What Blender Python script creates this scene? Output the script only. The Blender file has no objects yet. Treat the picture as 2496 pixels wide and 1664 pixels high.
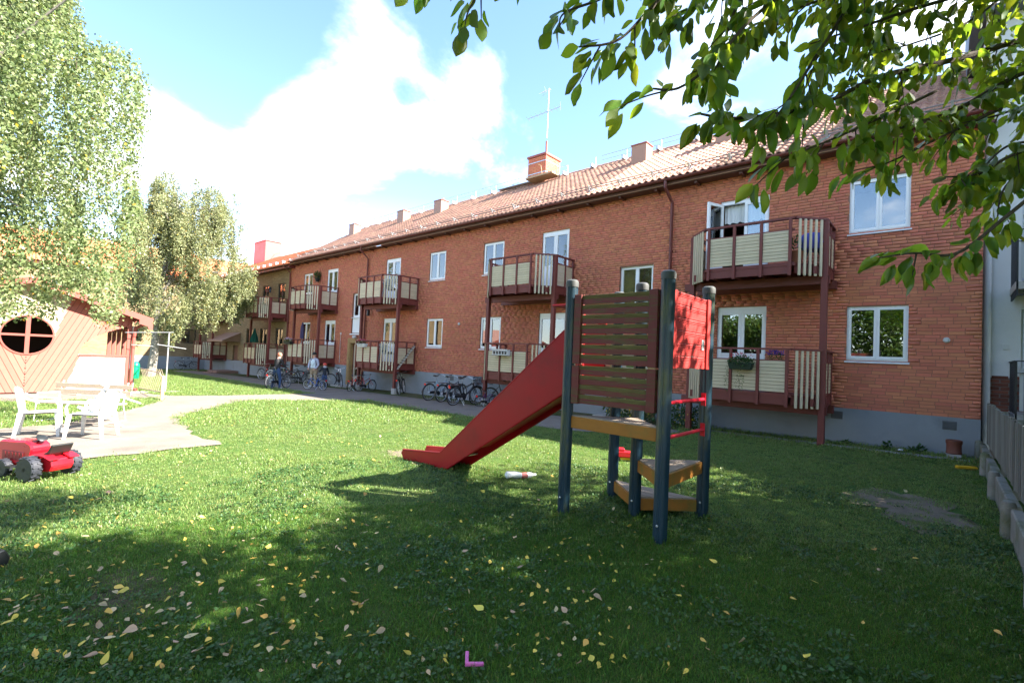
import bpy, bmesh, math, random
import numpy as np
from mathutils import Vector, Matrix
random.seed(11); rng = np.random.default_rng(11)
SC = bpy.context.scene
COL = SC.collection
rad = math.radians

# ------------------------------------------------------------------ camera
IW, IH, FPX = 2496, 1664, 1190.0
YAW, PITCH, ROLL, CZ = rad(41.77), rad(1.80), rad(2.559), 1.70
_f = np.array([-math.sin(YAW)*math.cos(PITCH), math.cos(YAW)*math.cos(PITCH), math.sin(PITCH)])
_r = np.array([math.cos(YAW), math.sin(YAW), 0.0]); _u = np.cross(_r, _f)
RT = math.cos(ROLL)*_r + math.sin(ROLL)*_u
UP = -math.sin(ROLL)*_r + math.cos(ROLL)*_u
CAM = np.array([0.0, 0.0, CZ])
cd = bpy.data.cameras.new('camera'); cd.sensor_width = 36.0; cd.sensor_fit = 'HORIZONTAL'
cd.lens = 36.0*FPX/IW; cd.clip_start = 0.05; cd.clip_end = 2000
cam = bpy.data.objects.new('camera', cd); COL.objects.link(cam); SC.camera = cam
cam.matrix_world = Matrix(((RT[0], UP[0], -_f[0], 0), (RT[1], UP[1], -_f[1], 0), (RT[2], UP[2], -_f[2], CZ), (0, 0, 0, 1)))

# ------------------------------------------------------------------ light
SUN_AZ, SUN_EL = rad(29), rad(39.5)          # azimuth from +X towards +Y
SUN_DIR = np.array([math.cos(SUN_AZ)*math.cos(SUN_EL), math.sin(SUN_AZ)*math.cos(SUN_EL), math.sin(SUN_EL)])
SKY_STRENGTH, SUN_STRENGTH, EXPOSURE = 0.092, 5.0, 2.58
w = bpy.data.worlds.new('World'); SC.world = w; w.use_nodes = True
nt = w.node_tree; nt.nodes.clear()
def N(tree, t, **kw):
    n = tree.nodes.new(t)
    for k, v in kw.items():
        if k == 'ins':
            for a, b in v.items(): n.inputs[a].default_value = b
        else: setattr(n, k, v)
    return n
def ray(x, y): return _f + RT*(x-IW/2)/FPX - UP*(y-IH/2)/FPX
def px_dir(x, y): d = ray(x, y); return d/np.linalg.norm(d)
L = nt.links.new
out = N(nt, 'ShaderNodeOutputWorld'); bg = N(nt, 'ShaderNodeBackground', ins={'Strength': SKY_STRENGTH})
sky = N(nt, 'ShaderNodeTexSky', sky_type='NISHITA', sun_disc=False, sun_elevation=SUN_EL, sun_rotation=rad(90)-SUN_AZ,
        air_density=1.0, dust_density=0.3, ozone_density=3.5, altitude=50)
tc = N(nt, 'ShaderNodeTexCoord')
sep = N(nt, 'ShaderNodeSeparateXYZ'); L(tc.outputs['Generated'], sep.inputs[0])
def M(tree, op, a, b=None, c=None, clamp=False):
    n = tree.nodes.new('ShaderNodeMath'); n.operation = op; n.use_clamp = clamp
    for i, v in enumerate((a, b, c)):
        if v is None: continue
        if isinstance(v, (int, float)): n.inputs[i].default_value = v
        else: tree.links.new(v, n.inputs[i])
    return n.outputs[0]
# clouds: noise on a flat layer, seen in perspective
zz = M(nt, 'ADD', M(nt, 'MAXIMUM', sep.outputs[2], 0.0), 0.22)
cx = M(nt, 'DIVIDE', sep.outputs[0], zz); cy = M(nt, 'DIVIDE', sep.outputs[1], zz)
cmb = N(nt, 'ShaderNodeCombineXYZ'); L(cx, cmb.inputs[0]); L(cy, cmb.inputs[1]); cmb.inputs[2].default_value = 0.4
nz = N(nt, 'ShaderNodeTexNoise', ins={'Scale': 1.25, 'Detail': 10.0, 'Roughness': 0.58, 'Distortion': 0.35}); L(cmb.outputs[0], nz.inputs['Vector'])
acc = M(nt, 'MULTIPLY_ADD', M(nt, 'SUBTRACT', nz.outputs['Fac'], 0.5), 1.55, 0.44)
for (px, py, sg, amp) in ((860, 320, .12, 0.128), (700, 300, .07, 0.102), (1010, 330, .12, 0.109), (1140, 250, .09, 0.141), (1190, 160, .07, 0.115), (960, 70, .07, 0.128), (420, 340, .07, 0.128), (800, 470, .16, 0.128),
                          (430, 120, .09, -.12), (620, 130, .12, -.26), (560, 300, .06, -.12), (1330, 130, .12, -.22), (1500, 200, .14, -.10), (990, 222, .035, -.14), (330, 40, .05, 0.089)):
    d = px_dir(px, py)
    dot = N(nt, 'ShaderNodeVectorMath', operation='DOT_PRODUCT'); L(tc.outputs['Generated'], dot.inputs[0]); dot.inputs[1].default_value = tuple(d)
    k = M(nt, 'EXPONENT', M(nt, 'MULTIPLY', M(nt, 'SUBTRACT', dot.outputs['Value'], 1.0), 2.0/(sg*sg)))
    acc = M(nt, 'MULTIPLY_ADD', k, amp, acc)
rmp = N(nt, 'ShaderNodeMapRange', interpolation_type='SMOOTHSTEP', ins={'From Min': 0.47, 'From Max': 0.82}); L(acc, rmp.inputs['Value'])
# thin veil towards the horizon
veil = N(nt, 'ShaderNodeMapRange', ins={'From Min': 0.30, 'From Max': 0.0, 'To Min': 0.0, 'To Max': 0.35}); L(sep.outputs[2], veil.inputs['Value'])
msk = M(nt, 'MAXIMUM', rmp.outputs[0], veil.outputs[0])
gm = N(nt, 'ShaderNodeMixRGB', ins={'Color2': (8.0, 8.1, 8.3, 1)}); L(msk, gm.inputs['Fac']); L(sky.outputs[0], gm.inputs['Color1'])
L(gm.outputs[0], bg.inputs['Color']); L(bg.outputs[0], out.inputs[0])
sd = bpy.data.lights.new('sun', 'SUN'); sd.energy = SUN_STRENGTH; sd.angle = rad(0.53); sd.color = (1.0, 0.94, 0.85)
sun = bpy.data.objects.new('sun', sd); COL.objects.link(sun); sun.location = (20, 20, 30)
sun.rotation_euler = Vector(SUN_DIR).to_track_quat('Z', 'Y').to_euler()
vs = SC.view_settings; vs.view_transform = 'Standard'; vs.look = 'None'; vs.gamma = 1.0; vs.exposure = EXPOSURE; vs.use_curve_mapping = False
SC.cycles.max_bounces = 7; SC.cycles.transparent_max_bounces = 12

# ------------------------------------------------------------------ pixel helpers (photo pixel -> point on a known surface)
def sst(a, b, x):
    t = min(1.0, max(0.0, (x-a)/(b-a))); return t*t*(3-2*t)
def gz(x, y=0.0):
    return 0.06 + 0.0135*max(min(x, 15), -45)
def onY(x, y, Y): d = ray(x, y); return CAM + d*(Y/d[1])
def onX(x, y, X): d = ray(x, y); return CAM + d*(X/d[0])
def onZ(x, y, Z): d = ray(x, y); return CAM + d*((Z-CZ)/d[2])
def G(x, y):
    z = 0.0
    for _ in range(25):
        p = onZ(x, y, z); z = gz(p[0], p[1])
    return p
def atd(x, y, t): return CAM + ray(x, y)*t
def pixs(P):
    d = np.asarray(P) - CAM; z = d @ _f
    zs = np.where(np.abs(z) < 1e-4, 1e-4, z)
    return IW/2 + FPX*(d @ RT)/zs, IH/2 - FPX*(d @ UP)/zs, z
def inpoly(x, y, poly):
    x = np.asarray(x, float); y = np.asarray(y, float); r = np.zeros(x.shape, bool); n = len(poly); j = n-1
    for i in range(n):
        xi, yi = poly[i]; xj, yj = poly[j]
        if yi != yj:
            r ^= ((yi > y) != (yj > y)) & (x < (xj-xi)*(y-yi)/(yj-yi) + xi)
        j = i
    return r

# ------------------------------------------------------------------ materials
MATS = {}
def mat(name, col, rough=0.6, var=0.12, scale=4.0, bump=0.0, bscale=60.0, spec=0.4, metal=0.0, col2=None, c2amt=0.5, c2scale=3.0, tint=0.0, streak=None, coat=0.0, satvar=0.0):
    if name in MATS: return MATS[name]
    m = bpy.data.materials.new(name); m.use_nodes = True; t = m.node_tree; t.nodes.clear(); lk = t.links.new
    o = N(t, 'ShaderNodeOutputMaterial'); b = N(t, 'ShaderNodeBsdfPrincipled', ins={'Roughness': rough, 'Metallic': metal, 'Specular IOR Level': spec, 'Coat Weight': coat})
    geo = N(t, 'ShaderNodeNewGeometry'); pos = geo.outputs['Position']
    if streak:
        mp = N(t, 'ShaderNodeMapping'); mp.inputs['Scale'].default_value = streak; lk(pos, mp.inputs[0]); spos = mp.outputs[0]
    else: spos = pos
    n1 = N(t, 'ShaderNodeTexNoise', ins={'Scale': scale, 'Detail': 5.0, 'Roughness': 0.6}); lk(spos, n1.inputs['Vector'])
    base = N(t, 'ShaderNodeRGB'); base.outputs[0].default_value = (*col, 1); c = base.outputs[0]
    if col2:
        n2 = N(t, 'ShaderNodeTexNoise', ins={'Scale': c2scale, 'Detail': 6.0, 'Roughness': 0.65}); lk(spos, n2.inputs['Vector'])
        mr = N(t, 'ShaderNodeMapRange', interpolation_type='SMOOTHSTEP', ins={'From Min': 1-c2amt-0.1, 'From Max': 1-c2amt+0.14}); lk(n2.outputs['Fac'], mr.inputs['Value'])
        mx = N(t, 'ShaderNodeMixRGB', ins={'Color2': (*col2, 1)}); lk(mr.outputs[0], mx.inputs['Fac']); lk(c, mx.inputs['Color1']); c = mx.outputs[0]
    k = M(t, 'MULTIPLY_ADD', M(t, 'SUBTRACT', n1.outputs['Fac'], 0.5), 3.0*var, 1.0)
    hs = N(t, 'ShaderNodeHueSaturation'); lk(c, hs.inputs['Color'])
    if tint:
        at = N(t, 'ShaderNodeAttribute', attribute_name='tint'); oi = N(t, 'ShaderNodeObjectInfo')
        fr = M(t, 'FRACT', M(t, 'ADD', at.outputs['Fac'], oi.outputs['Random']))
        k = M(t, 'MULTIPLY', k, M(t, 'MULTIPLY_ADD', M(t, 'SUBTRACT', fr, 0.5), 2*tint, 1.0))
        if satvar:
            f2 = M(t, 'FRACT', M(t, 'MULTIPLY', fr, 7.31))
            lk(M(t, 'MULTIPLY_ADD', M(t, 'SUBTRACT', f2, 0.5), satvar, 0.5), hs.inputs['Hue'])
    lk(k, hs.inputs['Value']); lk(hs.outputs[0], b.inputs['Base Color'])
    lk(M(t, 'MULTIPLY_ADD', n1.outputs['Fac'], 0.25, max(0.0, rough-0.12)), b.inputs['Roughness'])
    if bump:
        n3 = N(t, 'ShaderNodeTexNoise', ins={'Scale': bscale, 'Detail': 4.0}); lk(spos, n3.inputs['Vector'])
        bp = N(t, 'ShaderNodeBump', ins={'Strength': bump, 'Distance': 0.02}); lk(n3.outputs['Fac'], bp.inputs['Height']); lk(bp.outputs[0], b.inputs['Normal'])
    lk(b.outputs[0], o.inputs[0]); MATS[name] = m; return m

def leafmat(name, col, trans, rough=0.45, tint=0.35, tmix=0.45, huev=0.05, col2=None, c2p=0.0, spec=.35):
    m = bpy.data.materials.new(name); m.use_nodes = True; t = m.node_tree; t.nodes.clear(); lk = t.links.new
    o = N(t, 'ShaderNodeOutputMaterial')
    at = N(t, 'ShaderNodeAttribute', attribute_name='tint'); oi = N(t, 'ShaderNodeObjectInfo')
    fr = M(t, 'FRACT', M(t, 'ADD', at.outputs['Fac'], oi.outputs['Random']))
    f2 = M(t, 'FRACT', M(t, 'MULTIPLY', fr, 13.7)); f3 = M(t, 'FRACT', M(t, 'MULTIPLY', fr, 5.3))
    def shade(c, sat=1.0):
        h = N(t, 'ShaderNodeHueSaturation', ins={'Color': (*c, 1), 'Saturation': sat})
        if col2 is not None:
            mx = N(t, 'ShaderNodeMixRGB', ins={'Color1': (*c, 1), 'Color2': (*col2, 1)}); lk(M(t, 'GREATER_THAN', f3, 1-c2p), mx.inputs['Fac']); lk(mx.outputs[0], h.inputs['Color'])
        lk(M(t, 'MULTIPLY_ADD', M(t, 'SUBTRACT', fr, 0.5), 2*tint, 1.0), h.inputs['Value'])
        lk(M(t, 'MULTIPLY_ADD', M(t, 'SUBTRACT', f2, 0.5), huev, 0.5), h.inputs['Hue']); return h.outputs[0]
    p = N(t, 'ShaderNodeBsdfPrincipled', ins={'Roughness': rough, 'Specular IOR Level': spec}); lk(shade(col), p.inputs['Base Color'])
    tr = N(t, 'ShaderNodeBsdfTranslucent'); lk(shade(trans), tr.inputs['Color'])
    mx = N(t, 'ShaderNodeMixShader', ins={0: tmix}); lk(p.outputs[0], mx.inputs[1]); lk(tr.outputs[0], mx.inputs[2])
    lk(mx.outputs[0], o.inputs[0]); MATS[name] = m; return m

def glassmat(name, ior=2.2, tintc=(0.93, 0.97, 0.96)):
    m = bpy.data.materials.new(name); m.use_nodes = True; t = m.node_tree; t.nodes.clear(); lk = t.links.new
    o = N(t, 'ShaderNodeOutputMaterial'); g = N(t, 'ShaderNodeBsdfGlossy', ins={'Roughness': 0.0, 'Color': (1, 1, 1, 1)})
    tr = N(t, 'ShaderNodeBsdfTransparent', ins={'Color': (*tintc, 1)}); fz = N(t, 'ShaderNodeFresnel', ins={'IOR': ior})
    geo = N(t, 'ShaderNodeNewGeometry'); n = N(t, 'ShaderNodeTexNoise', ins={'Scale': 1.3, 'Detail': 1.0}); lk(geo.outputs['Position'], n.inputs['Vector'])
    bp = N(t, 'ShaderNodeBump', ins={'Strength': 0.03, 'Distance': 0.1}); lk(n.outputs['Fac'], bp.inputs['Height']); lk(bp.outputs[0], g.inputs['Normal'])
    mx = N(t, 'ShaderNodeMixShader'); lk(fz.outputs[0], mx.inputs[0]); lk(tr.outputs[0], mx.inputs[1]); lk(g.outputs[0], mx.inputs[2]); lk(mx.outputs[0], o.inputs[0])
    MATS[name] = m; return m

BRICK = mat('red_brick', (0.535, 0.186, 0.108), .85, .05, 9, .15, 160, .2, tint=.10, satvar=.018, col2=(.46, .158, .098), c2amt=.40, c2scale=.55)
MORTAR = mat('brick_mortar', (0.30, 0.142, 0.098), .95, .2, 12, .3, 120, .1)
PLINTH = mat('grey_plinth_render', (0.245, 0.265, 0.285), .9, .10, 1.3, .25, 45, .2, col2=(.18, .19, .20), c2amt=.38, c2scale=.8)
TILE = mat('clay_tile', (0.37, 0.205, 0.145), .8, .12, 6, .2, 90, .25, tint=.16, satvar=.02, col2=(.29, .155, .11), c2amt=.36, c2scale=1.2)
TILE_O = mat('orange_clay_tile', (0.56, 0.17, 0.075), .8, .10, 6, .2, 90, .25, tint=.2, col2=(.42, .15, .08), c2amt=.35)
STAIN = mat('red_brown_wood_stain', (0.150, 0.034, 0.027), .55, .14, 7, .15, 70, .4, streak=(1, 1, 1))
RUSTRED = mat('red_brown_metal', (0.125, 0.026, 0.022), .45, .12, 6, 0, 60, .5)
CREAM = mat('cream_painted_wood', (0.53, 0.455, 0.315), .55, .10, 6, .1, 80, .35, tint=.06)
WHITE = mat('white_painted_wood', (0.80, 0.81, 0.82), .4, .04, 4, 0, 60, .45)
SILL = mat('white_metal_sill', (0.66, 0.68, 0.70), .35, .06, 5, 0, 60, .5)
GLASS = glassmat('window_glass')
GLASS2 = glassmat('window_glass_far', 2.6)
ROOM = mat('room_interior', (0.070, 0.062, 0.055), .9, .2, 1.5, 0, 10, .1)
CURTAIN = mat('white_curtain', (0.72, 0.73, 0.72), .9, .04, 2, 0, 10, .1)
GALV = mat('galvanised_steel', (0.50, 0.52, 0.54), .42, .12, 8, 0, 60, .5, metal=.75)
SILVER = mat('bright_steel', (0.62, 0.64, 0.66), .3, .1, 8, 0, 60, .5, metal=.9)
YBRICKC = (0.36, 0.235, 0.105)
DARKWOOD = mat('dark_window_frame', (0.035, 0.028, 0.022), .5, .1, 5)
RENDER = mat('white_wall_render', (0.60, 0.60, 0.585), .95, .06, 1.2, .35, 220, .15, col2=(.52, .52, .50), c2amt=.36, c2scale=.7)
BLACKM = mat('black_metal', (0.018, 0.018, 0.022), .4, .1, 6, 0, 60, .5)
RUBBER = mat('black_rubber', (0.022, 0.022, 0.025), .75, .2, 20, .2, 120, .3)
CONC = mat('concrete', (0.36, 0.345, 0.32), .9, .14, 5, .3, 70, .2, col2=(.25, .24, .22), c2amt=.4, c2scale=3)
PLASTICW = mat('white_plastic', (0.54, 0.54, 0.53), .38, .04, 4, 0, 60, .45)

# ------------------------------------------------------------------ mesh builder
WP = {}
class MB:
    def __init__(s): s.v = []; s.f = []; s.m = []; s.t = []
    def add(s, vs_, fs, mi=0, t=0.0):
        o = len(s.v); s.v.extend([tuple(float(c) for c in v) for v in vs_]); s.f.extend([tuple(i+o for i in f) for f in fs]); s.m.extend([mi]*len(fs)); s.t.extend([t]*len(fs)); return s
    def box(s, x0, x1, y0, y1, z0, z1, mi=0, t=0.0):
        return s.add([(x0, y0, z0), (x1, y0, z0), (x1, y1, z0), (x0, y1, z0), (x0, y0, z1), (x1, y0, z1), (x1, y1, z1), (x0, y1, z1)],
                     [(0, 3, 2, 1), (4, 5, 6, 7), (0, 1, 5, 4), (1, 2, 6, 5), (2, 3, 7, 6), (3, 0, 4, 7)], mi, t)
    def obox(s, c, sx, sy, sz, mtx=None, mi=0, t=0.0):
        c = Vector(c); vv = []
        for dz in (-1, 1):
            for dx, dy in ((-1, -1), (1, -1), (1, 1), (-1, 1)):
                p = Vector((dx*sx/2, dy*sy/2, dz*sz/2))
                if mtx is not None: p = mtx @ p
                vv.append(tuple(c+p))
        return s.add(vv, [(0, 3, 2, 1), (4, 5, 6, 7), (0, 1, 5, 4), (1, 2, 6, 5), (2, 3, 7, 6), (3, 0, 4, 7)], mi, t)
    def beam(s, p, q, w_, h, up=(0, 0, 1), mi=0, t=0.0):
        p = Vector(p); q = Vector(q); d = q-p; ln = d.length; d.normalize(); up = Vector(up)
        if abs(d.dot(up)) > .98: up = Vector((0, 1, 0))
        sd_ = d.cross(up).normalized(); u2 = sd_.cross(d)
        return s.obox((p+q)/2, ln, w_, h, Matrix((d, sd_, u2)).transposed(), mi, t)
    def tube(s, pts, r, n=8, mi=0, t=0.0, cap=True, closed=False):
        pts = [Vector(p) for p in pts]; k = len(pts); rr = r if isinstance(r, (list, tuple)) else [r]*k
        vv = []; ff = []; prev = None
        for i, p in enumerate(pts):
            if closed: d = (pts[(i+1) % k]-pts[i-1])
            else: d = (pts[min(i+1, k-1)]-pts[max(i-1, 0)])
            if d.length < 1e-9: d = Vector((0, 0, 1))
            d.normalize()
            if prev is None: a = Vector((0, 0, 1)) if abs(d.z) < .9 else Vector((1, 0, 0)); sd_ = d.cross(a).normalized()
            else:
                sd_ = prev - d*prev.dot(d)
                if sd_.length < 1e-6: sd_ = d.orthogonal()
                sd_.normalize()
            prev = sd_; u2 = d.cross(sd_)
            for j in range(n):
                a = 2*math.pi*j/n; vv.append(tuple(p + (sd_*math.cos(a)+u2*math.sin(a))*rr[i]))
        for i in range(k if closed else k-1):
            i2 = (i+1) % k
            for j in range(n):
                j2 = (j+1) % n; ff.append((i*n+j, i*n+j2, i2*n+j2, i2*n+j))
        if cap and not closed: ff.append(tuple(range(n-1, -1, -1))); ff.append(tuple((k-1)*n+j for j in range(n)))
        return s.add(vv, ff, mi, t)
    def lathe(s, prof, c, n=20, mi=0, t=0.0, mtx=None):
        c = Vector(c); vv = []; ff = []; k = len(prof)
        for (r, z) in prof:
            for j in range(n):
                a = 2*math.pi*j/n; p = Vector((r*math.cos(a), r*math.sin(a), z))
                if mtx is not None: p = mtx @ p
                vv.append(tuple(c+p))
        for i in range(k-1):
            for j in range(n):
                j2 = (j+1) % n; ff.append((i*n+j, i*n+j2, (i+1)*n+j2, (i+1)*n+j))
        ff.append(tuple(range(n-1, -1, -1))); ff.append(tuple((k-1)*n+j for j in range(n)))
        return s.add(vv, ff, mi, t)
    def prism(s, poly, o, u, v, nrm, depth, mi=0, t=0.0):
        o = Vector(o); u = Vector(u); v = Vector(v); nr = Vector(nrm)*depth; n = len(poly)
        vv = [tuple(o+u*a+v*b) for a, b in poly] + [tuple(o+u*a+v*b+nr) for a, b in poly]
        ff = [tuple(range(n-1, -1, -1)), tuple(range(n, 2*n))] + [(i, (i+1) % n, n+(i+1) % n, n+i) for i in range(n)]
        return s.add(vv, ff, mi, t)
    def ring(s, x0, x1, z0, z1, y0, y1, w_, wt=None, wb=None, mi=0):   # rectangular frame in the XZ plane
        wt = w_ if wt is None else wt; wb = w_ if wb is None else wb
        s.box(x0, x0+w_, y0, y1, z0, z1, mi); s.box(x1-w_, x1, y0, y1, z0, z1, mi)
        s.box(x0+w_, x1-w_, y0, y1, z1-wt, z1, mi); s.box(x0+w_, x1-w_, y0, y1, z0, z0+wb, mi); return s
    def mesh(s, name, mats, origin=(0, 0, 0), smooth=False, bevel=0.0):
        me = bpy.data.meshes.new(name); o = np.array(origin, float)
        vv = (np.array(s.v, float).reshape(-1, 3)-o)
        me.from_pydata(vv.tolist(), [], s.f)
        if not isinstance(mats, (list, tuple)): mats = [mats]
        for m in mats: me.materials.append(m)
        if len(mats) > 1: me.polygons.foreach_set('material_index', s.m)
        if any(s.t): a = me.attributes.new('tint', 'FLOAT', 'FACE'); a.data.foreach_set('value', s.t)
        bm = bmesh.new(); bm.from_mesh(me); bmesh.ops.recalc_face_normals(bm, faces=bm.faces)
        if bevel: bmesh.ops.bevel(bm, geom=list(bm.edges), offset=bevel, segments=1, profile=.5, affect='EDGES')
        bm.to_mesh(me); bm.free()
        if smooth:
            me.polygons.foreach_set('use_smooth', [True]*len(me.polygons))
            try: me.set_sharp_from_angle(angle=rad(38))
            except Exception: pass
        me.update(); return me
    def build(s, name, mats, parent=None, at=None, local=False, smooth=False, bevel=0.0, kind=None):
        pw = WP.get(parent.name, Vector((0, 0, 0))) if parent is not None else Vector((0, 0, 0))
        if local: org = Vector((0, 0, 0)); loc = Vector((0, 0, 0))
        else:
            org = Vector(at) if at is not None else pw; loc = org-pw
        me = s.mesh(name, mats, org, smooth, bevel)
        o = bpy.data.objects.new(name, me); COL.objects.link(o); o.location = loc
        if parent is not None: o.parent = parent
        WP[o.name] = org
        if kind: o['kind'] = kind
        return o
def tag(o, label, cat, group=None):
    o['label'] = label; o['category'] = cat
    if group: o['group'] = group
    return o
def thing(name, label, cat, loc=(0, 0, 0), rz=0.0, group=None, rot=None):
    o = bpy.data.objects.new(name, None); COL.objects.link(o); o.location = loc; o.rotation_euler = rot if rot else (0, 0, rz)
    o.empty_display_size = .2; WP[o.name] = Vector(loc); return tag(o, label, cat, group)
def inst(name, me, parent, loc, rot=None):
    o = bpy.data.objects.new(name, me); COL.objects.link(o); o.parent = parent; o.location = Vector(loc)-WP.get(parent.name, Vector((0, 0, 0)))
    if rot is not None: o.rotation_euler = rot
    WP[o.name] = Vector(loc); return o
def fast_mesh(name, verts, quads, mats, tint=None, smooth=False, mi=None):
    me = bpy.data.meshes.new(name); nv = len(verts); nf, k = quads.shape
    me.vertices.add(nv); me.vertices.foreach_set('co', np.asarray(verts, np.float32).ravel())
    me.loops.add(nf*k); me.loops.foreach_set('vertex_index', quads.astype(np.int32).ravel())
    me.polygons.add(nf); me.polygons.foreach_set('loop_start', (np.arange(nf)*k).astype(np.int32)); me.polygons.foreach_set('loop_total', np.full(nf, k, np.int32))
    for m in (mats if isinstance(mats, (list, tuple)) else [mats]): me.materials.append(m)
    if tint is not None: a = me.attributes.new('tint', 'FLOAT', 'FACE'); a.data.foreach_set('value', np.asarray(tint, np.float32))
    if mi is not None: me.polygons.foreach_set('material_index', np.asarray(mi, np.int32))
    if smooth: me.polygons.foreach_set('use_smooth', np.ones(nf, bool))
    me.update(calc_edges=True); me.validate(); return me
# ================================================================== GROUND
LAWNM = mat('lawn_soil', (0.045, 0.085, 0.018), .95, .25, 3, .5, 40, .1, col2=(.075, .085, .030), c2amt=.42, c2scale=.9)
PATHM = mat('worn_asphalt', (0.205, 0.172, 0.142), .95, .16, 2.5, .5, 90, .15, col2=(.155, .134, .112), c2amt=.45, c2scale=.7)
MOSSM = mat('mossy_soil', (0.105, 0.098, 0.050), .98, .25, 3, .6, 60, .1, col2=(.06, .085, .022), c2amt=.5, c2scale=1.3)
PAVEM = mat('concrete_edging', (0.26, 0.255, 0.245), .95, .14, 4, .3, 80, .15)
SOILM = mat('bare_soil', (0.17, 0.135, 0.10), .98, .25, 6, .6, 50, .1, col2=(.075, .10, .03), c2amt=.45, c2scale=2.2)
def ground_sheet():
    xs = [-300, -150, -90, -60, -45] + [x for x in range(-43, 16, 2)] + [30, 80, 300]
    ys = [-300, -120, -60, -30] + [y for y in range(-20, 40, 4)] + [60, 120, 300]
    m = MB(); vv = [(x, y, gz(x, y)) for y in ys for x in xs]; nx = len(xs)
    m.add(vv, [(j*nx+i, j*nx+i+1, (j+1)*nx+i+1, (j+1)*nx+i) for j in range(len(ys)-1) for i in range(nx-1)])
    o = m.build('lawn', LAWNM); o['kind'] = 'structure'; return o
ground_sheet()
def jit(poly, amp=.06, step=.35):
    out_ = []; n = len(poly)
    for i in range(n):
        a = np.array(poly[i], float); b = np.array(poly[(i+1) % n], float); ln = np.linalg.norm(b-a); k = max(1, int(ln/step)); nr = np.array([-(b-a)[1], (b-a)[0]])/max(ln, 1e-6)
        for j in range(k):
            p = a+(b-a)*j/k
            if j: p = p + nr*rng.normal(0, amp)
            out_.append((p[0], p[1]))
    return out_
def sheet(name, poly, lift, m, amp=.05, step=.35, kind='structure'):
    pp = jit(poly, amp, step); bm = bmesh.new(); vs_ = [bm.verts.new((x, y, gz(x, y)+lift)) for x, y in pp]
    bm.faces.new(vs_); bmesh.ops.triangulate(bm, faces=bm.faces[:]); me = bpy.data.meshes.new(name)
    for f in bm.faces:
        if f.normal.z < 0: f.normal_flip()
    bm.to_mesh(me); bm.free(); me.materials.append(m); o = bpy.data.objects.new(name, me); COL.objects.link(o); o['kind'] = kind; return o
P_MAIN = [(-44.9, 10.55), (-37, 10.5), (-20.5, 9.7), (-15.8, 10.1), (-14, 9.8), (-9.9, 9.7), (-7.0, 9.9), (-5.6, 10.6), (-5.0, 11.9), (-5.0, 12.4), (-44.9, 12.4)]
P_MOSS = [(-44.9, 12.32), (-5.4, 12.32), (-5.0, 13.9), (-44.9, 13.9)]
P_DIAG = [(-18.7, 4.4), (-19.7, 4.35), (-20.0, -8), (-23.2, -8), (-23.2, 4.25), (-22.4, 4.27), (-20.5, 4.95), (-19.9, 6.5), (-19.8, 9.75), (-15.8, 10.2), (-17.67, 6.37), (-16, 4.9)]
P_PATIO = [(-9.3, 1.1), (-9.45, 3.09), (-10.6, 3.03), (-13.8, 3.44), (-17.6, 6.3), (-18.9, 4.4), (-16.5, 3.2), (-13.7, 1.4), (-13.2, -1), (-13, -8), (-8.9, -8)]
P_STRIP = [(-5.1, 12.75), (0.35, 12.95), (0.35, 13.30), (-5.1, 13.25)]
sheet('path', P_MAIN, .008, PATHM); sheet('soil_strip', P_MOSS, .014, MOSSM, .03)
sheet('path', P_DIAG, .012, PATHM); sheet('patio', P_PATIO, .018, PATHM); sheet('paving_strip', P_STRIP, .010, PAVEM, .03)
def blob(cx, cy, rx, ry, n=46):
    ph = rng.random(4)*6.28; return [(cx+rx*k*math.cos(a), cy+ry*k*math.sin(a)) for a in [2*math.pi*i/n for i in range(n)] for k in [1+.22*math.sin(2*a+ph[0])+.16*math.sin(3*a+ph[1])+.12*math.sin(5*a+ph[2])+.10*math.sin(9*a+ph[3])+rng.normal()*.05]]
BARE = ((-.35, 7.9, .80, 1.15, .95), (-6.95, 5.08, .45, .30, .95), (-4.05, .80, .55, .36, .55), (-2.45, 4.9, .5, .5, .35))
P_BARE1 = blob(-.35, 7.9, .60, .88); P_BARE2 = blob(-6.95, 5.08, .36, .24); P_BARE3 = blob(-4.05, .80, .42, .28)
SOILD = mat('dark_bare_soil', (.085, .070, .042), .98, .25, 6, .6, 50, .1, col2=(.05, .07, .02), c2amt=.45, c2scale=2.2)
for pl, sm_ in ((P_BARE1, SOILM), (P_BARE2, SOILM), (P_BARE3, SOILD)): sheet('bare_soil', pl, .005, sm_, .0, 9)

# ================================================================== RED BRICK BUILDING
FY, BX0, BX1, BZ0, BZ1 = 13.8, -31.7, 0.52, 0.85, 7.0
RB = thing('brick_apartment_building', 'long two storey red brick apartment building with timber balconies and pantile roof', 'building', (-15, FY, gz(-15)))
WINS = [(-1.78, -0.65, True), (-17.50, -16.40, False), (-14.06, -12.94, False), (-29.78, -28.66, False)]
DOORS = [(-4.75, -3.52), (-11.05, -9.86), (-20.92, -19.72), (-26.85, -25.66)]
UZ, LZ = (4.96, 6.21), (1.98, 3.23)
DUZ, DLZ = (4.14, 6.28), (1.19, 3.31)
OPEN = []
for x0, x1, _ in WINS: OPEN += [(x0, x1, *UZ), (x0, x1, *LZ)]
for x0, x1 in DOORS: OPEN += [(x0, x1, *DUZ), (x0, x1, *DLZ)]
STAIRS = [(-23.95, -22.85), (-7.84, -6.70)]
for x0, x1 in STAIRS: OPEN += [(x0, x1, 2.56, 4.71), (x0+.0, x1+.0, -.3, 2.14)]
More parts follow.
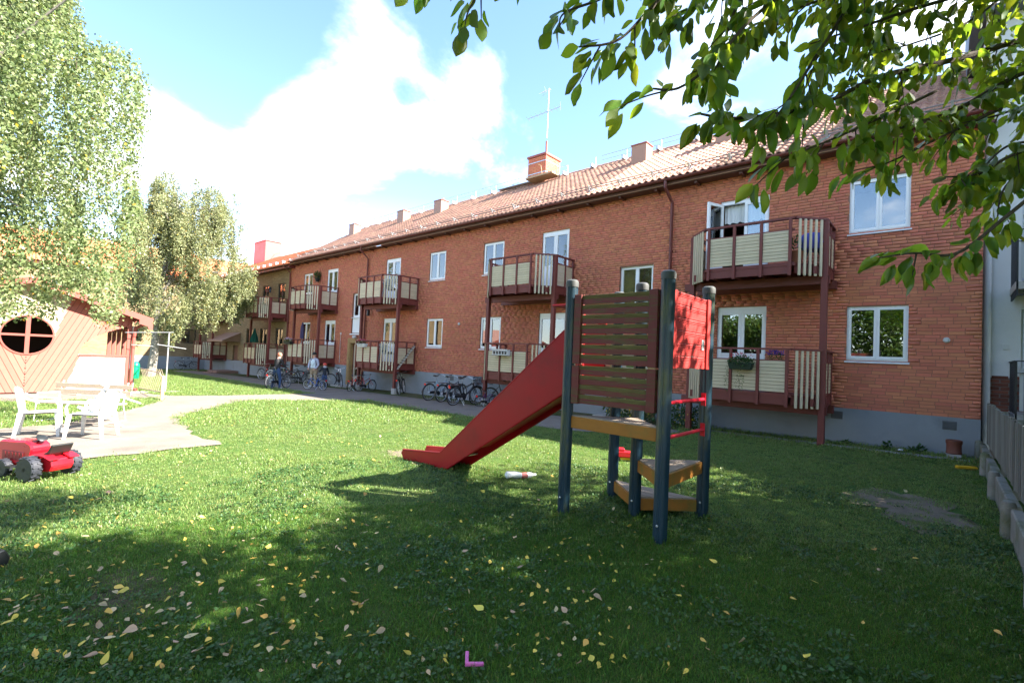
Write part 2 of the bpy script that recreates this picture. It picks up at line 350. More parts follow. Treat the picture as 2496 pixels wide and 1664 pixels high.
def cells(m, u0, u1, z0, z1, ops, fn, mi=0):
    us = sorted({u0, u1} | {v for o in ops for v in (o[0], o[1]) if u0 < v < u1}); zs = sorted({z0, z1} | {v for o in ops for v in (o[2], o[3]) if z0 < v < z1})
    for a, b in zip(us, us[1:]):
        for c, d in zip(zs, zs[1:]):
            mu, mz = (a+b)/2, (c+d)/2
            if any(o[0] < mu < o[1] and o[2] < mz < o[3] for o in ops): continue
            m.add([fn(a, c), fn(b, c), fn(b, d), fn(a, d)], [(0, 1, 2, 3)], mi)
# wall core (mortar plane 7 mm behind the brick face), reveals, back and ends
m = MB(); cells(m, BX0, BX1, BZ0, BZ1, OPEN, lambda a, b: (a, FY-.0045, b))
for (x0, x1, z0, z1) in OPEN:
    z0b = max(z0, BZ0-1.3)
    m.add([(x0, FY+.007, z0b), (x0, FY+.30, z0b), (x0, FY+.30, z1), (x0, FY+.007, z1)], [(0, 1, 2, 3)]); m.add([(x1, FY+.007, z0b), (x1, FY+.30, z0b), (x1, FY+.30, z1), (x1, FY+.007, z1)], [(0, 1, 2, 3)])
    m.add([(x0, FY+.007, z1), (x1, FY+.007, z1), (x1, FY+.30, z1), (x0, FY+.30, z1)], [(0, 1, 2, 3)]); m.add([(x0, FY+.007, z0b), (x1, FY+.007, z0b), (x1, FY+.30, z0b), (x0, FY+.30, z0b)], [(0, 1, 2, 3)])
m.box(BX0, BX1, FY+2.2, FY+2.3, -.6, BZ1); m.box(BX0, BX1, 23.5, 23.6, -.6, BZ1)
m.add([(BX1, FY+.007, -.6), (BX1, 23.6, -.6), (BX1, 23.6, BZ1), (BX1, FY+.007, BZ1)], [(0, 1, 2, 3)]); m.add([(BX1, FY, BZ1), (BX1, 23.6, BZ1), (BX1, 18.6, 10.3)], [(0, 1, 2)])
m.add([(BX0, FY+.007, -.9), (BX0, 23.6, -.9), (BX0, 23.6, BZ1), (BX0, FY+.007, BZ1)], [(0, 1, 2, 3)]); m.add([(BX0, FY, BZ1), (BX0, 23.6, BZ1), (BX0, 18.6, 10.3)], [(0, 1, 2)])
WALL = m.build('wall', MORTAR, RB)
# bricks: every brick is geometry; the nearest 300 are single objects
bricks = []; nc = int((BZ1-BZ0)/.075)
for k in range(nc):
    z0 = BZ0+k*.075; z1 = z0+.0655; zm = (z0+z1)/2; blocks = sorted([(o[0], o[1]) for o in OPEN if o[2]-.02 < zm < o[3]+.0]); segs = []; a = BX0
    for (s0, s1) in blocks:
        if s0 > a: segs.append((a, s0))
        a = max(a, s1)
    if a < BX1: segs.append((a, BX1))
    off = (0, .13, .065, .195)[(k*7 + (k//3)) % 4] + rng.uniform(-.01, .01)
    for (s0, s1) in segs:
        j = math.floor((s0-BX0-off)/.26)-1
        while True:
            b0 = BX0+off+j*.26; b1 = b0+.25; j += 1
            if b0 >= s1: break
            c0, c1 = max(b0, s0), min(b1, s1)
            if c1-c0 < .03: continue
            bricks.append((c0, c1, z0, z1, abs(c1-c0-.25) < .002))
near = sorted([i for i, b in enumerate(bricks) if b[4] and b[0] > -1.98 and b[1] < .5], key=lambda i: (bricks[i][0]**2*.5+(bricks[i][2]-1.9)**2*3))[:300]
nearset = set(near)
bme = MB().box(-.125, .125, -.010, .02, -.03275, .03275).mesh('brick', BRICK, bevel=.003)
for i in near:
    b = bricks[i]; inst('brick', bme, WALL, ((b[0]+b[1])/2, FY+rng.uniform(-.0012, .0012), (b[2]+b[3])/2))
V = []; Q = []; T = []
for i, b in enumerate(bricks):
    if i in nearset: continue
    x0, x1, z0, z1, _ = b; y = FY-.010+rng.uniform(-.0012, .0012); y2 = FY+.02; o = len(V)
    V += [(x0, y, z0), (x1, y, z0), (x1, y, z1), (x0, y, z1), (x0, y2, z0), (x1, y2, z0), (x1, y2, z1), (x0, y2, z1)]
    Q += [(o, o+1, o+2, o+3), (o, o+4, o+5, o+1), (o+1, o+5, o+6, o+2), (o+3, o+2, o+6, o+7), (o+4, o, o+3, o+7)]; T += [rng.random()]*5
Vn = np.array(V)-np.array(WP[RB.name])
o = bpy.data.objects.new('brickwork', fast_mesh('brickwork', Vn, np.array(Q), BRICK, T)); COL.objects.link(o); o.parent = WALL; o['kind'] = 'stuff'
# plinth
m = MB(); cells(m, BX0, BX1+.0, -1.0, BZ0, [(s[0], s[1], -.3, 2.14) for s in STAIRS], lambda a, b: (a, FY-.035, b)); m.add([(BX0, FY-.035, BZ0), (BX1, FY-.035, BZ0), (BX1, FY+.02, BZ0), (BX0, FY+.02, BZ0)], [(0, 1, 2, 3)])
m.add([(BX1, FY-.035, -1), (BX1, FY+.3, -1), (BX1, FY+.3, BZ0), (BX1, FY-.035, BZ0)], [(0, 1, 2, 3)])
pl = m.build('plinth', PLINTH, RB)
for vx in (-1.93, .05, -15.6, -13.7, -13.3, -6.2):
    m = MB(); m.box(vx-.115, vx+.115, FY-.039, FY-.0355, .59, .77)
    for i in range(6): m.beam((vx-.105, FY-.046, .605+i*.027), (vx+.105, FY-.046, .605+i*.027), .018, .006, up=(0, .5, 1))
    m.build('vent_grille', mat('vent_grey', (.12, .125, .13), .7), pl)

def window(bld, x0, x1, z0, z1, Y, fm=WHITE, gm_=GLASS, curtain=0, sill=True, mull=True, rec=.035, roomcol=ROOM):
    m = MB().ring(x0, x1, z0, z1, Y+rec, Y+rec+.09, .035)
    wd = m.build('window', fm, bld, at=((x0+x1)/2, Y+rec, z0)); xm = (x0+x1)/2
    parts = [(x0+.035, xm-.002), (xm+.002, x1-.035)] if mull else [(x0+.035, x1-.035)]
    for a, b in parts:
        s_ = MB().ring(a, b, z0+.035, z1-.035, Y+rec-.012, Y+rec+.05, .052, .052, .062); s_.build('sash', fm, wd)
        MB().box(a+.045, b-.045, Y+rec+.014, Y+rec+.020, z0+.09, z1-.08).build('pane', gm_, wd)
    if sill: MB().add([(x0-.03, Y-.045, z0-.035), (x1+.03, Y-.045, z0-.035), (x1+.03, Y+rec, z0-.002), (x0-.03, Y+rec, z0-.002), (x0-.03, Y-.045, z0-.06), (x1+.03, Y-.045, z0-.06), (x1+.03, Y+rec, z0-.03), (x0-.03, Y+rec, z0-.03)], [(0, 1, 2, 3), (4, 7, 6, 5), (0, 4, 5, 1), (1, 5, 6, 2), (0, 3, 7, 4)]).build('sill', SILL, wd)
    rm = MB(); a, b, c, d, e, f = x0-.5, x1+.5, Y+rec+.10, Y+1.9, z0-.7, z1+.25
    rm.add([(a, c, e), (b, c, e), (b, d, e), (a, d, e), (a, c, f), (b, c, f), (b, d, f), (a, d, f)], [(0, 1, 2, 3), (4, 7, 6, 5), (1, 5, 6, 2), (2, 6, 7, 3), (0, 3, 7, 4)])
    rm.build('room_interior', roomcol, wd)
    if curtain:
        spans = {1: [(x0+.05, x0+.32), (x1-.32, x1-.05)], 2: [(x0+.05, x1-.05)], 3: [(x0+.05, xm-.02)], 4: [(x0+.05, x1-.05)]}[curtain]
        zb = z0+.06 if curtain in (1, 2, 3) else z1-.42
        for a, b in spans:
            n = max(6, int((b-a)/.025)); vv = []
            for i in range(n+1):
                x = a+(b-a)*i/n; yy = Y+rec+.16+.018*math.sin(i*1.9)+.008*math.sin(i*.7); vv += [(x, yy, zb+.012*math.sin(i*1.3)), (x, yy, z1-.05)]
            MB().add(vv, [(2*i, 2*i+2, 2*i+3, 2*i+1) for i in range(n)]).build('curtain', CURTAIN, wd)
    return wd
def bdoor(bld, x0, x1, z0, z1, Y, opened=False, fm=WHITE, curtain=0, gm_=GLASS):
    rec = .03; hd = .13
    m = MB().ring(x0, x1, z0, z1, Y+rec, Y+rec+.09, .03, hd, .03)
    d = m.build('balcony_door', fm, bld, at=((x0+x1)/2, Y+rec, z0)); xm = (x0+x1)/2; zg = z0+.83
    def leaf(a, b, mt=None, org=None):
        l = MB().ring(a, b, z0+.03, z1-hd, Y+rec-.012, Y+rec+.045, .075, .075, .10); l.box(a+.07, b-.07, Y+rec+.005, Y+rec+.03, z0+.12, zg); l.box(a+.07, b-.07, Y+rec-.008, Y+rec+.04, zg, zg+.05)
        p = MB().box(a+.07, b-.07, Y+rec+.014, Y+rec+.02, zg+.045, z1-hd-.07)
        if mt is not None:
            for q in (l, p): q.v = [tuple(mt @ (Vector(v)-org)+org) for v in q.v]
        lo = l.build('door_leaf', fm, d); p.build('pane', gm_, lo)
    if opened: leaf(x0+.03, xm, Matrix.Rotation(rad(-112), 3, 'Z'), Vector((x0+.03, Y+rec-.01, 0)))
    else: leaf(x0+.03, xm-.002)
    leaf(xm+.002, x1-.03)
    rm = MB(); a, b, c, dd, e, f = x0-.5, x1+.5, Y+rec+.10, Y+1.9, z0-.05, z1+.2
    rm.add([(a, c, e), (b, c, e), (b, dd, e), (a, dd, e), (a, c, f), (b, c, f), (b, dd, f), (a, dd, f)], [(0, 1, 2, 3), (4, 7, 6, 5), (1, 5, 6, 2), (2, 6, 7, 3), (0, 3, 7, 4)]); rm.build('room_interior', ROOM, d)
    if curtain:
        zb = z1-.62 if curtain == 4 else zg+.02; n = 44; vv = []
        for i in range(n+1):
            x = x0+.05+(x1-x0-.1)*i/n; yy = Y+rec+.16+.02*math.sin(i*1.5); vv += [(x, yy, zb+.02*math.sin(i*.9)), (x, yy, z1-hd)]
        MB().add(vv, [(2*i, 2*i+2, 2*i+3, 2*i+1) for i in range(n)]).build('curtain', CURTAIN, d)
    return d
cur_u = [0, 3, 1, 2]; cur_l = [0, 0, 0, 1]
for i, (x0, x1, _) in enumerate(WINS): window(RB, x0, x1, *UZ, FY, curtain=cur_u[i]); window(RB, x0, x1, *LZ, FY, curtain=cur_l[i])
for i, (x0, x1) in enumerate(DOORS): bdoor(RB, x0, x1, *DUZ, FY, opened=(i == 0), curtain=(4, 2, 0, 2)[i]); bdoor(RB, x0, x1, *DLZ, FY, curtain=(0, 0, 0, 0)[i])
YB = mat('yellow_brick', YBRICKC, .88, .14, 6, .3, 90, .2, col2=(.27, .165, .075), c2amt=.45, c2scale=14)
DOORC = mat('cream_door_paint', (.50, .43, .33), .5, .06)
for i, (x0, x1) in enumerate(STAIRS):
    window(RB, x0, x1, 3.45, 4.71, FY, curtain=0, rec=.09)
    if i == 0:
        p = MB().box(x0+.03, x1-.03, FY+.05, FY+.09, 2.60, 3.40)
        for q in range(9): p.box(x0+.06+q*.115, x0+.085+q*.115, FY+.035, FY+.0495, 2.64, 3.36)
        p.box(x0-.06, x1+.02, FY-.05, FY+.05, 2.50, 2.557); p.build('spandrel_panel', WHITE, RB, at=((x0+x1)/2, FY, 2.6))
    else: MB().box(x0+.005, x1-.005, FY+.02, FY+.09, 2.56, 3.38).build('spandrel_panel', BRICK, RB, at=((x0+x1)/2, FY, 2.6))
    g = gz(x0, FY)
    s_ = MB(); s_.box(x0-.20, x0-.002, FY-.06, FY-.037, g-.2, 2.30); s_.box(x1+.002, x1+.20, FY-.06, FY-.037, g-.2, 2.30); s_.box(x0-.002, x1+.002, FY-.06, FY-.037, 2.06, 2.30); s_.box(x0, x0+.05, FY-.037, FY+.25, g-.2, 2.06); s_.box(x1-.05, x1, FY-.037, FY+.25, g-.2, 2.06)
    s_.build('door_surround', YB, RB, at=((x0+x1)/2, FY, g))
    fr = MB().ring(x0+.05, x1-.05, g+.05, 2.06, FY+.16, FY+.22, .07); dr = fr.build('entrance_door', RUSTRED, RB, at=((x0+x1)/2, FY, g))
    lf = MB(); a, b = x0+.12, x1-.12; lf.box(a, a+.12, FY+.17, FY+.21, g+.12, 1.99); lf.box(b-.12, b, FY+.17, FY+.21, g+.12, 1.99); xm = (a+b)/2; lf.box(xm-.05, xm+.05, FY+.17, FY+.21, g+.12, 1.99)
    for zz_ in (g+.12, g+.95, g+1.45, 1.87): lf.box(a+.12, b-.12, FY+.172, FY+.208, zz_, zz_+(.45 if zz_ < g+.2 else .12))
    lf.build('door_leaf', DOORC, dr); MB().box(a+.1, b-.1, FY+.185, FY+.195, g+.5, 1.95).build('pane', GLASS, dr); MB().box(a-.05, b+.05, FY+.3, FY+.33, g, 2.05).build('hall_back', ROOM, dr)
    MB().box(x0-.25, x1+.25, FY-.9, FY-.04, g-.1, g+.10).build('doorstep', CONC, RB, at=((x0+x1)/2, FY-.5, g))
    MB().lathe([(.03, -.07), (.09, -.06), (.115, 0), (.09, .08), (.03, .11)], (x0+.62, FY-.16, 2.36)).build('globe_lamp', PLASTICW, RB, smooth=True)

# ---- roof
EY, EZ, RY, RZ = 13.33, 7.06, 18.6, 10.40
SLV = Vector((0, RY-EY, RZ-EZ)); SLEN = SLV.length; ES = SLV/SLEN; EN = Vector((1, 0, 0)).cross(ES); TW, TG = .21, .335
def tile_mesh(name, m_):
    prof = [(0, .012), (.03, .040), (.065, .052), (.10, .040), (.13, .012), (.165, .002), (.218, .010)]; b = MB(); n = len(prof)
    vv = [(x, -.015, h+.022) for x, h in prof] + [(x, TG+.03, h) for x, h in prof] + [(x, -.015, h+.002) for x, h in prof]
    b.add(vv, [(i, i+1, n+i+1, n+i) for i in range(n-1)] + [(2*n+i, 2*n+i+1, i+1, i) for i in range(n-1)] + [(2*n, 0, n)]); return b.mesh(name, m_, smooth=False)
def tiled(name, org, ex, es, width, slen, m_, parent, singles=None):
    en = ex.cross(es); me = tile_mesh('roof_tile', m_); base = np.array([v.co for v in me.vertices]); fq = [tuple(p.vertices) for p in me.polygons if len(p.vertices) == 4]; fq = np.array(fq)
    A = np.array((ex, es, en)); ncol = int(width/TW); nrow = int(slen/TG)+1; V = []; Q = []; T = []; no = 0; ids = []
    for c in range(ncol):
        for r in range(nrow):
            loc = np.array(org)+np.array(ex)*(c*TW)+np.array(es)*(r*TG)+np.array(en)*rng.uniform(0, .005)
            if singles and singles(loc, c, r) and len(ids) < 300: ids.append(loc); continue
            bb = base.copy(); bb[:, 0] += rng.uniform(-.004, .004); bb[:, 1] += rng.uniform(-.01, .01)
            V.append(bb @ A + loc); Q.append(fq+no); no += len(base); T += [rng.random()]*len(fq)
    pw = np.array(WP[parent.name])
    o = bpy.data.objects.new(name, fast_mesh(name, np.concatenate(V)-pw, np.concatenate(Q), m_, T)); COL.objects.link(o); o.parent = parent; o['kind'] = 'stuff'
    rot = Matrix((ex, es, en)).transposed().to_euler()
    for loc in ids: inst('roof_tile', me, parent, loc, rot)
    return o
m = MB(); XR0, XR1 = -31.0, BX1+.12
m.add([(XR0, EY+.06, EZ-.02), (XR1, EY+.06, EZ-.02), (XR1, RY, RZ-.03), (XR0, RY, RZ-.03), (XR0, 23.9, EZ-.02), (XR1, 23.9, EZ-.02), (XR0, EY+.06, EZ-.16), (XR1, EY+.06, EZ-.16), (XR1, RY, RZ-.2), (XR0, RY, RZ-.2), (XR0, 23.9, EZ-.16), (XR1, 23.9, EZ-.16)],
      [(0, 1, 2, 3), (3, 2, 5, 4), (6, 9, 8, 7), (9, 10, 11, 8), (0, 3, 9, 6), (3, 4, 10, 9), (1, 7, 8, 2), (2, 8, 11, 5), (0, 6, 7, 1)])
ROOF = m.build('roof', TILE, RB)
tiled('roof_tiles', Vector((XR0, EY-.02, EZ+.005)), Vector((1, 0, 0)), ES, XR1-XR0, SLEN-.1, TILE, ROOF, lambda p, c, r: -9.1 < p[0] < -5.0 and r < 16)
m = MB()
for i in range(int((XR1-XR0)/.33)):
    x = XR0+i*.33; vv = []; n = 7
    for xx, rr, lift in ((x-.02, .115, .0), (x+.34, .10, .0)):
        for j in range(n): a = math.pi*j/(n-1); vv.append((xx, RY+rr*1.25*math.cos(a), RZ-.02+rr*math.sin(a)))
    m.add(vv, [(j, j+1, n+j+1, n+j) for j in range(n-1)], 0, rng.random())
m.build('ridge_tiles', TILE, ROOF, kind='stuff')
m = MB().box(XR0, XR1, EY+.10, FY+.02, EZ-.175, EZ-.162); m.box(XR0, XR1, EY+.04, EY+.058, EZ-.14, EZ-.02)
xx = XR0+.4
while xx < XR1: m.box(xx, xx+.08, EY+.14, FY-.02, EZ-.23, EZ-.178); xx += 1.2
m.build('eaves_boarding', mat('dark_brown_wood', (.10, .042, .032), .6, .15, 6), ROOF)
def gutter(x0, x1, y, z, parent, r=.065):
    m = MB(); n = 9; vv = []
    for x in (x0, x1):
        for rr in (r, r-.006):
            for j in range(n): a = math.pi+math.pi*j/(n-1); vv.append((x, y+rr*math.cos(a), z+rr*math.sin(a)))
    ff = []
    for j in range(n-1): ff += [(j, j+1, 2*n+j+1, 2*n+j), (n+j, n+j+1, 3*n+j+1, 3*n+j)]
    ff += [(0, n, 3*n, 2*n), (n-1, 2*n-1, 4*n-1, 3*n-1)]
    m.add(vv, ff); return m.build('gutter', RUSTRED, parent)
gutter(XR0, XR1, EY-.055, EZ-.02, ROOF)
def downpipe(x, parent, zb, y0=None, ztop=EZ-.09, yw=FY):
    y0 = EY-.055 if y0 is None else y0; m = MB(); m.tube([(x, y0, ztop+.03), (x, y0, ztop-.16), (x+.04, yw-.10, ztop-.52), (x+.04, yw-.10, zb)], .046, 12)
    for z in (1.4, 3.2, 5.0): m.box(x+.0, x+.08, yw-.15, yw, z, z+.035)
    return m.build('downpipe', RUSTRED, parent, smooth=True)
downpipe(-6.17, RB, .1); downpipe(-22.53, RB, -.2); downpipe(-31.62, RB, -.35)
# snow guard, ridge walkway rail
def roofpt(x, s, h=0.0): p = Vector((x, EY, EZ))+ES*s+EN*h; return p
m = MB()
for (s, h) in ((.52, .13), (.47, .21)): m.tube([roofpt(XR0+.2, s, h), roofpt(XR1-.3, s, h)], .014, 6)
m.build('snow_guard_rail', mat('weathered_steel', (.24, .22, .21), .5, .1, 6, metal=.5), ROOF)
xx = XR0+.5
while xx < XR1-.3:
    b = MB(); b.beam(roofpt(xx, .75, .06), roofpt(xx, .40, .06), .05, .012, EN); b.beam(roofpt(xx, .44, .05), roofpt(xx, .44, .25), .05, .012, ES); b.beam(roofpt(xx, .62, .06), roofpt(xx, .46, .22), .04, .01, EN); b.build('snow_guard_bracket', GALV, ROOF); xx += 1.13
m = MB(); m.tube([(XR0+.3, RY-.15, RZ+.42), (-13.5, RY-.15, RZ+.42)], .013, 6); m.tube([(-11.6, RY-.15, RZ+.42), (-1.2, RY-.15, RZ+.42)], .013, 6)
m.tube([(XR0+.3, RY-.15, RZ+.22), (-13.5, RY-.15, RZ+.22)], .010, 6); m.tube([(-11.6, RY-.15, RZ+.22), (-1.2, RY-.15, RZ+.22)], .010, 6)
xx = XR0+.5
while xx < -1.3:
    m.tube([(xx, RY-.15, RZ-.02), (xx, RY-.15, RZ+.42)], .011, 5); m.box(xx-.05, xx+.05, RY-.55, RY-.13, RZ-.12, RZ+.02); xx += 1.55
m.build('ridge_rail', GALV, ROOF)
# chimneys
VENTC = mat('brown_sheet_metal', (.36, .20, .135), .5, .06, 3)
def vent(x, s=4.15, wx=.62, wy=.52, h=.78):
    p = roofpt(x, s); zb = p.z-.35; m = MB().box(x-wx/2, x+wx/2, p.y, p.y+wy, zb, p.z+h); c = m.build('chimney', VENTC, ROOF)
    MB().box(x-wx/2-.03, x+wx/2+.03, p.y-.03, p.y+wy+.03, p.z+h, p.z+h+.035).build('chimney_cap', mat('red_sheet_metal', (.30, .075, .05), .45), c)
    for k in (-.15, .13): MB().lathe([(.05, 0), (.05, .09), (.10, .09), (.10, .12), (.02, .15)], (x+k, p.y+wy/2, p.z+h+.03), 10).build('flue', GALV, c, smooth=True)
for x in (-5.75, -8.95, -20.95, -24.4, -29.9): vent(x)
cx_ = -15.15; p = Vector((cx_, RY-.35, RZ)); m = MB()
CH0, CH1, CHY0, CHY1, CHZ = cx_-.55, cx_+.55, RY-.40, RY+.75, RZ+1.15
m.box(CH0+.01, CH1-.01, CHY0+.01, CHY1-.01, RZ-.6, CHZ); chim = m.build('brick_chimney', MORTAR, ROOF)
V = MB()
for k in range(int((CHZ-RZ+.6)/.075)):
    z0 = RZ-.6+k*.075; off = .13*(k % 2)
    for face in (0, 1):
        ln = (CH1-CH0) if face == 0 else (CHY1-CHY0); a = -off
        while a < ln:
            c0, c1 = max(a, 0)+.004, min(a+.25, ln)-.004
            if c1-c0 > .03:
                if face == 0: V.box(CH0+c0, CH0+c1, CHY0-.002, CHY0+.02, z0, z0+.066, 0, rng.random())
                else: V.box(CH1-.02, CH1+.002, CHY0+c0, CHY0+c1, z0, z0+.066, 0, rng.random())
            a += .26
V.build('brick', BRICK, chim, kind='stuff')
m = MB().box(CH0-.05, CH1+.05, CHY0-.05, CHY1+.05, CHZ, CHZ+.10); m.add([(CH0-.05, CHY0-.05, CHZ+.1), (CH1+.05, CHY0-.05, CHZ+.1), (CH1+.05, CHY1+.05, CHZ+.1), (CH0-.05, CHY1+.05, CHZ+.1), (CH0+.3, CHY0+.35, CHZ+.22), (CH1-.3, CHY0+.35, CHZ+.22), (CH1-.3, CHY1-.35, CHZ+.22), (CH0+.3, CHY1-.35, CHZ+.22)], [(0, 1, 5, 4), (1, 2, 6, 5), (2, 3, 7, 6), (3, 0, 4, 7), (4, 5, 6, 7)]); m.build('chimney_cap', mat('red_sheet_metal', (.30, .075, .05), .45), chim)
m = MB()
for z in (CHZ-.85, CHZ-.3): m.box(CH0-.02, CH1+.02, CHY0-.02, CHY0-.004, z, z+.04); m.box(CH1+.004, CH1+.02, CHY0-.02, CHY1+.02, z, z+.04)
m.build('steel_band', GALV, chim)
m = MB().box(CH0-1.7, CH0+1.2, CHY0-.36, CHY0-.05, RZ-.16, RZ-.13); m.build('roof_walkway', GALV, ROOF)
m = MB().box(CH1-.6, CH1+1.0, CHY0-.75, CHY0-.12, RZ-.20, RZ-.12); m.tube([(CH1+.25, CHY0-.5, RZ-.2), (CH1+.2, CHY0-.6, RZ+.35), (CH1+.05, CHY0-.6, RZ+.42)], .018, 6); m.tube([(CH1+1.05, CHY0-.4, RZ-.2), (CH1+1.0, CHY0-.5, RZ+.35), (CH1+.9, CHY0-.5, RZ+.40)], .018, 6); m.build('roof_hatch', mat('tan_board', (.42, .28, .16), .7), ROOF)
AN = thing('tv_antenna', 'thin tall television antenna mast standing on the brick chimney', 'antenna', (CH1-.02, CHY0+.05, CHZ+.1))
ax_, ay_, az_ = AN.location
MB().tube([(ax_, ay_, az_-.9), (ax_, ay_, az_+.55)], .05, 8).build('mast_foot', mat('red_sheet_metal', (.30, .075, .05), .45), AN)
MB().tube([(ax_, ay_, az_+.7), (ax_, ay_, az_+3.15)], [.024, .017], 8).build('mast', GALV, AN)
m = MB(); z = az_+2.0; m.tube([(ax_-1.05, ay_-.25, z-.15), (ax_+.62, ay_+.15, z+.12)], .015, 5)
for k in range(8):
    t_ = k/7; q = Vector((ax_-1.05+1.67*t_, ay_-.25+.4*t_, z-.15+.27*t_)); m.tube([q+Vector((-.06, .22, 0)), q+Vector((.06, -.22, 0))], .010, 4)
q = Vector((ax_+.62, ay_+.15, z+.12)); m.tube([q+Vector((0, 0, -.18)), q+Vector((0, 0, .25))], .008, 4); m.build('boom', GALV, AN)
m = MB(); z = az_+3.05; m.tube([(ax_-.45, ay_, z+.02), (ax_+.05, ay_, z+.06)], .014, 5)
for k in range(4): m.tube([(ax_-.45+.12*k, ay_-.2, z-.12+.02*k), (ax_-.3+.1*k, ay_+.2, z+.22-.03*k)], .007, 4)
m.tube([(ax_-.4, ay_, z-.15), (ax_-.15, ay_, z-.02), (ax_-.3, ay_, z+.3)], .008, 4); m.build('aerial_head', GALV, AN)

# ---- balconies
BOARD_N = 9
def balcony(bld, cx, zr, Y, level, fine=True, gbase=0.0, side_panels=True, foot=True):
    yF, yS = Y-1.58, Y-1.06; hw, hf = 1.49, .98; zb = zr-1.06
    poly = [(cx-hw, Y-.02), (cx-hw, yS), (cx-hf, yF), (cx+hf, yF), (cx+hw, yS), (cx+hw, Y-.02)]
    m = MB(); m.prism([(x, y) for x, y in poly], (0, 0, zb-.03), (1, 0, 0), (0, 1, 0), (0, 0, 1), .05)
    m.box(cx-hw-.22, cx+hw+.09, yS+.02, yS+.14, zr-1.46, zr-1.27); m.box(cx-hw-.22, cx+hw+.09, Y-.16, Y-.02, zr-1.46, zr-1.27)
    for k in range(6): xx_ = cx-hw+.15+k*(2*hw-.3)/5; m.box(xx_-.03, xx_+.03, yS-.25 if abs(xx_-cx) > hf else yF+.06, Y-.03, zr-1.265, zb-.035)
    b = m.build('balcony', STAIN, bld, at=(cx, Y-.8, zb))
    # main posts
    for sx in (-1, 1):
        px_, py_ = cx+sx*hw, yS
        zb2 = (gz(px_, py_)-.02 if level == 0 else zr-2.95-.05)
        zf = zb2+.28 if (level == 0 and foot) else zb2
        MB().box(px_-.065, px_+.065, py_-.06, py_+.07, zf, zr-.05).build('post', STAIN, b, bevel=.006)
        if level == 0 and foot: MB().lathe([(.13, -.1), (.13, .25), (.11, .285)], (px_, py_, zb2), 14).build('post_foot', CONC, b, smooth=True)
    # handrail
    hr = MB()
    for p, q in zip(poly, poly[1:]): hr.beam((p[0], p[1], zr-.022), (q[0], q[1], zr-.022), .10, .045)
    hr.build('handrail', STAIN, b)
    # fascia boards
    fs = MB(); fs.box(cx-hf+.05, cx+hf-.05, yF+.012, yF+.045, zr-1.27, zr-1.055)
    for sx in (-1, 1): fs.beam((cx+sx*hf, yF+.05, zr-1.16), (cx+sx*hw, yS+.05, zr-1.16), .03, .2); fs.box(cx+sx*hw-.02, cx+sx*hw+.02, yS+.08, Y-.04, zr-1.27, zr-1.06)
    fs.build('fascia', STAIN, b)
    # front stanchions + lower/upper rails
    fr = MB(); fr.box(cx-hf, cx+hf, yF+.0, yF+.04, zr-.30, zr-.262); fr.box(cx-hf, cx+hf, yF+.006, yF+.04, zr-1.052, zr-1.015)
    for sx in (-1, 1): fr.box(cx+sx*hw-.02, cx+sx*hw+.02, yS+.07, Y-.03, zr-.30, zr-.262); fr.box(cx+sx*hw-.02, cx+sx*hw+.02, yS+.07, Y-.03, zr-1.04, zr-1.0)
    fr.build('rail', STAIN, b)
    xs_ = [cx-.9, cx-.3, cx+.3, cx+.9]
    for x in xs_: MB().box(x-.032, x+.032, yF-.05, yF+.0, zr-1.315, zr-.045).build('stanchion', STAIN, b, bevel=.004)
    for sx in (-1, 1):
        for t_ in (.5, .97): yy = yS+.07+(Y-yS-.09)*t_; MB().box(cx+sx*hw-.03, cx+sx*hw+.03, yy-.03, yy+.03, zr-1.3, zr-.045).build('stanchion', STAIN, b)
    # siding panels: boards
    bh = .70/BOARD_N; sid = MB(); z0s = zr-.985
    def board(x0, x1, y0, y1, z0, z1, shadow=0):
        if fine: MB().box(x0, x1, y0, y1, z0, z1-.007).build('siding_board', CREAM, b, at=((x0+x1)/2, (y0+y1)/2, z0), bevel=.003)
        else: sid.box(x0, x1, y0, y1, z0, z1-.007, 0, rng.random())
    for k in range(3):
        for j in range(BOARD_N): board(xs_[k]+.034, xs_[k+1]-.034, yF-.02, yF+.0, z0s+j*bh, z0s+(j+1)*bh)
    for sx in (-1, 1):
        ya = [yS+.08, yS+.07+(Y-yS-.09)*.5-.032, yS+.07+(Y-yS-.09)*.5+.032, Y-.1]
        for k in (0, 2):
            for j in range(BOARD_N): board(cx+sx*hw-.012, cx+sx*hw+.012, ya[k], ya[k+1], z0s+j*bh, z0s+(j+1)*bh)
    sid2 = MB(); sid2.box(cx-.9, cx+.9, yF+.001, yF+.004, z0s+.01, z0s+.69)
    sid2.build('panel_backing', mat('dark_gap', (.06, .045, .03), .9), b)
    if not fine: sid.build('siding_boards', CREAM, b, kind='stuff')
    # slats on the splayed corners
    for sx in (-1, 1):
        p0 = Vector((cx+sx*hf, yF, 0)); p1 = Vector((cx+sx*hw, yS, 0)); d = (p1-p0).normalized(); nrm = Vector((d.y, -d.x, 0))*(1 if sx > 0 else -1)
        if nrm.y > 0: nrm = -nrm
        for k in range(5):
            q = p0+(p1-p0)*(.13+.172*k)+nrm*.045; mt = Matrix((d, nrm, Vector((0, 0, 1)))).transposed()
            MB().obox((q.x, q.y, zr-.685), .052, .034, 1.27, mt).build('slat', CREAM, b, bevel=.004 if fine else 0)
    return b
RAILU, RAILL = 5.115, 2.165
for cx, fine in ((-3.565, True), (-11.12, True), (-19.73, False), (-27.0, False)):
    balcony(RB, cx, RAILU, FY, 1, fine); balcony(RB, cx, RAILL, FY, 0, fine, foot=(cx < -10))
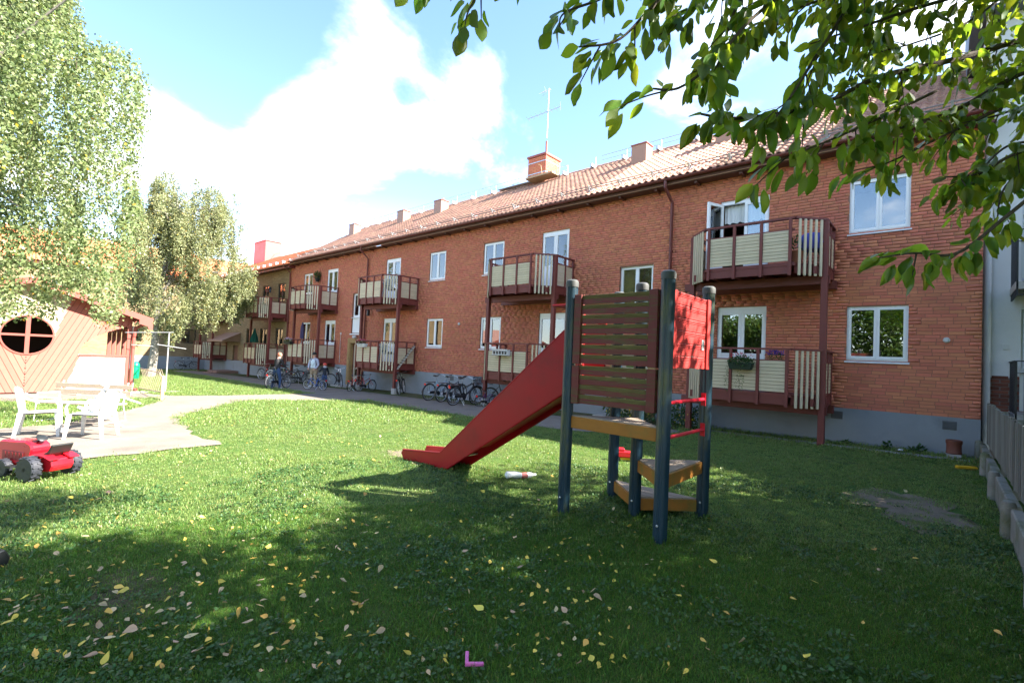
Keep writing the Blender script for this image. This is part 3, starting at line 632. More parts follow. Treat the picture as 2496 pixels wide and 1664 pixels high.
# wall fittings
for (x, z) in ((-15.33, 2.98), (-.02, 2.46)): MB().lathe([(.055, 0), (.06, .03), (.035, .06)], (x, FY-.01, z), 14, mtx=Matrix.Rotation(rad(90), 3, 'X')).build('wall_vent', PLASTICW, RB, smooth=True)
m = MB().tube([(-24.95, FY-.04, 2.55), (-24.95, FY-.04, .95)], .012, 5); m.box(-24.99, -24.91, FY-.06, FY-.011, 2.50, 2.62); m.build('wall_cable', PLASTICW, RB)
for (x, z) in ((-22.05, 4.2-.55), ): 
    m = MB().lathe([(.02, -.2), (.085, -.17), (.085, .08), (.11, .09), (.03, .17)], (x, FY-.2, z), 8); m.tube([(x, FY-.2, z+.15), (x, FY-.2, z+.26), (x, FY-.01, z+.26)], .012, 5); m.build('wall_lantern', BLACKM, RB)
# ================================================================== YELLOW BRICK BUILDING (row + wing)
def brickmat(name, c1, c2, mo, sc=1.0, axis='XZ'):
    m = bpy.data.materials.new(name); m.use_nodes = True; t = m.node_tree; t.nodes.clear(); lk = t.links.new
    o = N(t, 'ShaderNodeOutputMaterial'); b = N(t, 'ShaderNodeBsdfPrincipled', ins={'Roughness': .9, 'Specular IOR Level': .2}); geo = N(t, 'ShaderNodeNewGeometry'); s = N(t, 'ShaderNodeSeparateXYZ'); lk(geo.outputs['Position'], s.inputs[0])
    c = N(t, 'ShaderNodeCombineXYZ'); lk(s.outputs[0 if axis == 'XZ' else 1], c.inputs[0]); lk(s.outputs[2], c.inputs[1])
    br = N(t, 'ShaderNodeTexBrick', ins={'Color1': (*c1, 1), 'Color2': (*c2, 1), 'Mortar': (*mo, 1), 'Scale': 1.0, 'Mortar Size': .006, 'Brick Width': .26, 'Row Height': .075, 'Bias': 0.0}); lk(c.outputs[0], br.inputs['Vector'])
    n = N(t, 'ShaderNodeTexNoise', ins={'Scale': 1.1, 'Detail': 5.0}); lk(geo.outputs['Position'], n.inputs['Vector'])
    hs = N(t, 'ShaderNodeHueSaturation'); lk(br.outputs['Color'], hs.inputs['Color']); lk(M(t, 'MULTIPLY_ADD', n.outputs['Fac'], .5, .75), hs.inputs['Value']); lk(hs.outputs[0], b.inputs['Base Color'])
    bp = N(t, 'ShaderNodeBump', ins={'Strength': .5, 'Distance': .008}); lk(M(t, 'SUBTRACT', 1.0, br.outputs['Fac']), bp.inputs['Height']); lk(bp.outputs[0], b.inputs['Normal']); lk(b.outputs[0], o.inputs[0]); MATS[name] = m; return m
YBX = brickmat('yellow_brickwork_x', (.31, .215, .115), (.23, .155, .08), (.20, .16, .115)); YBY = brickmat('yellow_brickwork_y', (.31, .215, .115), (.23, .155, .08), (.20, .16, .115), axis='YZ')
YE = thing('yellow_brick_building', 'yellow brick apartment block with bright orange tile roof, joined to the red brick one', 'building', (-40, FY, gz(-40)))
YX0, YX1, WX = -47.5, BX0-.005, -47.5; dz = -.33
YW = [(-36.10, -35.00), (-33.60, -32.42), (-38.62, -37.48)]
OPS = []
for a, b in YW: OPS += [(a, b, 4.62, 5.89), (a, b, 1.65, 2.91)]
OPS += [(-41.25, -40.2, 3.30, 4.63), (-41.15, -40.1, -.5, 1.65)]
m = MB(); cells(m, YX0, YX1, .50, 6.85, OPS, lambda a, b: (a, FY, b))
for (x0, x1, z0, z1) in OPS:
    m.add([(x0, FY, z0), (x0, FY+.3, z0), (x0, FY+.3, z1), (x0, FY, z1)], [(0, 1, 2, 3)]); m.add([(x1, FY, z0), (x1, FY+.3, z0), (x1, FY+.3, z1), (x1, FY, z1)], [(0, 1, 2, 3)]); m.add([(x0, FY, z1), (x1, FY, z1), (x1, FY+.3, z1), (x0, FY+.3, z1)], [(0, 1, 2, 3)]); m.add([(x0, FY, z0), (x1, FY, z0), (x1, FY+.3, z0), (x0, FY+.3, z0)], [(0, 1, 2, 3)])
m.box(YX0, YX1, FY+2.3, FY+2.4, -.9, 6.85); m.build('wall', YBX, YE)
WOPS = [(12.0, 13.0, 1.62, 2.78), (8.2, 9.3, 1.62, 2.78), (8.2, 9.3, 4.55, 5.75), (12.0, 13.0, 4.55, 5.75), (3.9, 5.0, 4.55, 5.75), (3.9, 5.0, 1.62, 2.78), (0, 1.1, 4.55, 5.75), (0, 1.1, 1.62, 2.78), (-4.2, -3.1, 4.55, 5.75), (-4.2, -3.1, 1.62, 2.78)]
m = MB(); cells(m, -14, FY, .50, 6.85, WOPS, lambda a, b: (WX, a, b)); m.add([(WX, -14, -.8), (WX-9, -14, -.8), (WX-9, -14, 6.85), (WX, -14, 6.85)], [(0, 1, 2, 3)]); m.box(WX-2.5, WX-2.4, -14, FY+4, -.9, 6.85); m.build('wing_wall', YBY, YE)
m = MB(); m.add([(YX0, FY-.03, -1.2), (YX1, FY-.03, -1.2), (YX1, FY-.03, .50), (YX0, FY-.03, .50)], [(0, 1, 2, 3)]); m.add([(YX0, FY-.03, .50), (YX1, FY-.03, .50), (YX1, FY+.02, .5), (YX0, FY+.02, .5)], [(0, 1, 2, 3)]); m.add([(WX+.03, -14, -1.2), (WX+.03, FY-.03, -1.2), (WX+.03, FY-.03, .5), (WX+.03, -14, .5)], [(0, 1, 2, 3)]); m.add([(WX+.03, -14, .5), (WX+.03, FY-.03, .5), (WX-.02, FY-.03, .5), (WX-.02, -14, .5)], [(0, 1, 2, 3)]); m.build('plinth', PLINTH, YE)
for i, (a, b) in enumerate(YW): window(YE, a, b, 4.62, 5.89, FY, DARKWOOD, GLASS2, curtain=(0, 1, 0)[i], sill=False, rec=.08); window(YE, a, b, 1.65, 2.91, FY, DARKWOOD, GLASS2, curtain=(0, 1, 1)[i], sill=False, rec=.08)
window(YE, -41.25, -40.2, 3.30, 4.63, FY, DARKWOOD, GLASS2, sill=False, rec=.1)
MB().box(-41.1, -40.15, FY+.10, FY+.16, -.45, 1.62).build('entrance_door', mat('brown_door', (.14, .06, .04), .5), YE)
m = MB(); m.add([(-43.0, FY-1.25, 1.95), (-39.7, FY-1.25, 1.95), (-39.7, FY, 2.60), (-43.0, FY, 2.60), (-43.0, FY-1.25, 1.87), (-39.7, FY-1.25, 1.87), (-39.7, FY, 2.50), (-43.0, FY, 2.50)], [(0, 1, 2, 3), (4, 7, 6, 5), (0, 4, 5, 1), (1, 5, 6, 2), (0, 3, 7, 4)]); m.add([(-39.72, FY-1.2, 1.9), (-39.72, FY, 1.9), (-39.72, FY, 2.5)], [(0, 1, 2)]); m.build('porch_roof', mat('faded_red_sheet', (.32, .19, .13), .6), YE)
m = MB().box(-41.6, -39.6, FY-1.5, FY-.05, -.7, -.28); m.box(-41.4, -39.6, FY-1.9, FY-1.5, -.7, -.42); m.tube([(-39.55, FY-1.8, -.5), (-39.55, FY-1.8, .45), (-39.55, FY-.1, .55)], .02, 6); m.build('entrance_steps', mat('red_concrete', (.22, .13, .10), .85), YE)
for (a, b, c, d) in WOPS:                                           # wing windows (facing +X)
    f = MB(); 
    for y0, y1, z0, z1 in ((a, a+.06, c, d), (b-.06, b, c, d), (a+.06, b-.06, c, c+.06), (a+.06, b-.06, d-.06, d), ((a+b)/2-.05, (a+b)/2+.05, c+.06, d-.06)): f.box(WX-.12, WX-.04, y0, y1, z0, z1)
    wd = f.build('window', DARKWOOD, YE, at=(WX, (a+b)/2, c)); MB().box(WX-.085, WX-.08, a+.05, b-.05, c+.05, d-.05).build('pane', GLASS2, wd); MB().box(WX-.17, WX-.165, a+.02, b-.02, c, d).build('curtain', CURTAIN, wd)
    MB().box(WX-.42, WX-.4, a-.2, b+.2, c-.2, d+.2).build('room_interior', ROOM, wd)
# roofs of the yellow block
YEZ, YRZ = 6.90, 9.75; YES = Vector((0, RY-EY, YRZ-YEZ)); yl = YES.length; YES = YES/yl
m = MB(); m.add([(-52, EY+.05, YEZ), (-31.05, EY+.05, YEZ), (-31.05, RY, YRZ-.03), (-52, RY, YRZ-.03), (-31.05, 23.9, YEZ), (-52, 23.9, YEZ)], [(0, 1, 2, 3), (3, 2, 4, 5)]); YR = m.build('roof', TILE_O, YE)
tiled('roof_tiles', Vector((-47.0, EY-.03, YEZ+.01)), Vector((1, 0, 0)), YES, 15.9, yl-.1, TILE_O, YR)
WES = Vector((-5.2, 0, 2.9)); wl = WES.length; WES = WES/wl
m = MB(); m.add([(WX+.45, -14.3, YEZ), (WX+.45, 14, YEZ), (WX-4.75, 18.5, YRZ), (WX-4.75, -14.3, YRZ), (WX-10, -14.3, YEZ), (WX-10, 18.5, YEZ)], [(0, 1, 2, 3), (3, 2, 5, 4)]); WR = m.build('wing_roof', TILE_O, YE)
tiled('roof_tiles', Vector((WX+.5, -14.2, YEZ+.03)), Vector((0, 1, 0)), WES, 28.0, wl-.1, TILE_O, WR)
m = MB().box(-47, -31.1, EY+.03, FY, YEZ-.18, YEZ-.03); m.box(WX-.02, WX+.42, -14.2, FY, YEZ-.18, YEZ-.03); m.build('eaves_boarding', RUSTRED, YR)
gutter(-46.9, -31.1, EY-.05, YEZ-.0, YR)
xx = -46.5
while xx < -31.3:
    q = Vector((xx, EY, YEZ))+YES*.45; b = MB().box(q.x-.03, q.x+.03, q.y-.05, q.y+.12, q.z, q.z+.26); b.build('snow_guard_bracket', GALV, YR); xx += 1.05
m = MB().tube([(-47, EY+.40, YEZ+.45), (-31.2, EY+.40, YEZ+.45)], .014, 5); m.tube([(-47, RY-.2, YRZ+.30), (-31.2, RY-.2, YRZ+.30)], .014, 5); m.build('snow_guard_rail', GALV, YR)
m = MB().box(-48.6, -46.0, 17.6, 19.0, YRZ-1.2, YRZ+1.45); m.box(-49.4, -48.605, 17.9, 18.8, YRZ-1.2, YRZ+.7); m.box(-48.66, -45.94, 17.54, 19.06, YRZ+1.45, YRZ+1.52); m.build('chimney', mat('red_sheet_chimney', (.50, .105, .085), .5, .05, 2), YR)
for cx, zr, lv in ((-33.44, 4.785, 1), (-33.44, 1.835, 0), (-43.9, 1.835, 0), (-43.9, 4.785, 1)): balcony(YE, cx, zr, FY, lv, False, foot=False)
m = MB().lathe([(.02, -.2), (.09, -.17), (.09, .05), (.14, .06), (.03, .17)], (-34.35, FY-.2, 5.52), 8); m.tube([(-34.35, FY-.2, 5.65), (-34.35, FY, 5.7)], .015, 5); m.build('wall_lantern', BLACKM, YE)

# ================================================================== WHITE BUILDING ON THE RIGHT
WB = thing('white_rendered_building', 'white rendered block with black balcony bars beyond the wooden fence', 'building', (6, 15, gz(6)))
WY, WB0, WB1, WBH = 14.12, .535, 15.0, 9.3
wops = [(1.1, 2.4, 1.1, 3.1), (1.1, 2.4, 3.6, 5.7), (5.5, 6.7, 2.7, 3.95), (5.5, 6.7, 5.6, 6.85), (8.5, 9.7, 2.7, 3.95), (8.5, 9.7, 5.6, 6.85)]
m = MB(); cells(m, WB0, WB1, 1.72, WBH, wops, lambda a, b: (a, WY, b))
m.add([(WB0, WY, -.3), (WB0, 25, -.3), (WB0, 25, WBH), (WB0, WY, WBH)], [(0, 1, 2, 3)]); m.add([(WB1, WY, -.3), (WB1, 25, -.3), (WB1, 25, WBH), (WB1, WY, WBH)], [(0, 1, 2, 3)]); m.box(WB0, WB1, 24.9, 25, -.3, WBH)
m.box(WB0, WB1, WY+2.5, WY+2.6, 0, WBH); m.build('wall', RENDER, WB)
m = MB().box(WB0+.01, WB1, WY-.0, WY+.02, -.3, 1.712); bs = m.build('brick_base', mat('dark_mortar', (.20, .17, .15), .95), WB)
dbr = mat('dark_red_brick', (.16, .055, .035), .85, .15, 8, .3, 120, .2, tint=.3); bme2 = MB().box(-.12, .12, -.012, .01, -.031, .031).mesh('brick', dbr, bevel=.003)
for k in range(24):
    for j in range(13):
        x = WB0+.14+j*.26+(.13 if k % 2 else 0)
        if k*.075+.05 > .5 and x < 3.2: inst('brick', bme2, bs, (x, WY-.001, .0+k*.075))
for a, b, c, d in wops: window(WB, a, b, c, d, WY, WHITE, GLASS, curtain=0, sill=False, rec=.07)
m = MB().box(WB0-.25, WB1, WY-.35, WY+.0, WBH, WBH+.12); m.box(WB0-.25, WB1, WY-.1, 25.2, WBH+.12, WBH+.18)
m.add([(WB0-.25, WY-.35, WBH+.12), (WB1, WY-.35, WBH+.12), (WB1, 19.5, WBH+2.6), (WB0-.25, 19.5, WBH+2.6), (WB0-.25, 25.2, WBH+.12), (WB1, 25.2, WBH+.12)], [(0, 1, 2, 3), (3, 2, 5, 4), (0, 3, 4)]); m.build('roof', mat('grey_sheet_roof', (.10, .11, .125), .5), WB)
m = MB().tube([(.60, WY-.10, WBH-.1), (.60, WY-.10, .15)], .062, 12); m.build('downpipe', mat('pale_grey_pipe', (.50, .50, .49), .5), WB, smooth=True)
m = MB().box(.84, .93, WY-.03, WY-.001, 2.30, 2.40); m.build('wall_switch_box', PLASTICW, WB)
for zf in (.92, 3.38):
    m = MB().box(.93, 3.6, WY-1.15, WY-.005, zf, zf+.14); bb = m.build('balcony', CONC, WB, at=(2.4, WY-.6, zf))
    r = MB(); r.beam((.95, WY-1.12, zf+1.12), (3.57, WY-1.12, zf+1.12), .045, .02); r.beam((.95, WY-1.12, zf+1.12), (.95, WY, zf+1.12), .045, .02); r.beam((.95, WY-1.12, zf-.1), (3.57, WY-1.12, zf-.1), .03, .02); r.beam((.95, WY-1.12, zf+.9), (3.57, WY-1.12, zf+.9), .03, .012); r.build('handrail', BLACKM, bb)
    for k in range(23): MB().box(.94+k*.115, .968+k*.115, WY-1.15, WY-1.125, zf-.12, zf+1.11).build('railing_bar', BLACKM, bb)
    for k in range(8): MB().box(.938, .963, WY-1.0+k*.125, WY-.975+k*.125, zf-.12, zf+1.11).build('railing_bar', BLACKM, bb)
    MB().box(1.0, 3.52, WY-1.10, WY-1.095, zf+.2, zf+.98).build('screen', PLASTICW, bb)

# ================================================================== FENCE AND LOW WALL
FM = mat('weathered_grey_boards', (.185, .180, .155), .9, .22, 5, .3, 60, .15, streak=(22, 22, .7), tint=.28, col2=(.12, .125, .085), c2amt=.4, c2scale=2)
FX = .52
FE = thing('board_fence', 'weathered grey vertical board fence standing on a low concrete wall', 'fence', (FX, 10, gz(0)))
fb = MB().box(-.011, .011, -.058, .058, 0, .80).mesh('fence_board', FM, bevel=.004); y = 3.2; i = 0
while y < 13.72:
    o = inst('fence_board', fb, FE, (FX+.10+(.0 if i % 2 else .016), y, .40+rng.uniform(-.012, .012))); o.scale.z = 1+rng.uniform(-.012, .02); y += .113; i += 1
for z in (.55, 1.05): MB().box(FX+.13, FX+.17, 3.1, 13.75, z, z+.09).build('fence_rail', FM, FE)
yy = 3.4
while yy < 13.7: MB().box(FX+.17, FX+.26, yy, yy+.09, .0, 1.15).build('fence_post', FM, FE); yy += 2.06
CW = thing('low_concrete_wall', 'low mossy concrete wall with short posts under the board fence', 'wall', (FX, 10, gz(0)))
WC = mat('mossy_concrete', (.235, .225, .19), .95, .2, 6, .5, 60, .15, col2=(.13, .14, .075), c2amt=.47, c2scale=2.5)
y0 = 3.0
while y0 < 13.7:
    y1 = min(y0+2.12, 13.76); MB().box(FX-.02, FX+.075, y0+.05, y1-.05, -.15, .385+rng.uniform(-.008, .008)).build('wall_panel', WC, CW, bevel=.012); p_ = MB().lathe([(.07, -.2), (.062, .40), (.05, .44), (.02, .455)], (FX-.03, y0, 0), 10); p_.build('wall_post', WC, CW, smooth=True); y0 += 2.12

# ================================================================== SHED
SX = -22.7; SG = gz(SX); SYC = 1.38
SH = thing('garden_pavilion', 'red and cream garden pavilion with round cross window and open arched side', 'shed', (SX, SYC, SG))
SRED = mat('faded_falu_red_paint', (.36, .118, .088), .75, .08, 5, .15, 60, .2, tint=.10)
SCRM = mat('cream_white_paint', (.52, .43, .29), .7, .05, 5, 0, 60, .2)
SRED2 = mat('red_trim_paint', (.28, .070, .052), .6, .08, 5)
SWT = mat('white_board_paint', (.50, .47, .42), .7, .04, 5)
# gable outline in (Y,Z): apex at (SYC,3.60), eaves at Y=+-; symmetric about SYC
AZ = 3.52; slope = (AZ-2.50)/(4.45-SYC); YR1 = 4.07; YL1 = 2*SYC-YR1
def roofz(y): return AZ-abs(y-SYC)*slope
CR = .645; CCZ = 1.71
def diag_boards():
    # V-shaped board cladding: rows of slanted boards either side of the centre line, clipped by circle, arch and roof
    bw = .155; ang = math.atan2(1.55, .72)      # steep boards
    res = []
    return res
# wall sheet built as a fine grid mask: each slanted board is one mesh made from small quads along its length
def in_wall(y, z, side):
    if z < SG+.05 or z > roofz(y)-.03: return 0
    if (y-SYC)**2+(z-CCZ)**2 < CR**2: return 0
    yy = abs(y-SYC)
    if yy > YR1-SYC: return 0
    # arch opening on the outer part, sill at 1.06
    a0, z0_ = 1.30, 1.06
    if z > z0_ and yy > a0:
        t_ = (yy-a0)/(2.62-a0); arch = z0_ + (2.17-z0_)*min(1, max(0, t_))**.42
        if z < arch: return 0
    # slanted edge of the red V: below the line the white panel
    lim = SYCE(z)
    if yy > lim and z < 1.06: return 2      # white panel
    # cream field round the window, bounded by the line from (2.03,1.70) to (2.41,3.04)
    if z > CCZ and yy < .65+(z-1.70)*.284+.0: return 3
    return 1
def SYCE(z): return 1.05+(z-0.0)*.27
sn = Vector((1, 0, 0))
for side in (1, -1):
    bd = Vector((0, side*.40, .917)).normalized(); step = .15/abs(bd.z)
    k = -32
    while k < 40:
        y_at0 = k*step                           # board runs from (y_at0, z=0) along bd
        boards = {1: [MB()], 3: [MB()]}; last = {1: None, 3: None}
        nseg = 150; ds = .03
        for e in range(-5, nseg):
            zc = SG+(e+.5)*ds; cells_ = 4; wv = step/cells_
            for q in range(cells_):
                ya = y_at0+(zc-0)*.40/.917+q*wv+.006*(q == 0); yb = y_at0+(zc)*.40/.917+(q+1)*wv-.006*(q == cells_-1)
                if yb <= 0.0 and True: continue
                ym = (ya+yb)/2
                if ym < 0: continue
                typ = in_wall(SYC+side*ym, zc, side)
                if typ == 1 or typ == 3:
                    zA, zB = zc-ds/2, zc+ds/2; sh_ = ds/2*.40/.917; off = 0.0
                    def P_(y_, z_): return (SX, SYC+side*max(0.0, y_), z_)
                    if last[typ] is not None and e-last[typ] > 1: boards[typ].append(MB())
                    last[typ] = e; boards[typ][-1].add([P_(ya-sh_, zA), P_(yb-sh_, zA), P_(yb+sh_, zB), P_(ya+sh_, zB)], [(0, 1, 2, 3)], 0, 0)
        for typ, bmx in [(a_, b_) for a_, l_ in boards.items() for b_ in l_]:
            if bmx.f:
                bmx.build('cladding_board' if typ == 1 else 'cream_board', SRED if typ == 1 else SCRM, SH)
        k += 1
m = MB()   # dark backing behind board joints, same outline coarse
ns = 90
for e in range(0, 125):
    zc = SG+(e+.5)*.03; run = None
    for q in range(-100, 101):
        y = SYC+q*.03; ok = in_wall(y, zc, 1) in (1, 3) and q < 100
        if ok and run is None: run = y-.015
        if not ok and run is not None: m.add([(SX-.02, run, zc-.015), (SX-.02, y-.015, zc-.015), (SX-.02, y-.015, zc+.015), (SX-.02, run, zc+.015)], [(0, 1, 2, 3)]); run = None
m.build('wall_backing', mat('dark_red_gap', (.10, .03, .025), .9), SH)
for side in (1, -1):
    w_ = MB(); y0_, y1_ = SYCE(SG+.05), YR1-SYC
    w_.add([(SX-.008, SYC+side*(1.0+SG*.27), SG+.03), (SX-.008, SYC+side*y1_, SG+.03), (SX-.008, SYC+side*y1_, 1.06), (SX-.008, SYC+side*SYCE(1.06), 1.06)], [(0, 1, 2, 3)])
    w_.build('white_panel', SWT, SH); MB().box(SX-.04, SX+.03, min(SYC+side*1.32, SYC+side*y1_), max(SYC+side*1.32, SYC+side*y1_), 1.06, 1.12).build('sill_board', SRED2, SH)
    MB().box(SX-.10, SX+.02, SYC+side*y1_-.06, SYC+side*y1_+.06, SG-.05, roofz(SYC+side*y1_)-.05).build('corner_post', SRED2, SH)
    # side wall of posts (open gallery) running back
    for kx in range(4):
        xx_ = SX-.9-kx*.95; MB().box(xx_-.06, xx_+.06, SYC+side*y1_-.06, SYC+side*y1_+.06, SG, 2.2).build('gallery_post', SRED2, SH)
        for dd in (-1, 1): MB().beam((xx_, SYC+side*y1_, 1.78), (xx_+dd*.36, SYC+side*y1_, 2.14), .07, .07).build('brace', SRED2, SH)
    MB().box(SX-4.6, SX-.11, SYC+side*y1_-.05, SYC+side*y1_+.05, 2.2, 2.32).build('wall_plate', SRED2, SH)
    MB().box(SX-4.6, SX-.11, SYC+side*y1_-.02, SYC+side*y1_+.02, SG, 1.0).build('gallery_boarding', SWT, SH)
    # roof slope
    r = MB(); ye = SYC+side*(4.62-SYC+.0); ze = roofz(ye)
    pa = [(SX+.42, SYC, AZ+.10), (SX-5.2, SYC, AZ+.10), (SX-5.2, ye, ze+.10), (SX+.42, ye, ze+.10)]; pb = [(x, y, z-.06) for x, y, z in pa]
    r.add(pa+pb, [(0, 1, 2, 3), (4, 7, 6, 5), (0, 4, 5, 1), (1, 5, 6, 2), (2, 6, 7, 3), (3, 7, 4, 0)]); r.build('roof_slope', mat('pale_roof_felt', (.52, .28, .22), .85, .08, 4), SH)
    MB().beam((SX+.40, SYC, AZ+.0), (SX+.40, ye+side*.05, ze-.015), .05, .20, up=(0, 0, 1)).build('bargeboard', SRED2, SH)
    e = MB(); e.prism([(0, 0), (.42, -.14), (.42, -.36), (.30, -.36), (.26, -.24), (0, -.16)], (SX+.37, ye-side*.36, ze+.02), (0, side, 0), (0, 0, 1), (1, 0, 0), .06); e.build('rafter_tail', SRED2, SH)
    for kx in range(6): MB().beam((SX-.2-kx*.9, SYC+side*(y1_-.1), roofz(SYC+side*(y1_-.1))+.0), (SX-.2-kx*.9, ye, ze+.0), .06, .10).build('rafter', SRED2, SH)
    if side == 1:
        d = MB(); d.tube([(SX+.25, ye+.0, ze-.02), (SX+.20, ye-.15, ze-.14), (SX+.08, YR1+.16, ze-.30), (SX+.06, YR1+.12, 1.75), (SX+.06, YR1+.12, SG+.30), (SX+.08, YR1+.16, SG+.14), (SX+.2, YR1+.28, SG+.10)], .06, 10); d.build('downpipe', SRED2, SH, smooth=True)
        MB().lathe([(.28, 0), (.24, .06), (.05, .07)], (SX+.3, YR1+.3, SG-.02), 14).build('splash_stone', CONC, SH)
# round window: frame ring, cross bars, dark interior
ring = MB(); nseg = 40
for i in range(nseg):
    a0, a1 = 2*math.pi*i/nseg, 2*math.pi*(i+1)/nseg; vv = []
    for x in (SX-.06, SX+.022):
        for a in (a0, a1):
            for r_ in (CR-.03, CR+.018): vv.append((x, SYC+r_*math.cos(a), CCZ+r_*math.sin(a)))
    ring.add(vv, [(4, 5, 7, 6), (0, 2, 3, 1), (0, 4, 6, 2), (1, 3, 7, 5)])
rw = ring.build('round_window', SRED2, SH); MB().box(SX-.03, SX+.03, SYC-.055, SYC+.055, CCZ-CR, CCZ+CR).build('window_bar', SRED2, rw); MB().box(SX-.028, SX+.02, SYC-CR, SYC+CR, CCZ-.035, CCZ+.035).build('window_bar', SRED2, rw)
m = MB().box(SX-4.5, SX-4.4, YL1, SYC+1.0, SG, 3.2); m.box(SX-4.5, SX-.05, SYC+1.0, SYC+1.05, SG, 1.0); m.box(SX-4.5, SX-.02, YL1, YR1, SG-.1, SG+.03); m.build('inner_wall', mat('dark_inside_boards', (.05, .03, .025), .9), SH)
# ================================================================== TREES
BIRCHBARK = mat('birch_bark', (.26, .235, .20), .85, .1, 4, .3, 40, .2, col2=(.06, .05, .045), c2amt=.42, c2scale=3, streak=(3, 3, 9))
BARK = mat('cherry_bark', (.075, .058, .045), .9, .2, 9, .5, 50, .2, streak=(6, 6, 2))
TWIG = mat('twig_bark', (.085, .06, .042), .8, .15, 9)
BLEAF = leafmat('birch_leaf', (.185, .230, .098), (.23, .30, .09), .45, .45, .38, .05, (.42, .30, .04), .012)
BLEAF2 = leafmat('birch_leaf_olive', (.225, .240, .115), (.26, .29, .10), .45, .42, .36, .05, (.30, .22, .05), .03)
CLEAF = leafmat('cherry_leaf', (.052, .120, .020), (.42, .56, .03), .36, .38, .43, .05)
def tapered(m, pts, r0, r1, n=8):
    k = len(pts); m.tube(pts, [r0+(r1-r0)*(i/(k-1))**.8 for i in range(k)], n)
def leaf_cloud(C, D, ln, wd, tint, fold=False):
    n = len(C); rnd = rng.normal(size=(n, 3)); S = np.cross(D, rnd); S /= np.linalg.norm(S, axis=1, keepdims=True)+1e-9
    ln = ln[:, None]; wd = wd[:, None]
    V = np.empty((n, 4, 3)); V[:, 0] = C; V[:, 1] = C+D*ln*.45+S*wd*.5; V[:, 2] = C+D*ln; V[:, 3] = C+D*ln*.45-S*wd*.5
    return V.reshape(-1, 3), np.arange(n*4).reshape(-1, 4)
def birch(name, label, base, height, crown_c, crown_r, poly, nstrand, per, lsize, lm, seed, lo, trunk_r=.16, gaps=()):
    global rng
    keep = rng; rng = np.random.default_rng(seed)
    t = thing(name, label, 'tree', base); bx, by, bz = base
    tr = MB(); pts = [(bx, by, bz-.2)]
    for k in range(1, 8): f = k/7; pts.append((bx+.35*math.sin(k*1.3)*f+(crown_c[0]-bx)*f*.5, by+.3*math.cos(k*1.1)*f+(crown_c[1]-by)*f*.5, bz+height*.9*f))
    tapered(tr, pts, trunk_r, .03); tr.build('trunk', BIRCHBARK, t, smooth=True)
    lim = MB(); C = []; D = []; tips = []; SO = []
    def vis_ok(P):
        P = np.array(P, float); a = P[:1]; ps = np.concatenate([a+(P[-1:]-a)*f for f in (0, .35, .6, .8, 1)]); x, y, z = pixs(ps); inside = (z > 0) & (x > -30) & (x < IW) & (y > -30) & (y < IH); return not np.any(inside & ~inpoly(x/1.0612, y/1.0612, poly))
    for k in range(46):
        f = rng.uniform(.22, .98); i = min(6, int(f*7)); p0 = np.array(pts[i])+(np.array(pts[i+1 if i < 7 else i])-np.array(pts[i]))*(f*7-i)
        u = rng.normal(size=3); u /= np.linalg.norm(u); q = np.array(crown_c)+u*np.array(crown_r)*rng.uniform(.55, 1.0)
        if q[2] < p0[2]-1.0: q[2] = p0[2]+rng.uniform(-.5, 1.2)
        mid = (p0+q)/2+np.array([0, 0, .6]); tips.append((p0, mid, q))
        if vis_ok([p0, mid, q]): tapered(lim, [p0, mid, q], .05, .012, 5)
    lim.build('limbs', BIRCHBARK, t, smooth=True)
    tw = MB()
    for s in range(nstrand):
        # strand start: on limbs or in crown shell, hanging down
        if rng.random() < .45:
            a = tips[rng.integers(len(tips))]; f = rng.uniform(.3, 1.05); p = a[1]+(a[2]-a[1])*max(0, f*2-1) if f > .5 else a[0]+(a[1]-a[0])*f*2; p = np.array(p)+rng.normal(0, .25, 3)
        else:
            u = rng.normal(size=3); u /= np.linalg.norm(u); p = np.array(crown_c)+u*np.array(crown_r)*rng.uniform(.5, 1.0)**.6
        g_ = math.sin(p[0]*2.1+1.3*math.sin(p[2]*1.1))+math.sin(p[1]*2.3+p[2]*.9)+math.sin(p[2]*1.9+p[0])
        if g_ < -.15 and rng.random() < .88: continue
        ln = rng.uniform(.8, 2.4); drift = rng.normal(0, .12, 2)
        n = int(per*ln); f = np.sort(rng.random(n)); pos = p[None, :]+np.stack([drift[0]*f, drift[1]*f, -ln*f+.25*np.sin(f*3)*.4], 1)
        sp = .035+.065*np.sin(np.clip(f, 0, 1)*math.pi)+.02
        pos += rng.normal(size=(n, 3))*sp[:, None]
        SO.append(np.repeat(rng.normal(0, 11, (1, 2)), n, 0)); C.append(pos); d = rng.normal(size=(n, 3))*.8; d[:, 2] -= .75; D.append(d/np.linalg.norm(d, axis=1, keepdims=True))
        if s % 4 == 0 and vis_ok([p, p+np.array([drift[0], drift[1], -ln])]): tw.tube([p, p+np.array([drift[0]*.5, drift[1]*.5, -ln*.5]), p+np.array([drift[0], drift[1], -ln])], [.008, .005, .003], 3)
    tw.build('twigs', TWIG, t)
    C = np.concatenate(C); D = np.concatenate(D); x, y, z = pixs(C); SO = np.concatenate(SO)+rng.normal(0, 4, (len(C), 2)); ok = inpoly(x/1.0612+SO[:, 0], y/1.0612+SO[:, 1], poly) & (C[:, 2] > lo)
    for (gx, gy, gr) in gaps: ok &= ~(((x/1.0612-gx)**2+((y/1.0612-gy))**2 < gr*gr) & (rng.random(len(x)) < .9))
    C, D = C[ok], D[ok]; n = len(C); T = np.clip(rng.random(n), 0, .999)
    V, Q = leaf_cloud(C, D, rng.uniform(.75, 1.25, n)*lsize, rng.uniform(.7, 1.1, n)*lsize*.78, T)
    o = bpy.data.objects.new('crown', fast_mesh('crown', V-np.array(base), Q, lm, T)); COL.objects.link(o); o.parent = t; o['kind'] = 'stuff'
    rng = keep; return n
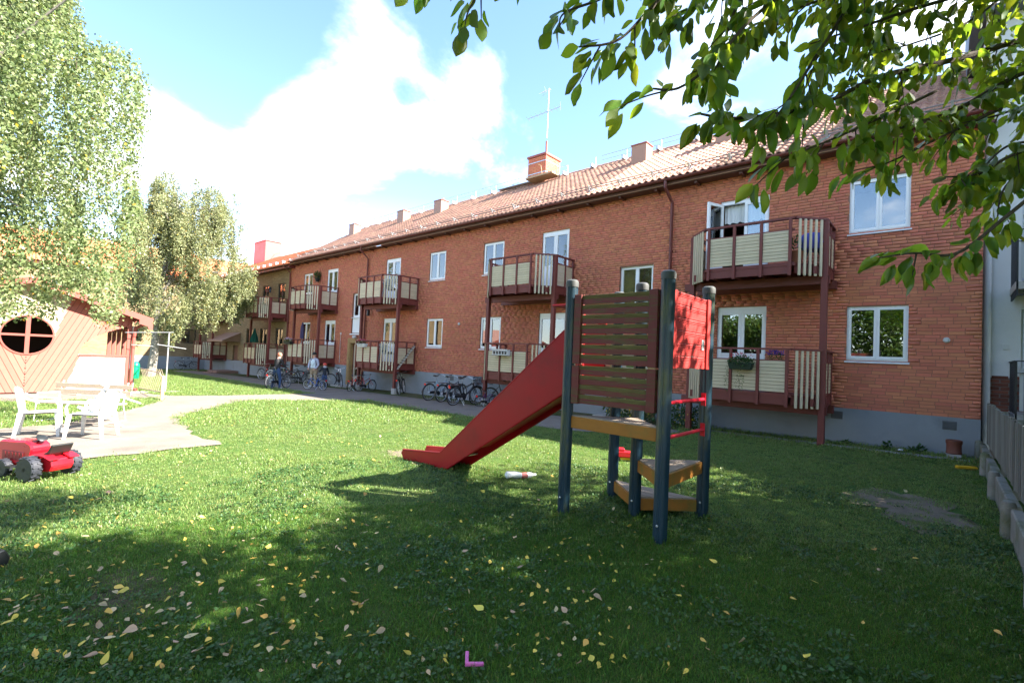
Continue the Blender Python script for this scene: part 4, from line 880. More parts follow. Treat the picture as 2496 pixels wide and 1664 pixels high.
B1POLY = [(-900, -900), (182, -900), (168, 20), (174, 70), (205, 100), (280, 112), (312, 140), (338, 205), (325, 270), (318, 330), (305, 400), (318, 470), (318, 560), (290, 640), (272, 735), (225, 740), (212, 690), (180, 640), (150, 690), (118, 742), (60, 700), (20, 735), (-20, 760), (-900, 780)]
birch('birch_tree', 'big weeping birch with bright green leaves hanging over the pavilion roof', (-15.2, -1.2, gz(-15.2)), 13.0, (-15.0, .6, 7.6), (3.6, 4.6, 5.6), B1POLY, 2600, 120, .072, BLEAF, 5, 1.9, gaps=((235, 505, 16), (85, 592, 12)))
B2POLY = [(290, 470), (330, 400), (375, 385), (400, 362), (440, 372), (470, 350), (500, 352), (540, 372), (548, 420), (562, 440), (556, 500), (545, 560), (560, 600), (590, 630), (592, 690), (560, 720), (540, 760), (525, 730), (500, 745), (480, 775), (440, 740), (400, 785), (370, 792), (345, 760), (310, 790), (280, 740)]
birch('birch_tree', 'smaller drooping birch with olive leaves and pale trunk behind the washing line pole', (-34.6, 7.3, gz(-34.6)), 12.2, (-34.4, 8.5, 7.0), (3.6, 4.6, 5.0), B2POLY, 1450, 105, .10, BLEAF2, 8, 1.2, .26)

# ---- cherry overhanging from the neighbour's side
CT = thing('cherry_tree', 'leafy cherry tree overhanging the fence with branches across the sky', 'tree', (3.3, 3.3, gz(3)))
m = MB(); tapered(m, [(3.3, 3.3, -.2), (3.2, 3.4, 1.2), (3.05, 3.5, 2.6), (2.8, 3.8, 4.2), (2.6, 4.0, 6.2), (2.5, 4.1, 7.8)], .17, .04, 12); m.build('trunk', BARK, CT, smooth=True)
def leaf_shape(curl=.10, fold=.05):
    prof = [(0, .0), (.10, .16), (.28, .42), (.48, .50), (.68, .42), (.86, .20), (1.0, 0)]; vv = []; n = len(prof)
    for x, w_ in prof: vv += [(x, -w_*.5, fold*w_ - curl*x*x), (x, 0, -fold*.9*(w_ > 0) - curl*x*x), (x, w_*.5, fold*w_*.7 - curl*x*x)]
    ff = []
    for i in range(n-1):
        for j in (0, 1): ff.append((i*3+j, i*3+3+j, i*3+4+j, i*3+1+j))
    return np.array(vv), np.array(ff)
LV, LF = leaf_shape()
LVS = [leaf_shape(c_, f_)[0] for c_, f_ in ((.10, .05), (.28, .12), (-.08, .16), (.18, .02), (.40, .20))]
leafmes = [fast_mesh('leaf', v_, LF, CLEAF, smooth=True) for v_ in LVS]
LEAVES = []   # (pos, dir, side, length)
def add_leaf(p, d, ln, up=None):
    d = d/np.linalg.norm(d); u = rng.normal(size=3)*.55+np.array([0, 0, 1.0]) if up is None else up
    s = np.cross(u, d); s /= np.linalg.norm(s)+1e-9; LEAVES.append((p, d, s, ln))
BR = MB()
def pxline(pts): return [atd(x*1.0612, y*1.0612, t) for x, y, t in pts]
def smoothline(P, n=26):
    P = [np.array(p) for p in P]; k = len(P)-1; out_ = []
    for i in range(n+1):
        s = i/n*k; j = min(int(s), k-1); f = s-j; p0 = P[max(j-1, 0)]; p1 = P[j]; p2 = P[j+1]; p3 = P[min(j+2, k)]
        out_.append(.5*((2*p1)+(-p0+p2)*f+(2*p0-5*p1+4*p2-p3)*f*f+(-p0+3*p1-3*p2+p3)*f**3))
    return out_
def leafy(P, r0, r1, start=0.0, density=34, side_tw=9, tw_len=.28, ll=.092, sub=True):
    pts = smoothline(P); BR.tube(pts, [r0+(r1-r0)*i/(len(pts)-1) for i in range(len(pts))], 6)
    seg = np.linalg.norm(np.diff(np.array(pts), axis=0), axis=1); tot = seg.sum(); cum = np.concatenate([[0], np.cumsum(seg)])
    def at(s): i = min(max(np.searchsorted(cum, s)-1, 0), len(pts)-2); f = (s-cum[i])/max(seg[i], 1e-6); return pts[i]+(pts[i+1]-pts[i])*f, (pts[i+1]-pts[i])/max(seg[i], 1e-6)
    nl = int(density*tot*(1-start))
    for k in range(nl):
        p, d = at(tot*(start+(1-start)*rng.random()**.85)); o_ = rng.normal(size=3); o_ -= d*o_.dot(d); o_ /= np.linalg.norm(o_)
        dd = d*.55+o_*.55+np.array([0, 0, -.62]); st = p+o_*.02; add_leaf(st+dd/np.linalg.norm(dd)*.018, dd, ll*rng.uniform(.55, 1.2))
    add_leaf(pts[-1], np.array(pts[-1])-pts[-3]+np.array([0, 0, -.01]), ll)
    if sub:
        for k in range(side_tw):
            p, d = at(tot*(start+(1-start)*(k+.5)/side_tw)); o_ = rng.normal(size=3); o_ -= d*o_.dot(d); o_ /= np.linalg.norm(o_); dirv = d*.8+o_*.6+np.array([0, 0, -.3]); dirv /= np.linalg.norm(dirv); ln = tw_len*rng.uniform(.6, 1.3)
            leafy([p, p+dirv*ln*.5+np.array([0, 0, -.01]), p+dirv*ln+np.array([0, 0, -.05*ln/.28])], .0035, .0018, .1, density*1.15, 0, 0, ll, False)
br = [
 ([(2560, 40, 3.2), (2352, 102, 2.9), (2180, 165, 2.6), (2020, 235, 2.3), (1880, 300, 2.1), (1700, 330, 1.9), (1610, 320, 1.75)], .020, .004, .10, 34, 13, .30),
 ([(2560, 120, 3.0), (2352, 180, 2.7), (2200, 270, 2.5), (2090, 340, 2.3), (2020, 370, 2.2), (1985, 385, 2.1)], .015, .003, .10, 34, 10, .26),
 ([(2560, 330, 2.6), (2352, 360, 2.4), (2250, 410, 2.3), (2170, 435, 2.2)], .010, .003, .15, 30, 5, .18),
 ([(2560, 330, 2.3), (2400, 440, 2.1), (2310, 510, 2.0), (2200, 600, 1.9), (2100, 632, 1.85), (2020, 650, 1.8)], .010, .003, .12, 30, 4, .16),
 ([(2300, -160, 2.4), (2010, 20, 2.2), (1900, 150, 2.0), (1830, 260, 1.9), (1780, 330, 1.85)], .010, .003, .15, 30, 9, .24),
 ([(2200, -170, 2.2), (1900, -20, 2.0), (1740, 90, 1.85), (1640, 200, 1.7), (1560, 260, 1.65), (1500, 250, 1.6)], .010, .003, .12, 30, 9, .22),
 ([(1900, -200, 2.1), (1620, -40, 1.9), (1500, 60, 1.8), (1420, 110, 1.75), (1330, 120, 1.7)], .009, .003, .2, 30, 7, .20),
 ([(1750, -200, 2.0), (1500, -60, 1.8), (1400, 0, 1.7), (1300, 40, 1.65), (1285, 70, 1.6)], .008, .002, .25, 26, 4, .16),
 ([(1500, -260, 1.9), (1250, -110, 1.75), (1130, -40, 1.7), (1080, 30, 1.65), (1068, 70, 1.62)], .007, .002, .35, 18, 2, .12),
 ([(1300, -240, 1.9), (1080, -80, 1.75), (980, -30, 1.7), (890, -20, 1.65)], .006, .002, .35, 22, 2, .10),
 ([(2560, -60, 2.8), (2300, -20, 2.6), (2120, 60, 2.4), (1980, 120, 2.3), (1860, 160, 2.2)], .014, .003, .08, 34, 11, .28),
 ([(2560, 220, 3.4), (2380, 250, 3.2), (2280, 280, 3.0), (2200, 300, 2.9)], .012, .003, .05, 30, 6, .22),
 ([(2560, 420, 2.9), (2400, 380, 2.7), (2310, 440, 2.6), (2290, 520, 2.5)], .009, .003, .05, 30, 6, .22),
 ([(2400, -200, 3.0), (2200, -60, 2.9), (2050, 80, 2.8), (1960, 220, 2.7), (1930, 300, 2.6)], .010, .003, .1, 32, 9, .28),
]
br += [
 ([(2500, -200, 3.3), (2350, -40, 3.1), (2230, 60, 3.0), (2100, 150, 2.9), (2000, 180, 2.8)], .012, .003, .05, 30, 11, .32),
 ([(2300, -220, 2.9), (2120, -60, 2.7), (1960, 30, 2.5), (1800, 90, 2.4), (1700, 150, 2.3)], .012, .003, .05, 30, 11, .30),
 ([(2100, -220, 2.6), (1880, -80, 2.4), (1720, 0, 2.2), (1600, 70, 2.1), (1530, 140, 2.0)], .010, .003, .1, 30, 10, .26),
 ([(2600, 260, 3.8), (2420, 320, 3.6), (2330, 400, 3.5), (2260, 470, 3.4)], .011, .003, .05, 30, 8, .30),
 ([(2000, -220, 2.4), (1800, -60, 2.1), (1700, 60, 1.95), (1660, 170, 1.85), (1640, 260, 1.8)], .009, .003, .1, 28, 8, .22),
]
def lift(pts): return [(x, y-(46*sst(1380, 1560, x)*(1-sst(2050, 2250, x)))-12, t) for x, y, t in pts]
for pts, r0, r1, st, de, stw, tl in br: leafy(pxline(lift(pts)), r0, r1, st, de*1.2, stw, tl*.75)
for pts in ([(2150, 210, 2.4), (1980, 290, 2.15), (1850, 345, 2.0), (1750, 385, 1.95)], [(2300, 250, 2.5), (2150, 320, 2.35), (2060, 365, 2.25), (1985, 395, 2.2)], [(2480, 330, 2.5), (2330, 330, 2.45), (2250, 390, 2.35), (2180, 425, 2.3)]): leafy(pxline(pts), .008, .002, .1, 34, 5, .15)
# a withered leaf bunch
wl = atd(2000*1.0612, 290*1.0612, 2.15)
# limbs joining the visible branches to the trunk
for (x, y, t) in ((2560, 40, 3.2), (2560, 120, 3.0), (2560, 330, 2.5), (2300, -160, 2.4), (1900, -200, 2.1), (1500, -260, 1.9), (2560, 220, 3.4), (2560, -60, 2.8), (1300, -240, 1.9), (2200, -170, 2.2), (1750, -200, 2.0), (2400, -200, 3.0), (2560, 420, 2.9)):
    q = atd(x*1.0612, y*1.0612, t); src = np.array([2.95, 3.6, 2.9+.35*rng.random()]) if q[2] < 3 else np.array([2.8, 3.8, 3.6+rng.random()]); mid = (src+q)/2+np.array([.2, 0, .35]); BR.tube(smoothline([src, mid, q], 10), [.055-.045*i/10 for i in range(11)], 7)
for k in range(26):   # scaffold limbs of the crown
    u = rng.normal(size=3); u[2] = abs(u[2])*.6; u /= np.linalg.norm(u); q = np.array([2.9, 4.1, 5.5])+u*np.array([4.0, 4.0, 2.2])*rng.uniform(.7, 1); s0 = np.array([2.75, 3.85, rng.uniform(3.2, 6.0)])
    x, y, z = pixs(q[None]); 
    if z[0] > 0 and -150 < x[0] < 2150 and -100 < y[0] < 1700: continue
    if q[0]-1.061*q[2] < -3.2 or q[1]-.588*q[2] > 3.0: continue
    BR.tube(smoothline([s0, (s0+q)/2+np.array([0, 0, .4]), q], 8), [.06-.006*i for i in range(9)], 6)
BR.build('branches', BARK, CT, smooth=True)
LP = np.array([l[0] for l in LEAVES]); ld = np.linalg.norm(LP-CAM, axis=1); lx, ly, lz = pixs(LP)
vis = np.where((lx > -20) & (lx < IW+20) & (ly > -20) & (ly < IH) & (lz > 0))[0]
order = sorted(vis, key=lambda i: -LEAVES[i][3]/ld[i]); single = set(order[:300])
pwv = WP[CT.name]
for i in order[:300]:
    p, d, s, ln = LEAVES[i]; n_ = np.cross(d, s); o = bpy.data.objects.new('leaf', leafmes[rng.integers(5)]); COL.objects.link(o); o.parent = CT
    o.matrix_local = Matrix.Translation(Vector(p)-pwv) @ (Matrix((Vector(d), Vector(s), Vector(n_))).transposed().to_4x4() @ Matrix.Diagonal((ln, ln*rng.uniform(.8, 1.05), ln, 1)))
V = []; Q = []; T = []; no = 0
def put(p, d, s, ln, wsc):
    global no
    n_ = np.cross(d, s); A = np.array((d*ln, s*ln*wsc, n_*ln)); V.append(LVS[rng.integers(5)] @ A+p); Q.append(LF+no); no += len(LV); T.extend([rng.random()]*len(LF))
for i in range(len(LEAVES)):
    if i not in single: p, d, s, ln = LEAVES[i]; put(p, d, s, ln, rng.uniform(.8, 1.05))
# crown body: clumps of leaves in the crown volume, kept clear of the part of the air the photograph shows empty
CRC, CRR = np.array([1.4, 2.0, 5.9]), np.array([6.4, 6.2, 2.8])
SHADE = [(-8.6, -2.5), (-7.8, .2), (-6.6, 1.1), (-5.6, 2.1), (-5.0, 2.75), (-4.3, 3.55), (-3.3, 4.4), (-2.3, 5.5), (-1.5, 7.0), (-.2, 9.2), (2, 11), (9, 11), (9, -9), (-8, -9)]  # ground outline of tree shade; unseen crown is cut to cast it and dapples
ALLOW = [(1650, -300), (2900, -300), (2900, 420), (2420, 330), (2330, 260), (2150, 160), (1980, 90), (1750, 30)]
CC = []; ncl = 0
while ncl < 5200:
    u = rng.normal(size=3); u /= np.linalg.norm(u); c = CRC+u*CRR*rng.random()**.42; ncl += 1
    CC.append(c+rng.normal(size=(34, 3))*np.array([.34, .34, .20]))
CC = np.concatenate(CC); x, y, z = pixs(CC); inside = (z > 0) & (x > -120) & (x < IW+60) & (y > -60) & (y < IH+100); allow = inpoly(x/1.0612, y/1.0612, ALLOW)
gnd = CC[:, :2]-CC[:, 2:3]*np.array([[1.061, .588]])+np.repeat(rng.normal(0, .22, (len(CC)//34, 2)), 34, 0); nzg = np.sin(gnd[:, 0]*2.6+1.4*np.sin(gnd[:, 1]*1.7))+np.sin(gnd[:, 1]*3.3+1.2*np.sin(gnd[:, 0]*1.9)); dap = nzg > np.clip((-gnd[:, 0]-2.6)*.8, -9, 1.55)-1.05; ok = (~inside | allow) & dap & inpoly(gnd[:, 0], gnd[:, 1], SHADE) & (np.linalg.norm(CC-CAM, axis=1) > 1.5); isf = inside[ok]; CC = CC[ok]
for p in CC[isf]:
    d = rng.normal(size=3)*.7; d[2] -= .6; d /= np.linalg.norm(d); s = np.cross(rng.normal(size=3)*.5+np.array([0, 0, 1]), d); s /= np.linalg.norm(s)+1e-9; put(p, d, s, .105*rng.uniform(.75, 1.2), 1.0)
CC = CC[~isf]; n = len(CC); D_ = rng.normal(size=(n, 3))*.7; D_[:, 2] -= .5; D_ /= np.linalg.norm(D_, axis=1, keepdims=True); T_ = rng.random(n)
V_, Q_ = leaf_cloud(CC, D_, rng.uniform(.09, .14, n), rng.uniform(.055, .08, n), T_)
o = bpy.data.objects.new('foliage', fast_mesh('foliage', V_-np.array(pwv), Q_, CLEAF, T_)); COL.objects.link(o); o.parent = CT; o['kind'] = 'stuff'
o = bpy.data.objects.new('foliage', fast_mesh('foliage', np.concatenate(V)-np.array(pwv), np.concatenate(Q), CLEAF, T, smooth=True)); COL.objects.link(o); o.parent = CT; o['kind'] = 'stuff'

# ================================================================== PLAY TOWER
PT = thing('play_tower', 'wooden play tower with blue posts, maroon slat panels and red slide', 'playground', (-2.52, 4.95, gz(-2.5)))
PBLUE = mat('worn_blue_post_paint', (.010, .034, .055), .38, .2, 6, .1, 50, .45, col2=(.075, .085, .035), c2amt=.40, c2scale=5, streak=(1, 1, .35))
ALGAE = mat('green_algae_board', (.165, .138, .048), .75, .2, 6, .2, 50, .2, col2=(.13, .028, .022), c2amt=.42, c2scale=4, streak=(1.5, 1.5, 30))
MAROON = mat('algae_maroon_board', (.155, .030, .027), .6, .15, 6, .15, 50, .3, col2=(.085, .075, .022), c2amt=.44, c2scale=3.2, streak=(1.2, 1.2, 16))
BRED = mat('scuffed_red_board', (.42, .035, .030), .5, .12, 6, .1, 60, .4, col2=(.62, .42, .38), c2amt=.25, c2scale=6, streak=(2, 2, 22))
ORANGE = mat('worn_orange_beam', (.34, .135, .022), .65, .15, 6, .15, 60, .3, col2=(.19, .14, .03), c2amt=.44, c2scale=4)
STEPW = mat('worn_step_planks', (.30, .24, .185), .85, .18, 6, .2, 60, .2, streak=(3, 20, 3))
SRD = mat('red_slide_plastic', (.33, .004, .008), .46, .10, 3, 0, 60, .28, col2=(.24, .008, .010), c2amt=.40, c2scale=2.2)
RBAR = mat('red_painted_steel', (.62, .015, .035), .3, .06, 4, 0, 60, .5)
CAPM = mat('grey_rubber_cap', (.065, .068, .065), .6, .1, 6)
PLm, PFm, PRm, PBm, PMm = (-3.10, 4.43), (-1.97, 4.38), (-1.99, 5.48), (-3.10, 5.47), (-2.52, 4.94)
ZT = 2.54
for (x, y) in (PLm, PFm, PRm, PBm, PMm):
    b = MB(); n = 24; R0 = .065; vv = []
    for z in (gz(x)-.25, ZT):
        for j in range(n):
            a = 2*math.pi*j/n+.06; r = R0-(.012 if j % 6 == 0 else 0); vv.append((x+r*math.cos(a), y+r*math.sin(a), z))
    b.add(vv, [(j, (j+1) % n, n+(j+1) % n, n+j) for j in range(n)]+[tuple(range(n, 2*n))]); po = b.build('post', PBLUE, PT, at=(x, y, gz(x)), smooth=True)
    MB().lathe([(.069, -.045), (.071, .0), (.067, .022), (.049, .037), (.01, .042)], (x, y, ZT), 20).build('post_cap', CAPM, po, smooth=True)
    MB().lathe([(.012, 0), (.010, .008), (.004, .010)], (x+.0, y-.0655, .21), 8, mtx=Matrix.Rotation(rad(90), 3, 'X')).build('bolt', SILVER, po)
# grooved boards
def gboard(L_, h, th, mtl, name='board', m2=None):
    hh = h/2; prof = [(-th/2, -hh), (-th/2, hh*.12)]
    for k in range(3): z = hh*(.20+.25*k); prof += [(-th/2+.006, z), (-th/2+.006, z+hh*.05), (-th/2, z+hh*.08), (-th/2, z+hh*.17)]
    prof += [(-th/2+.004, hh), (th/2, hh), (th/2, -hh)]
    m = MB(); m.prism([(a, b) for a, b in prof], (-L_/2, 0, 0), (0, 1, 0), (0, 0, 1), (1, 0, 0), L_)
    if m2 is None: return m.mesh(name, mtl)
    for i_, f in enumerate(m.f):
        if len(f) == 4 and min(m.v[j][2] for j in f) >= hh*.11: m.m[i_] = 1
    return m.mesh(name, [mtl, m2])
x0, x1 = PLm[0]+.065, PFm[0]-.065; xc = (x0+x1)/2; ang = math.atan2(PFm[1]-PLm[1], PFm[0]-PLm[0]); yc = (PLm[1]+PFm[1])/2
bw = x1-x0-.02; bme_ = gboard(bw, .096, .022, MAROON, 'board', ALGAE)
for k in range(7): inst('board', bme_, PT, (xc, yc-.012, 1.66+.052+k*.1055), (0, 0, ang))
for k in range(4): inst('board', bme_, PT, (xc, yc-.010, 1.235+.050+k*.1025), (0, 0, ang))
for (za, zb) in ((1.66, 2.405), (1.235, 1.64)):
    for xx_ in (x0+.05, x1-.06): MB().box(xx_-.045, xx_+.045, yc-.045+(xx_-xc)*math.tan(ang), yc-.0235+(xx_-xc)*math.tan(ang), za-.005, zb).build('batten', MAROON, PT, bevel=.004)
    for xx_ in (x0+.05, x1-.06): MB().box(xx_-.04, xx_+.04, yc+.002+(xx_-xc)*math.tan(ang), yc+.03+(xx_-xc)*math.tan(ang), za-.005, zb).build('batten', MAROON, PT)
y0, y1 = PFm[1]+.065, PRm[1]-.065; yc2 = (y0+y1)/2; rme = gboard(y1-y0-.02, .118, .022, BRED)
for k in range(6): inst('board', rme, PT, (PFm[0]+.004, yc2, 1.66+.062+k*.1255), (0, 0, rad(90)))
for yy_ in (y0+.04, y1-.05): MB().box(PFm[0]+.016, PFm[0]+.036, yy_-.04, yy_+.04, 1.655, 2.41).build('batten', BRED, PT, bevel=.004)
MB().box(PFm[0]+.0155, PFm[0]+.020, y1-.20, y1-.135, 1.86, 1.97).build('sticker', PLASTICW, PT)
# far side panel behind the deck and rear rail
for k in range(6): inst('board', bme_, PT, (xc, PBm[1]+.012, 1.66+.062+k*.1255), (0, 0, 0))
# triangular steps and deck
def tri_step(p, q, r, z, name='step'):
    P = [Vector((a[0], a[1], 0)) for a in (p, q, r)]; c = (P[0]+P[1]+P[2])/3; S = [c+(v-c)*.93 for v in P]
    st = None
    d = (S[1]-S[0]).normalized(); nrm = Vector((-d.y, d.x, 0))
    if nrm.dot(S[2]-S[0]) < 0: nrm = -nrm
    H = nrm.dot(S[2]-S[0]); n = 4; first = None
    for k in range(n):
        a, b = k/n, (k+1)/n; g = .006/H; a2, b2 = a+(g if k else 0), b-(g if k < n-1 else 0)
        A0 = S[0]+(S[2]-S[0])*a2; A1 = S[1]+(S[2]-S[1])*a2; B0 = S[0]+(S[2]-S[0])*b2; B1 = S[1]+(S[2]-S[1])*b2
        mm = MB(); t_ = .028; vv = [(v.x, v.y, z-t_) for v in (A0, A1, B1, B0)]+[(v.x, v.y, z) for v in (A0, A1, B1, B0)]
        mm.add(vv, [(0, 3, 2, 1), (4, 5, 6, 7), (0, 1, 5, 4), (1, 2, 6, 5), (2, 3, 7, 6), (3, 0, 4, 7)]); o = mm.build('step_plank', STEPW, PT)
    fr = MB()
    for a, b in ((0, 1), (1, 2), (2, 0)): fr.beam((S[a].x, S[a].y, z-.075), (S[b].x, S[b].y, z-.075), .038, .125)
    fr.build(name, ORANGE, PT, bevel=.004)
tri_step(PBm, PRm, PMm, .235); tri_step(PFm, PRm, PMm, .66); tri_step(PLm, PFm, PMm, 1.10); tri_step(PLm, PBm, PMm, 1.47, 'deck')
for z in (1.33, 1.0): MB().tube([(PFm[0], PFm[1]+.06, z), (PRm[0], PRm[1]-.05, z)], .019, 12).build('rung', RBAR, PT, smooth=True); m = MB().obox((PRm[0], PRm[1]-.062, z), .05, .008, .14); m.build('rung_plate', RBAR, PT)
# slide
for Yw in (4.79, 5.27):
    outl = [(-6.50, -.02), (-6.58, .075), (-6.54, .125), (-5.62, .225), (-3.47, 2.02), (-3.16, 2.22), (-3.16, 1.42), (-3.41, 1.30), (-5.50, -.005)]
    m = MB(); m.prism(outl, (0, Yw, 0), (1, 0, 0), (0, 0, 1), (0, 1, 0), .03); m.build('slide_side', SRD, PT, bevel=.006)
    lip = MB(); tp = outl[2:6]; lip.tube([(a, Yw+.015, b) for a, b in tp], .019, 8); lp2 = outl[6:]+outl[:1]; lip.tube([(a, Yw+.015, b) for a, b in lp2], .014, 8); lip.build('slide_lip', SRD, PT, smooth=True)
ch = [(-6.52, .05), (-6.3, .06), (-5.72, .10), (-5.5, .17), (-3.45, 1.42), (-3.1, 1.47)]
m = MB(); m.add([(x, y, z) for x, z in ch for y in (4.815, 5.275)], [(2*i, 2*i+2, 2*i+3, 2*i+1) for i in range(len(ch)-1)]); m.add([(x, y, z-.012) for x, z in ch for y in (4.815, 5.275)], [(2*i, 2*i+1, 2*i+3, 2*i+2) for i in range(len(ch)-1)]); m.build('slide_bed', mat('slide_steel', (.58, .56, .50), .32, .12, 5, 0, 60, .5, metal=.8), PT)
m = MB(); un = [(-5.05, .36), (-3.43, 1.33)]; m.add([(x, y, z) for x, z in un for y in (4.82, 5.27)], [(0, 2, 3, 1)]); m.build('slide_underside', SRD, PT)
m = MB()
for t_ in (.07, .24): x = -5.45+t_*2.0; z = .02+t_*2.0*.64; m.tube([(x, 4.82, z+.10), (x, 5.27, z+.10)], .014, 8)
m.build('slide_brace', SILVER, PT)
MB().box(-3.42, -3.12, 4.50, 5.42, 2.30, 2.325).build('slide_hood', SRD, PT, bevel=.005)
# ================================================================== BICYCLES
def paint(name, c, rough=.35): return mat('paint_'+name, c, rough, .05, 4, 0, 60, .5, coat=.2)
REFL = mat('red_reflector', (.85, .03, .02), .2, .02); AMB = mat('amber_reflector', (.95, .35, .02), .2, .02)
def bike(label, pos, heading, col, R=.335, wb=1.06, lean=0.0, rim=SILVER, rack=True, basket=False, guard=BLACKM, stripe=None, group='bicycles parked along the building', saddle=BLACKM, steer=0.0, redlight=True):
    t = thing('bicycle', label, 'bicycle', (pos[0], pos[1], gz(pos[0])), group=group)
    t.rotation_mode = 'XYZ'; t.rotation_euler = (lean, 0, heading)
    s = R/.335; hb = wb/2
    def B_(mb, name, m_, par=None, sm=True): return mb.build(name, m_, par or t, local=True, smooth=sm)
    fk = Matrix.Translation((hb, 0, R)) @ Matrix.Rotation(steer, 4, 'Z') @ Matrix.Translation((-hb, 0, -R))
    for sx in (-1, 1):
        c = (sx*hb, 0, R); n = 28
        ty = MB(); ty.tube([(c[0]+(R-.02*s)*math.cos(2*math.pi*i/n), 0, R+(R-.02*s)*math.sin(2*math.pi*i/n)) for i in range(n)], .021*s, 7, closed=True)
        rm_ = MB(); rm_.tube([(c[0]+(R-.045*s)*math.cos(2*math.pi*i/n), 0, R+(R-.045*s)*math.sin(2*math.pi*i/n)) for i in range(n)], .013*s, 5, closed=True)
        sp = MB()
        for i in range(18): a = 2*math.pi*i/18; e = .018*(1 if i % 2 else -1); sp.tube([(c[0], e, R), (c[0]+(R-.05*s)*math.cos(a), 0, R+(R-.05*s)*math.sin(a))], .0022, 3, cap=False)
        sp.tube([(c[0], -.05, R), (c[0], .05, R)], .018*s, 8)
        mg = MB(); a0, a1 = (0.15*math.pi, 1.02*math.pi) if sx < 0 else (.25*math.pi, .95*math.pi)
        arc = [(c[0]+(R+.02)*math.cos(a0+(a1-a0)*i/12), 0, R+(R+.02)*math.sin(a0+(a1-a0)*i/12)) for i in range(13)]
        vv = [];  [vv.extend([(x, -.028, z-.006), (x, 0, z+.004), (x, .028, z-.006)]) for x, y, z in arc]
        mg.add(vv, [(3*i+j, 3*i+3+j, 3*i+4+j, 3*i+1+j) for i in range(12) for j in (0, 1)])
        for q in (ty, rm_, sp, mg):
            if sx > 0 and steer: q.v = [tuple(fk @ Vector(v)) for v in q.v]
        w_ = B_(ty, 'wheel', RUBBER); B_(rm_, 'rim', rim, w_); B_(sp, 'spokes', SILVER, w_)
        if guard: B_(mg, 'mudguard', guard)
    bbk = Vector((-.06*s, 0, R*.83)); st_ = Vector((-.20*s, 0, R+.47*s)); hd = Vector((hb-.20*s, 0, R+.44*s)); hd2 = Vector((hb-.165*s, 0, R+.30*s)); ra = Vector((-hb, 0, R)); fa = Vector((hb, 0, R))
    f = MB(); f.tube([bbk, st_], .016*s, 7); f.tube([bbk, (bbk+hd2)/2+Vector((0, 0, -.02)), hd2], .018*s, 7); f.tube([bbk+(st_-bbk)*.55, hd], .014*s, 7); f.tube([hd, hd2], .02*s, 7)
    for e in (-.055, .055): f.tube([bbk, ra+Vector((0, e, 0))], .009*s, 5); f.tube([st_+(bbk-st_)*.12, ra+Vector((0, e, 0))], .008*s, 5)
    fr = B_(f, 'frame', col)
    if stripe: q = MB(); q.tube([bbk+(hd2-bbk)*.25, bbk+(hd2-bbk)*.75], .0195*s, 7); B_(q, 'frame_band', stripe, fr)
    fo = MB(); 
    for e in (-.05, .05): fo.tube([hd2, hd2+Vector((.04*s, e, -.06*s)), fa+Vector((0, e, 0))], .011*s, 6)
    hbz = hd+Vector((-.05*s, 0, .17*s)); fo2 = MB(); fo2.tube([hd, hbz], .013*s, 6); fo2.tube([hbz+Vector((-.20*s, -.29*s, .03)), hbz+Vector((-.02, -.24*s, .05*s)), hbz, hbz+Vector((-.02, .24*s, .05*s)), hbz+Vector((-.20*s, .29*s, .03))], .011*s, 6)
    gr = MB(); 
    for e in (-1, 1): gr.tube([hbz+Vector((-.09*s, e*.265*s, .04)), hbz+Vector((-.21*s, e*.29*s, .03))], .017*s, 7)
    for q in (fo, fo2, gr): 
        if steer: q.v = [tuple(fk @ Vector(v)) for v in q.v]
    B_(fo, 'fork', col); B_(fo2, 'handlebar', SILVER); B_(gr, 'grip', BLACKM)
    sa = MB(); sa.tube([st_, st_+Vector((-.05*s, 0, .15*s))], .012*s, 6); B_(sa, 'seat_post', SILVER)
    sd_ = MB(); q = st_+Vector((-.06*s, 0, .16*s)); sd_.tube([q+Vector((-.13, 0, .02))*s, q+Vector((-.09, 0, .02))*s, q+Vector((0, 0, .015))*s, q+Vector((.10, 0, .01))*s, q+Vector((.15, 0, .0))*s], [.05*s, .085*s, .055*s, .028*s, .012*s], 10); sd_.v = [(x, y, q.z+(z-q.z)*.42) for x, y, z in sd_.v]; B_(sd_, 'saddle', saddle)
    cr = MB(); cr.tube([bbk+Vector((0, .045, 0)), bbk+Vector((.12*s, .055, -.11*s)), bbk+Vector((.12*s, .12, -.11*s))], .009, 5); cr.tube([bbk+Vector((0, -.045, 0)), bbk+Vector((-.12*s, -.055, .11*s)), bbk+Vector((-.12*s, -.12, .11*s))], .009, 5); cr.lathe([(.085*s, -.004), (.085*s, .004)], tuple(bbk+Vector((0, -.04, 0))), 16, mtx=Matrix.Rotation(rad(90), 3, 'X')); cr.box(-hb, bbk.x, -.062, -.04, R-.05*s, R+.05*s) if guard else None; B_(cr, 'crank', BLACKM)
    if rack:
        rk = MB(); zr_ = R*2+.05; rk.box(-hb-.22*s, -hb+.25*s, -.06, .06, zr_, zr_+.012)
        for e in (-.06, .06): rk.tube([(-hb-.12*s, e, zr_), (-hb, e, R)], .006, 4); rk.tube([(-hb+.2*s, e, zr_), (-.26*s, e*.3, R+.35*s)], .006, 4)
        B_(rk, 'rack', BLACKM)
    if redlight: rl = MB().obox((-hb-.25*s, 0, R*2-.02), .03, .075, .055); B_(rl, 'rear_reflector', REFL, sm=False)
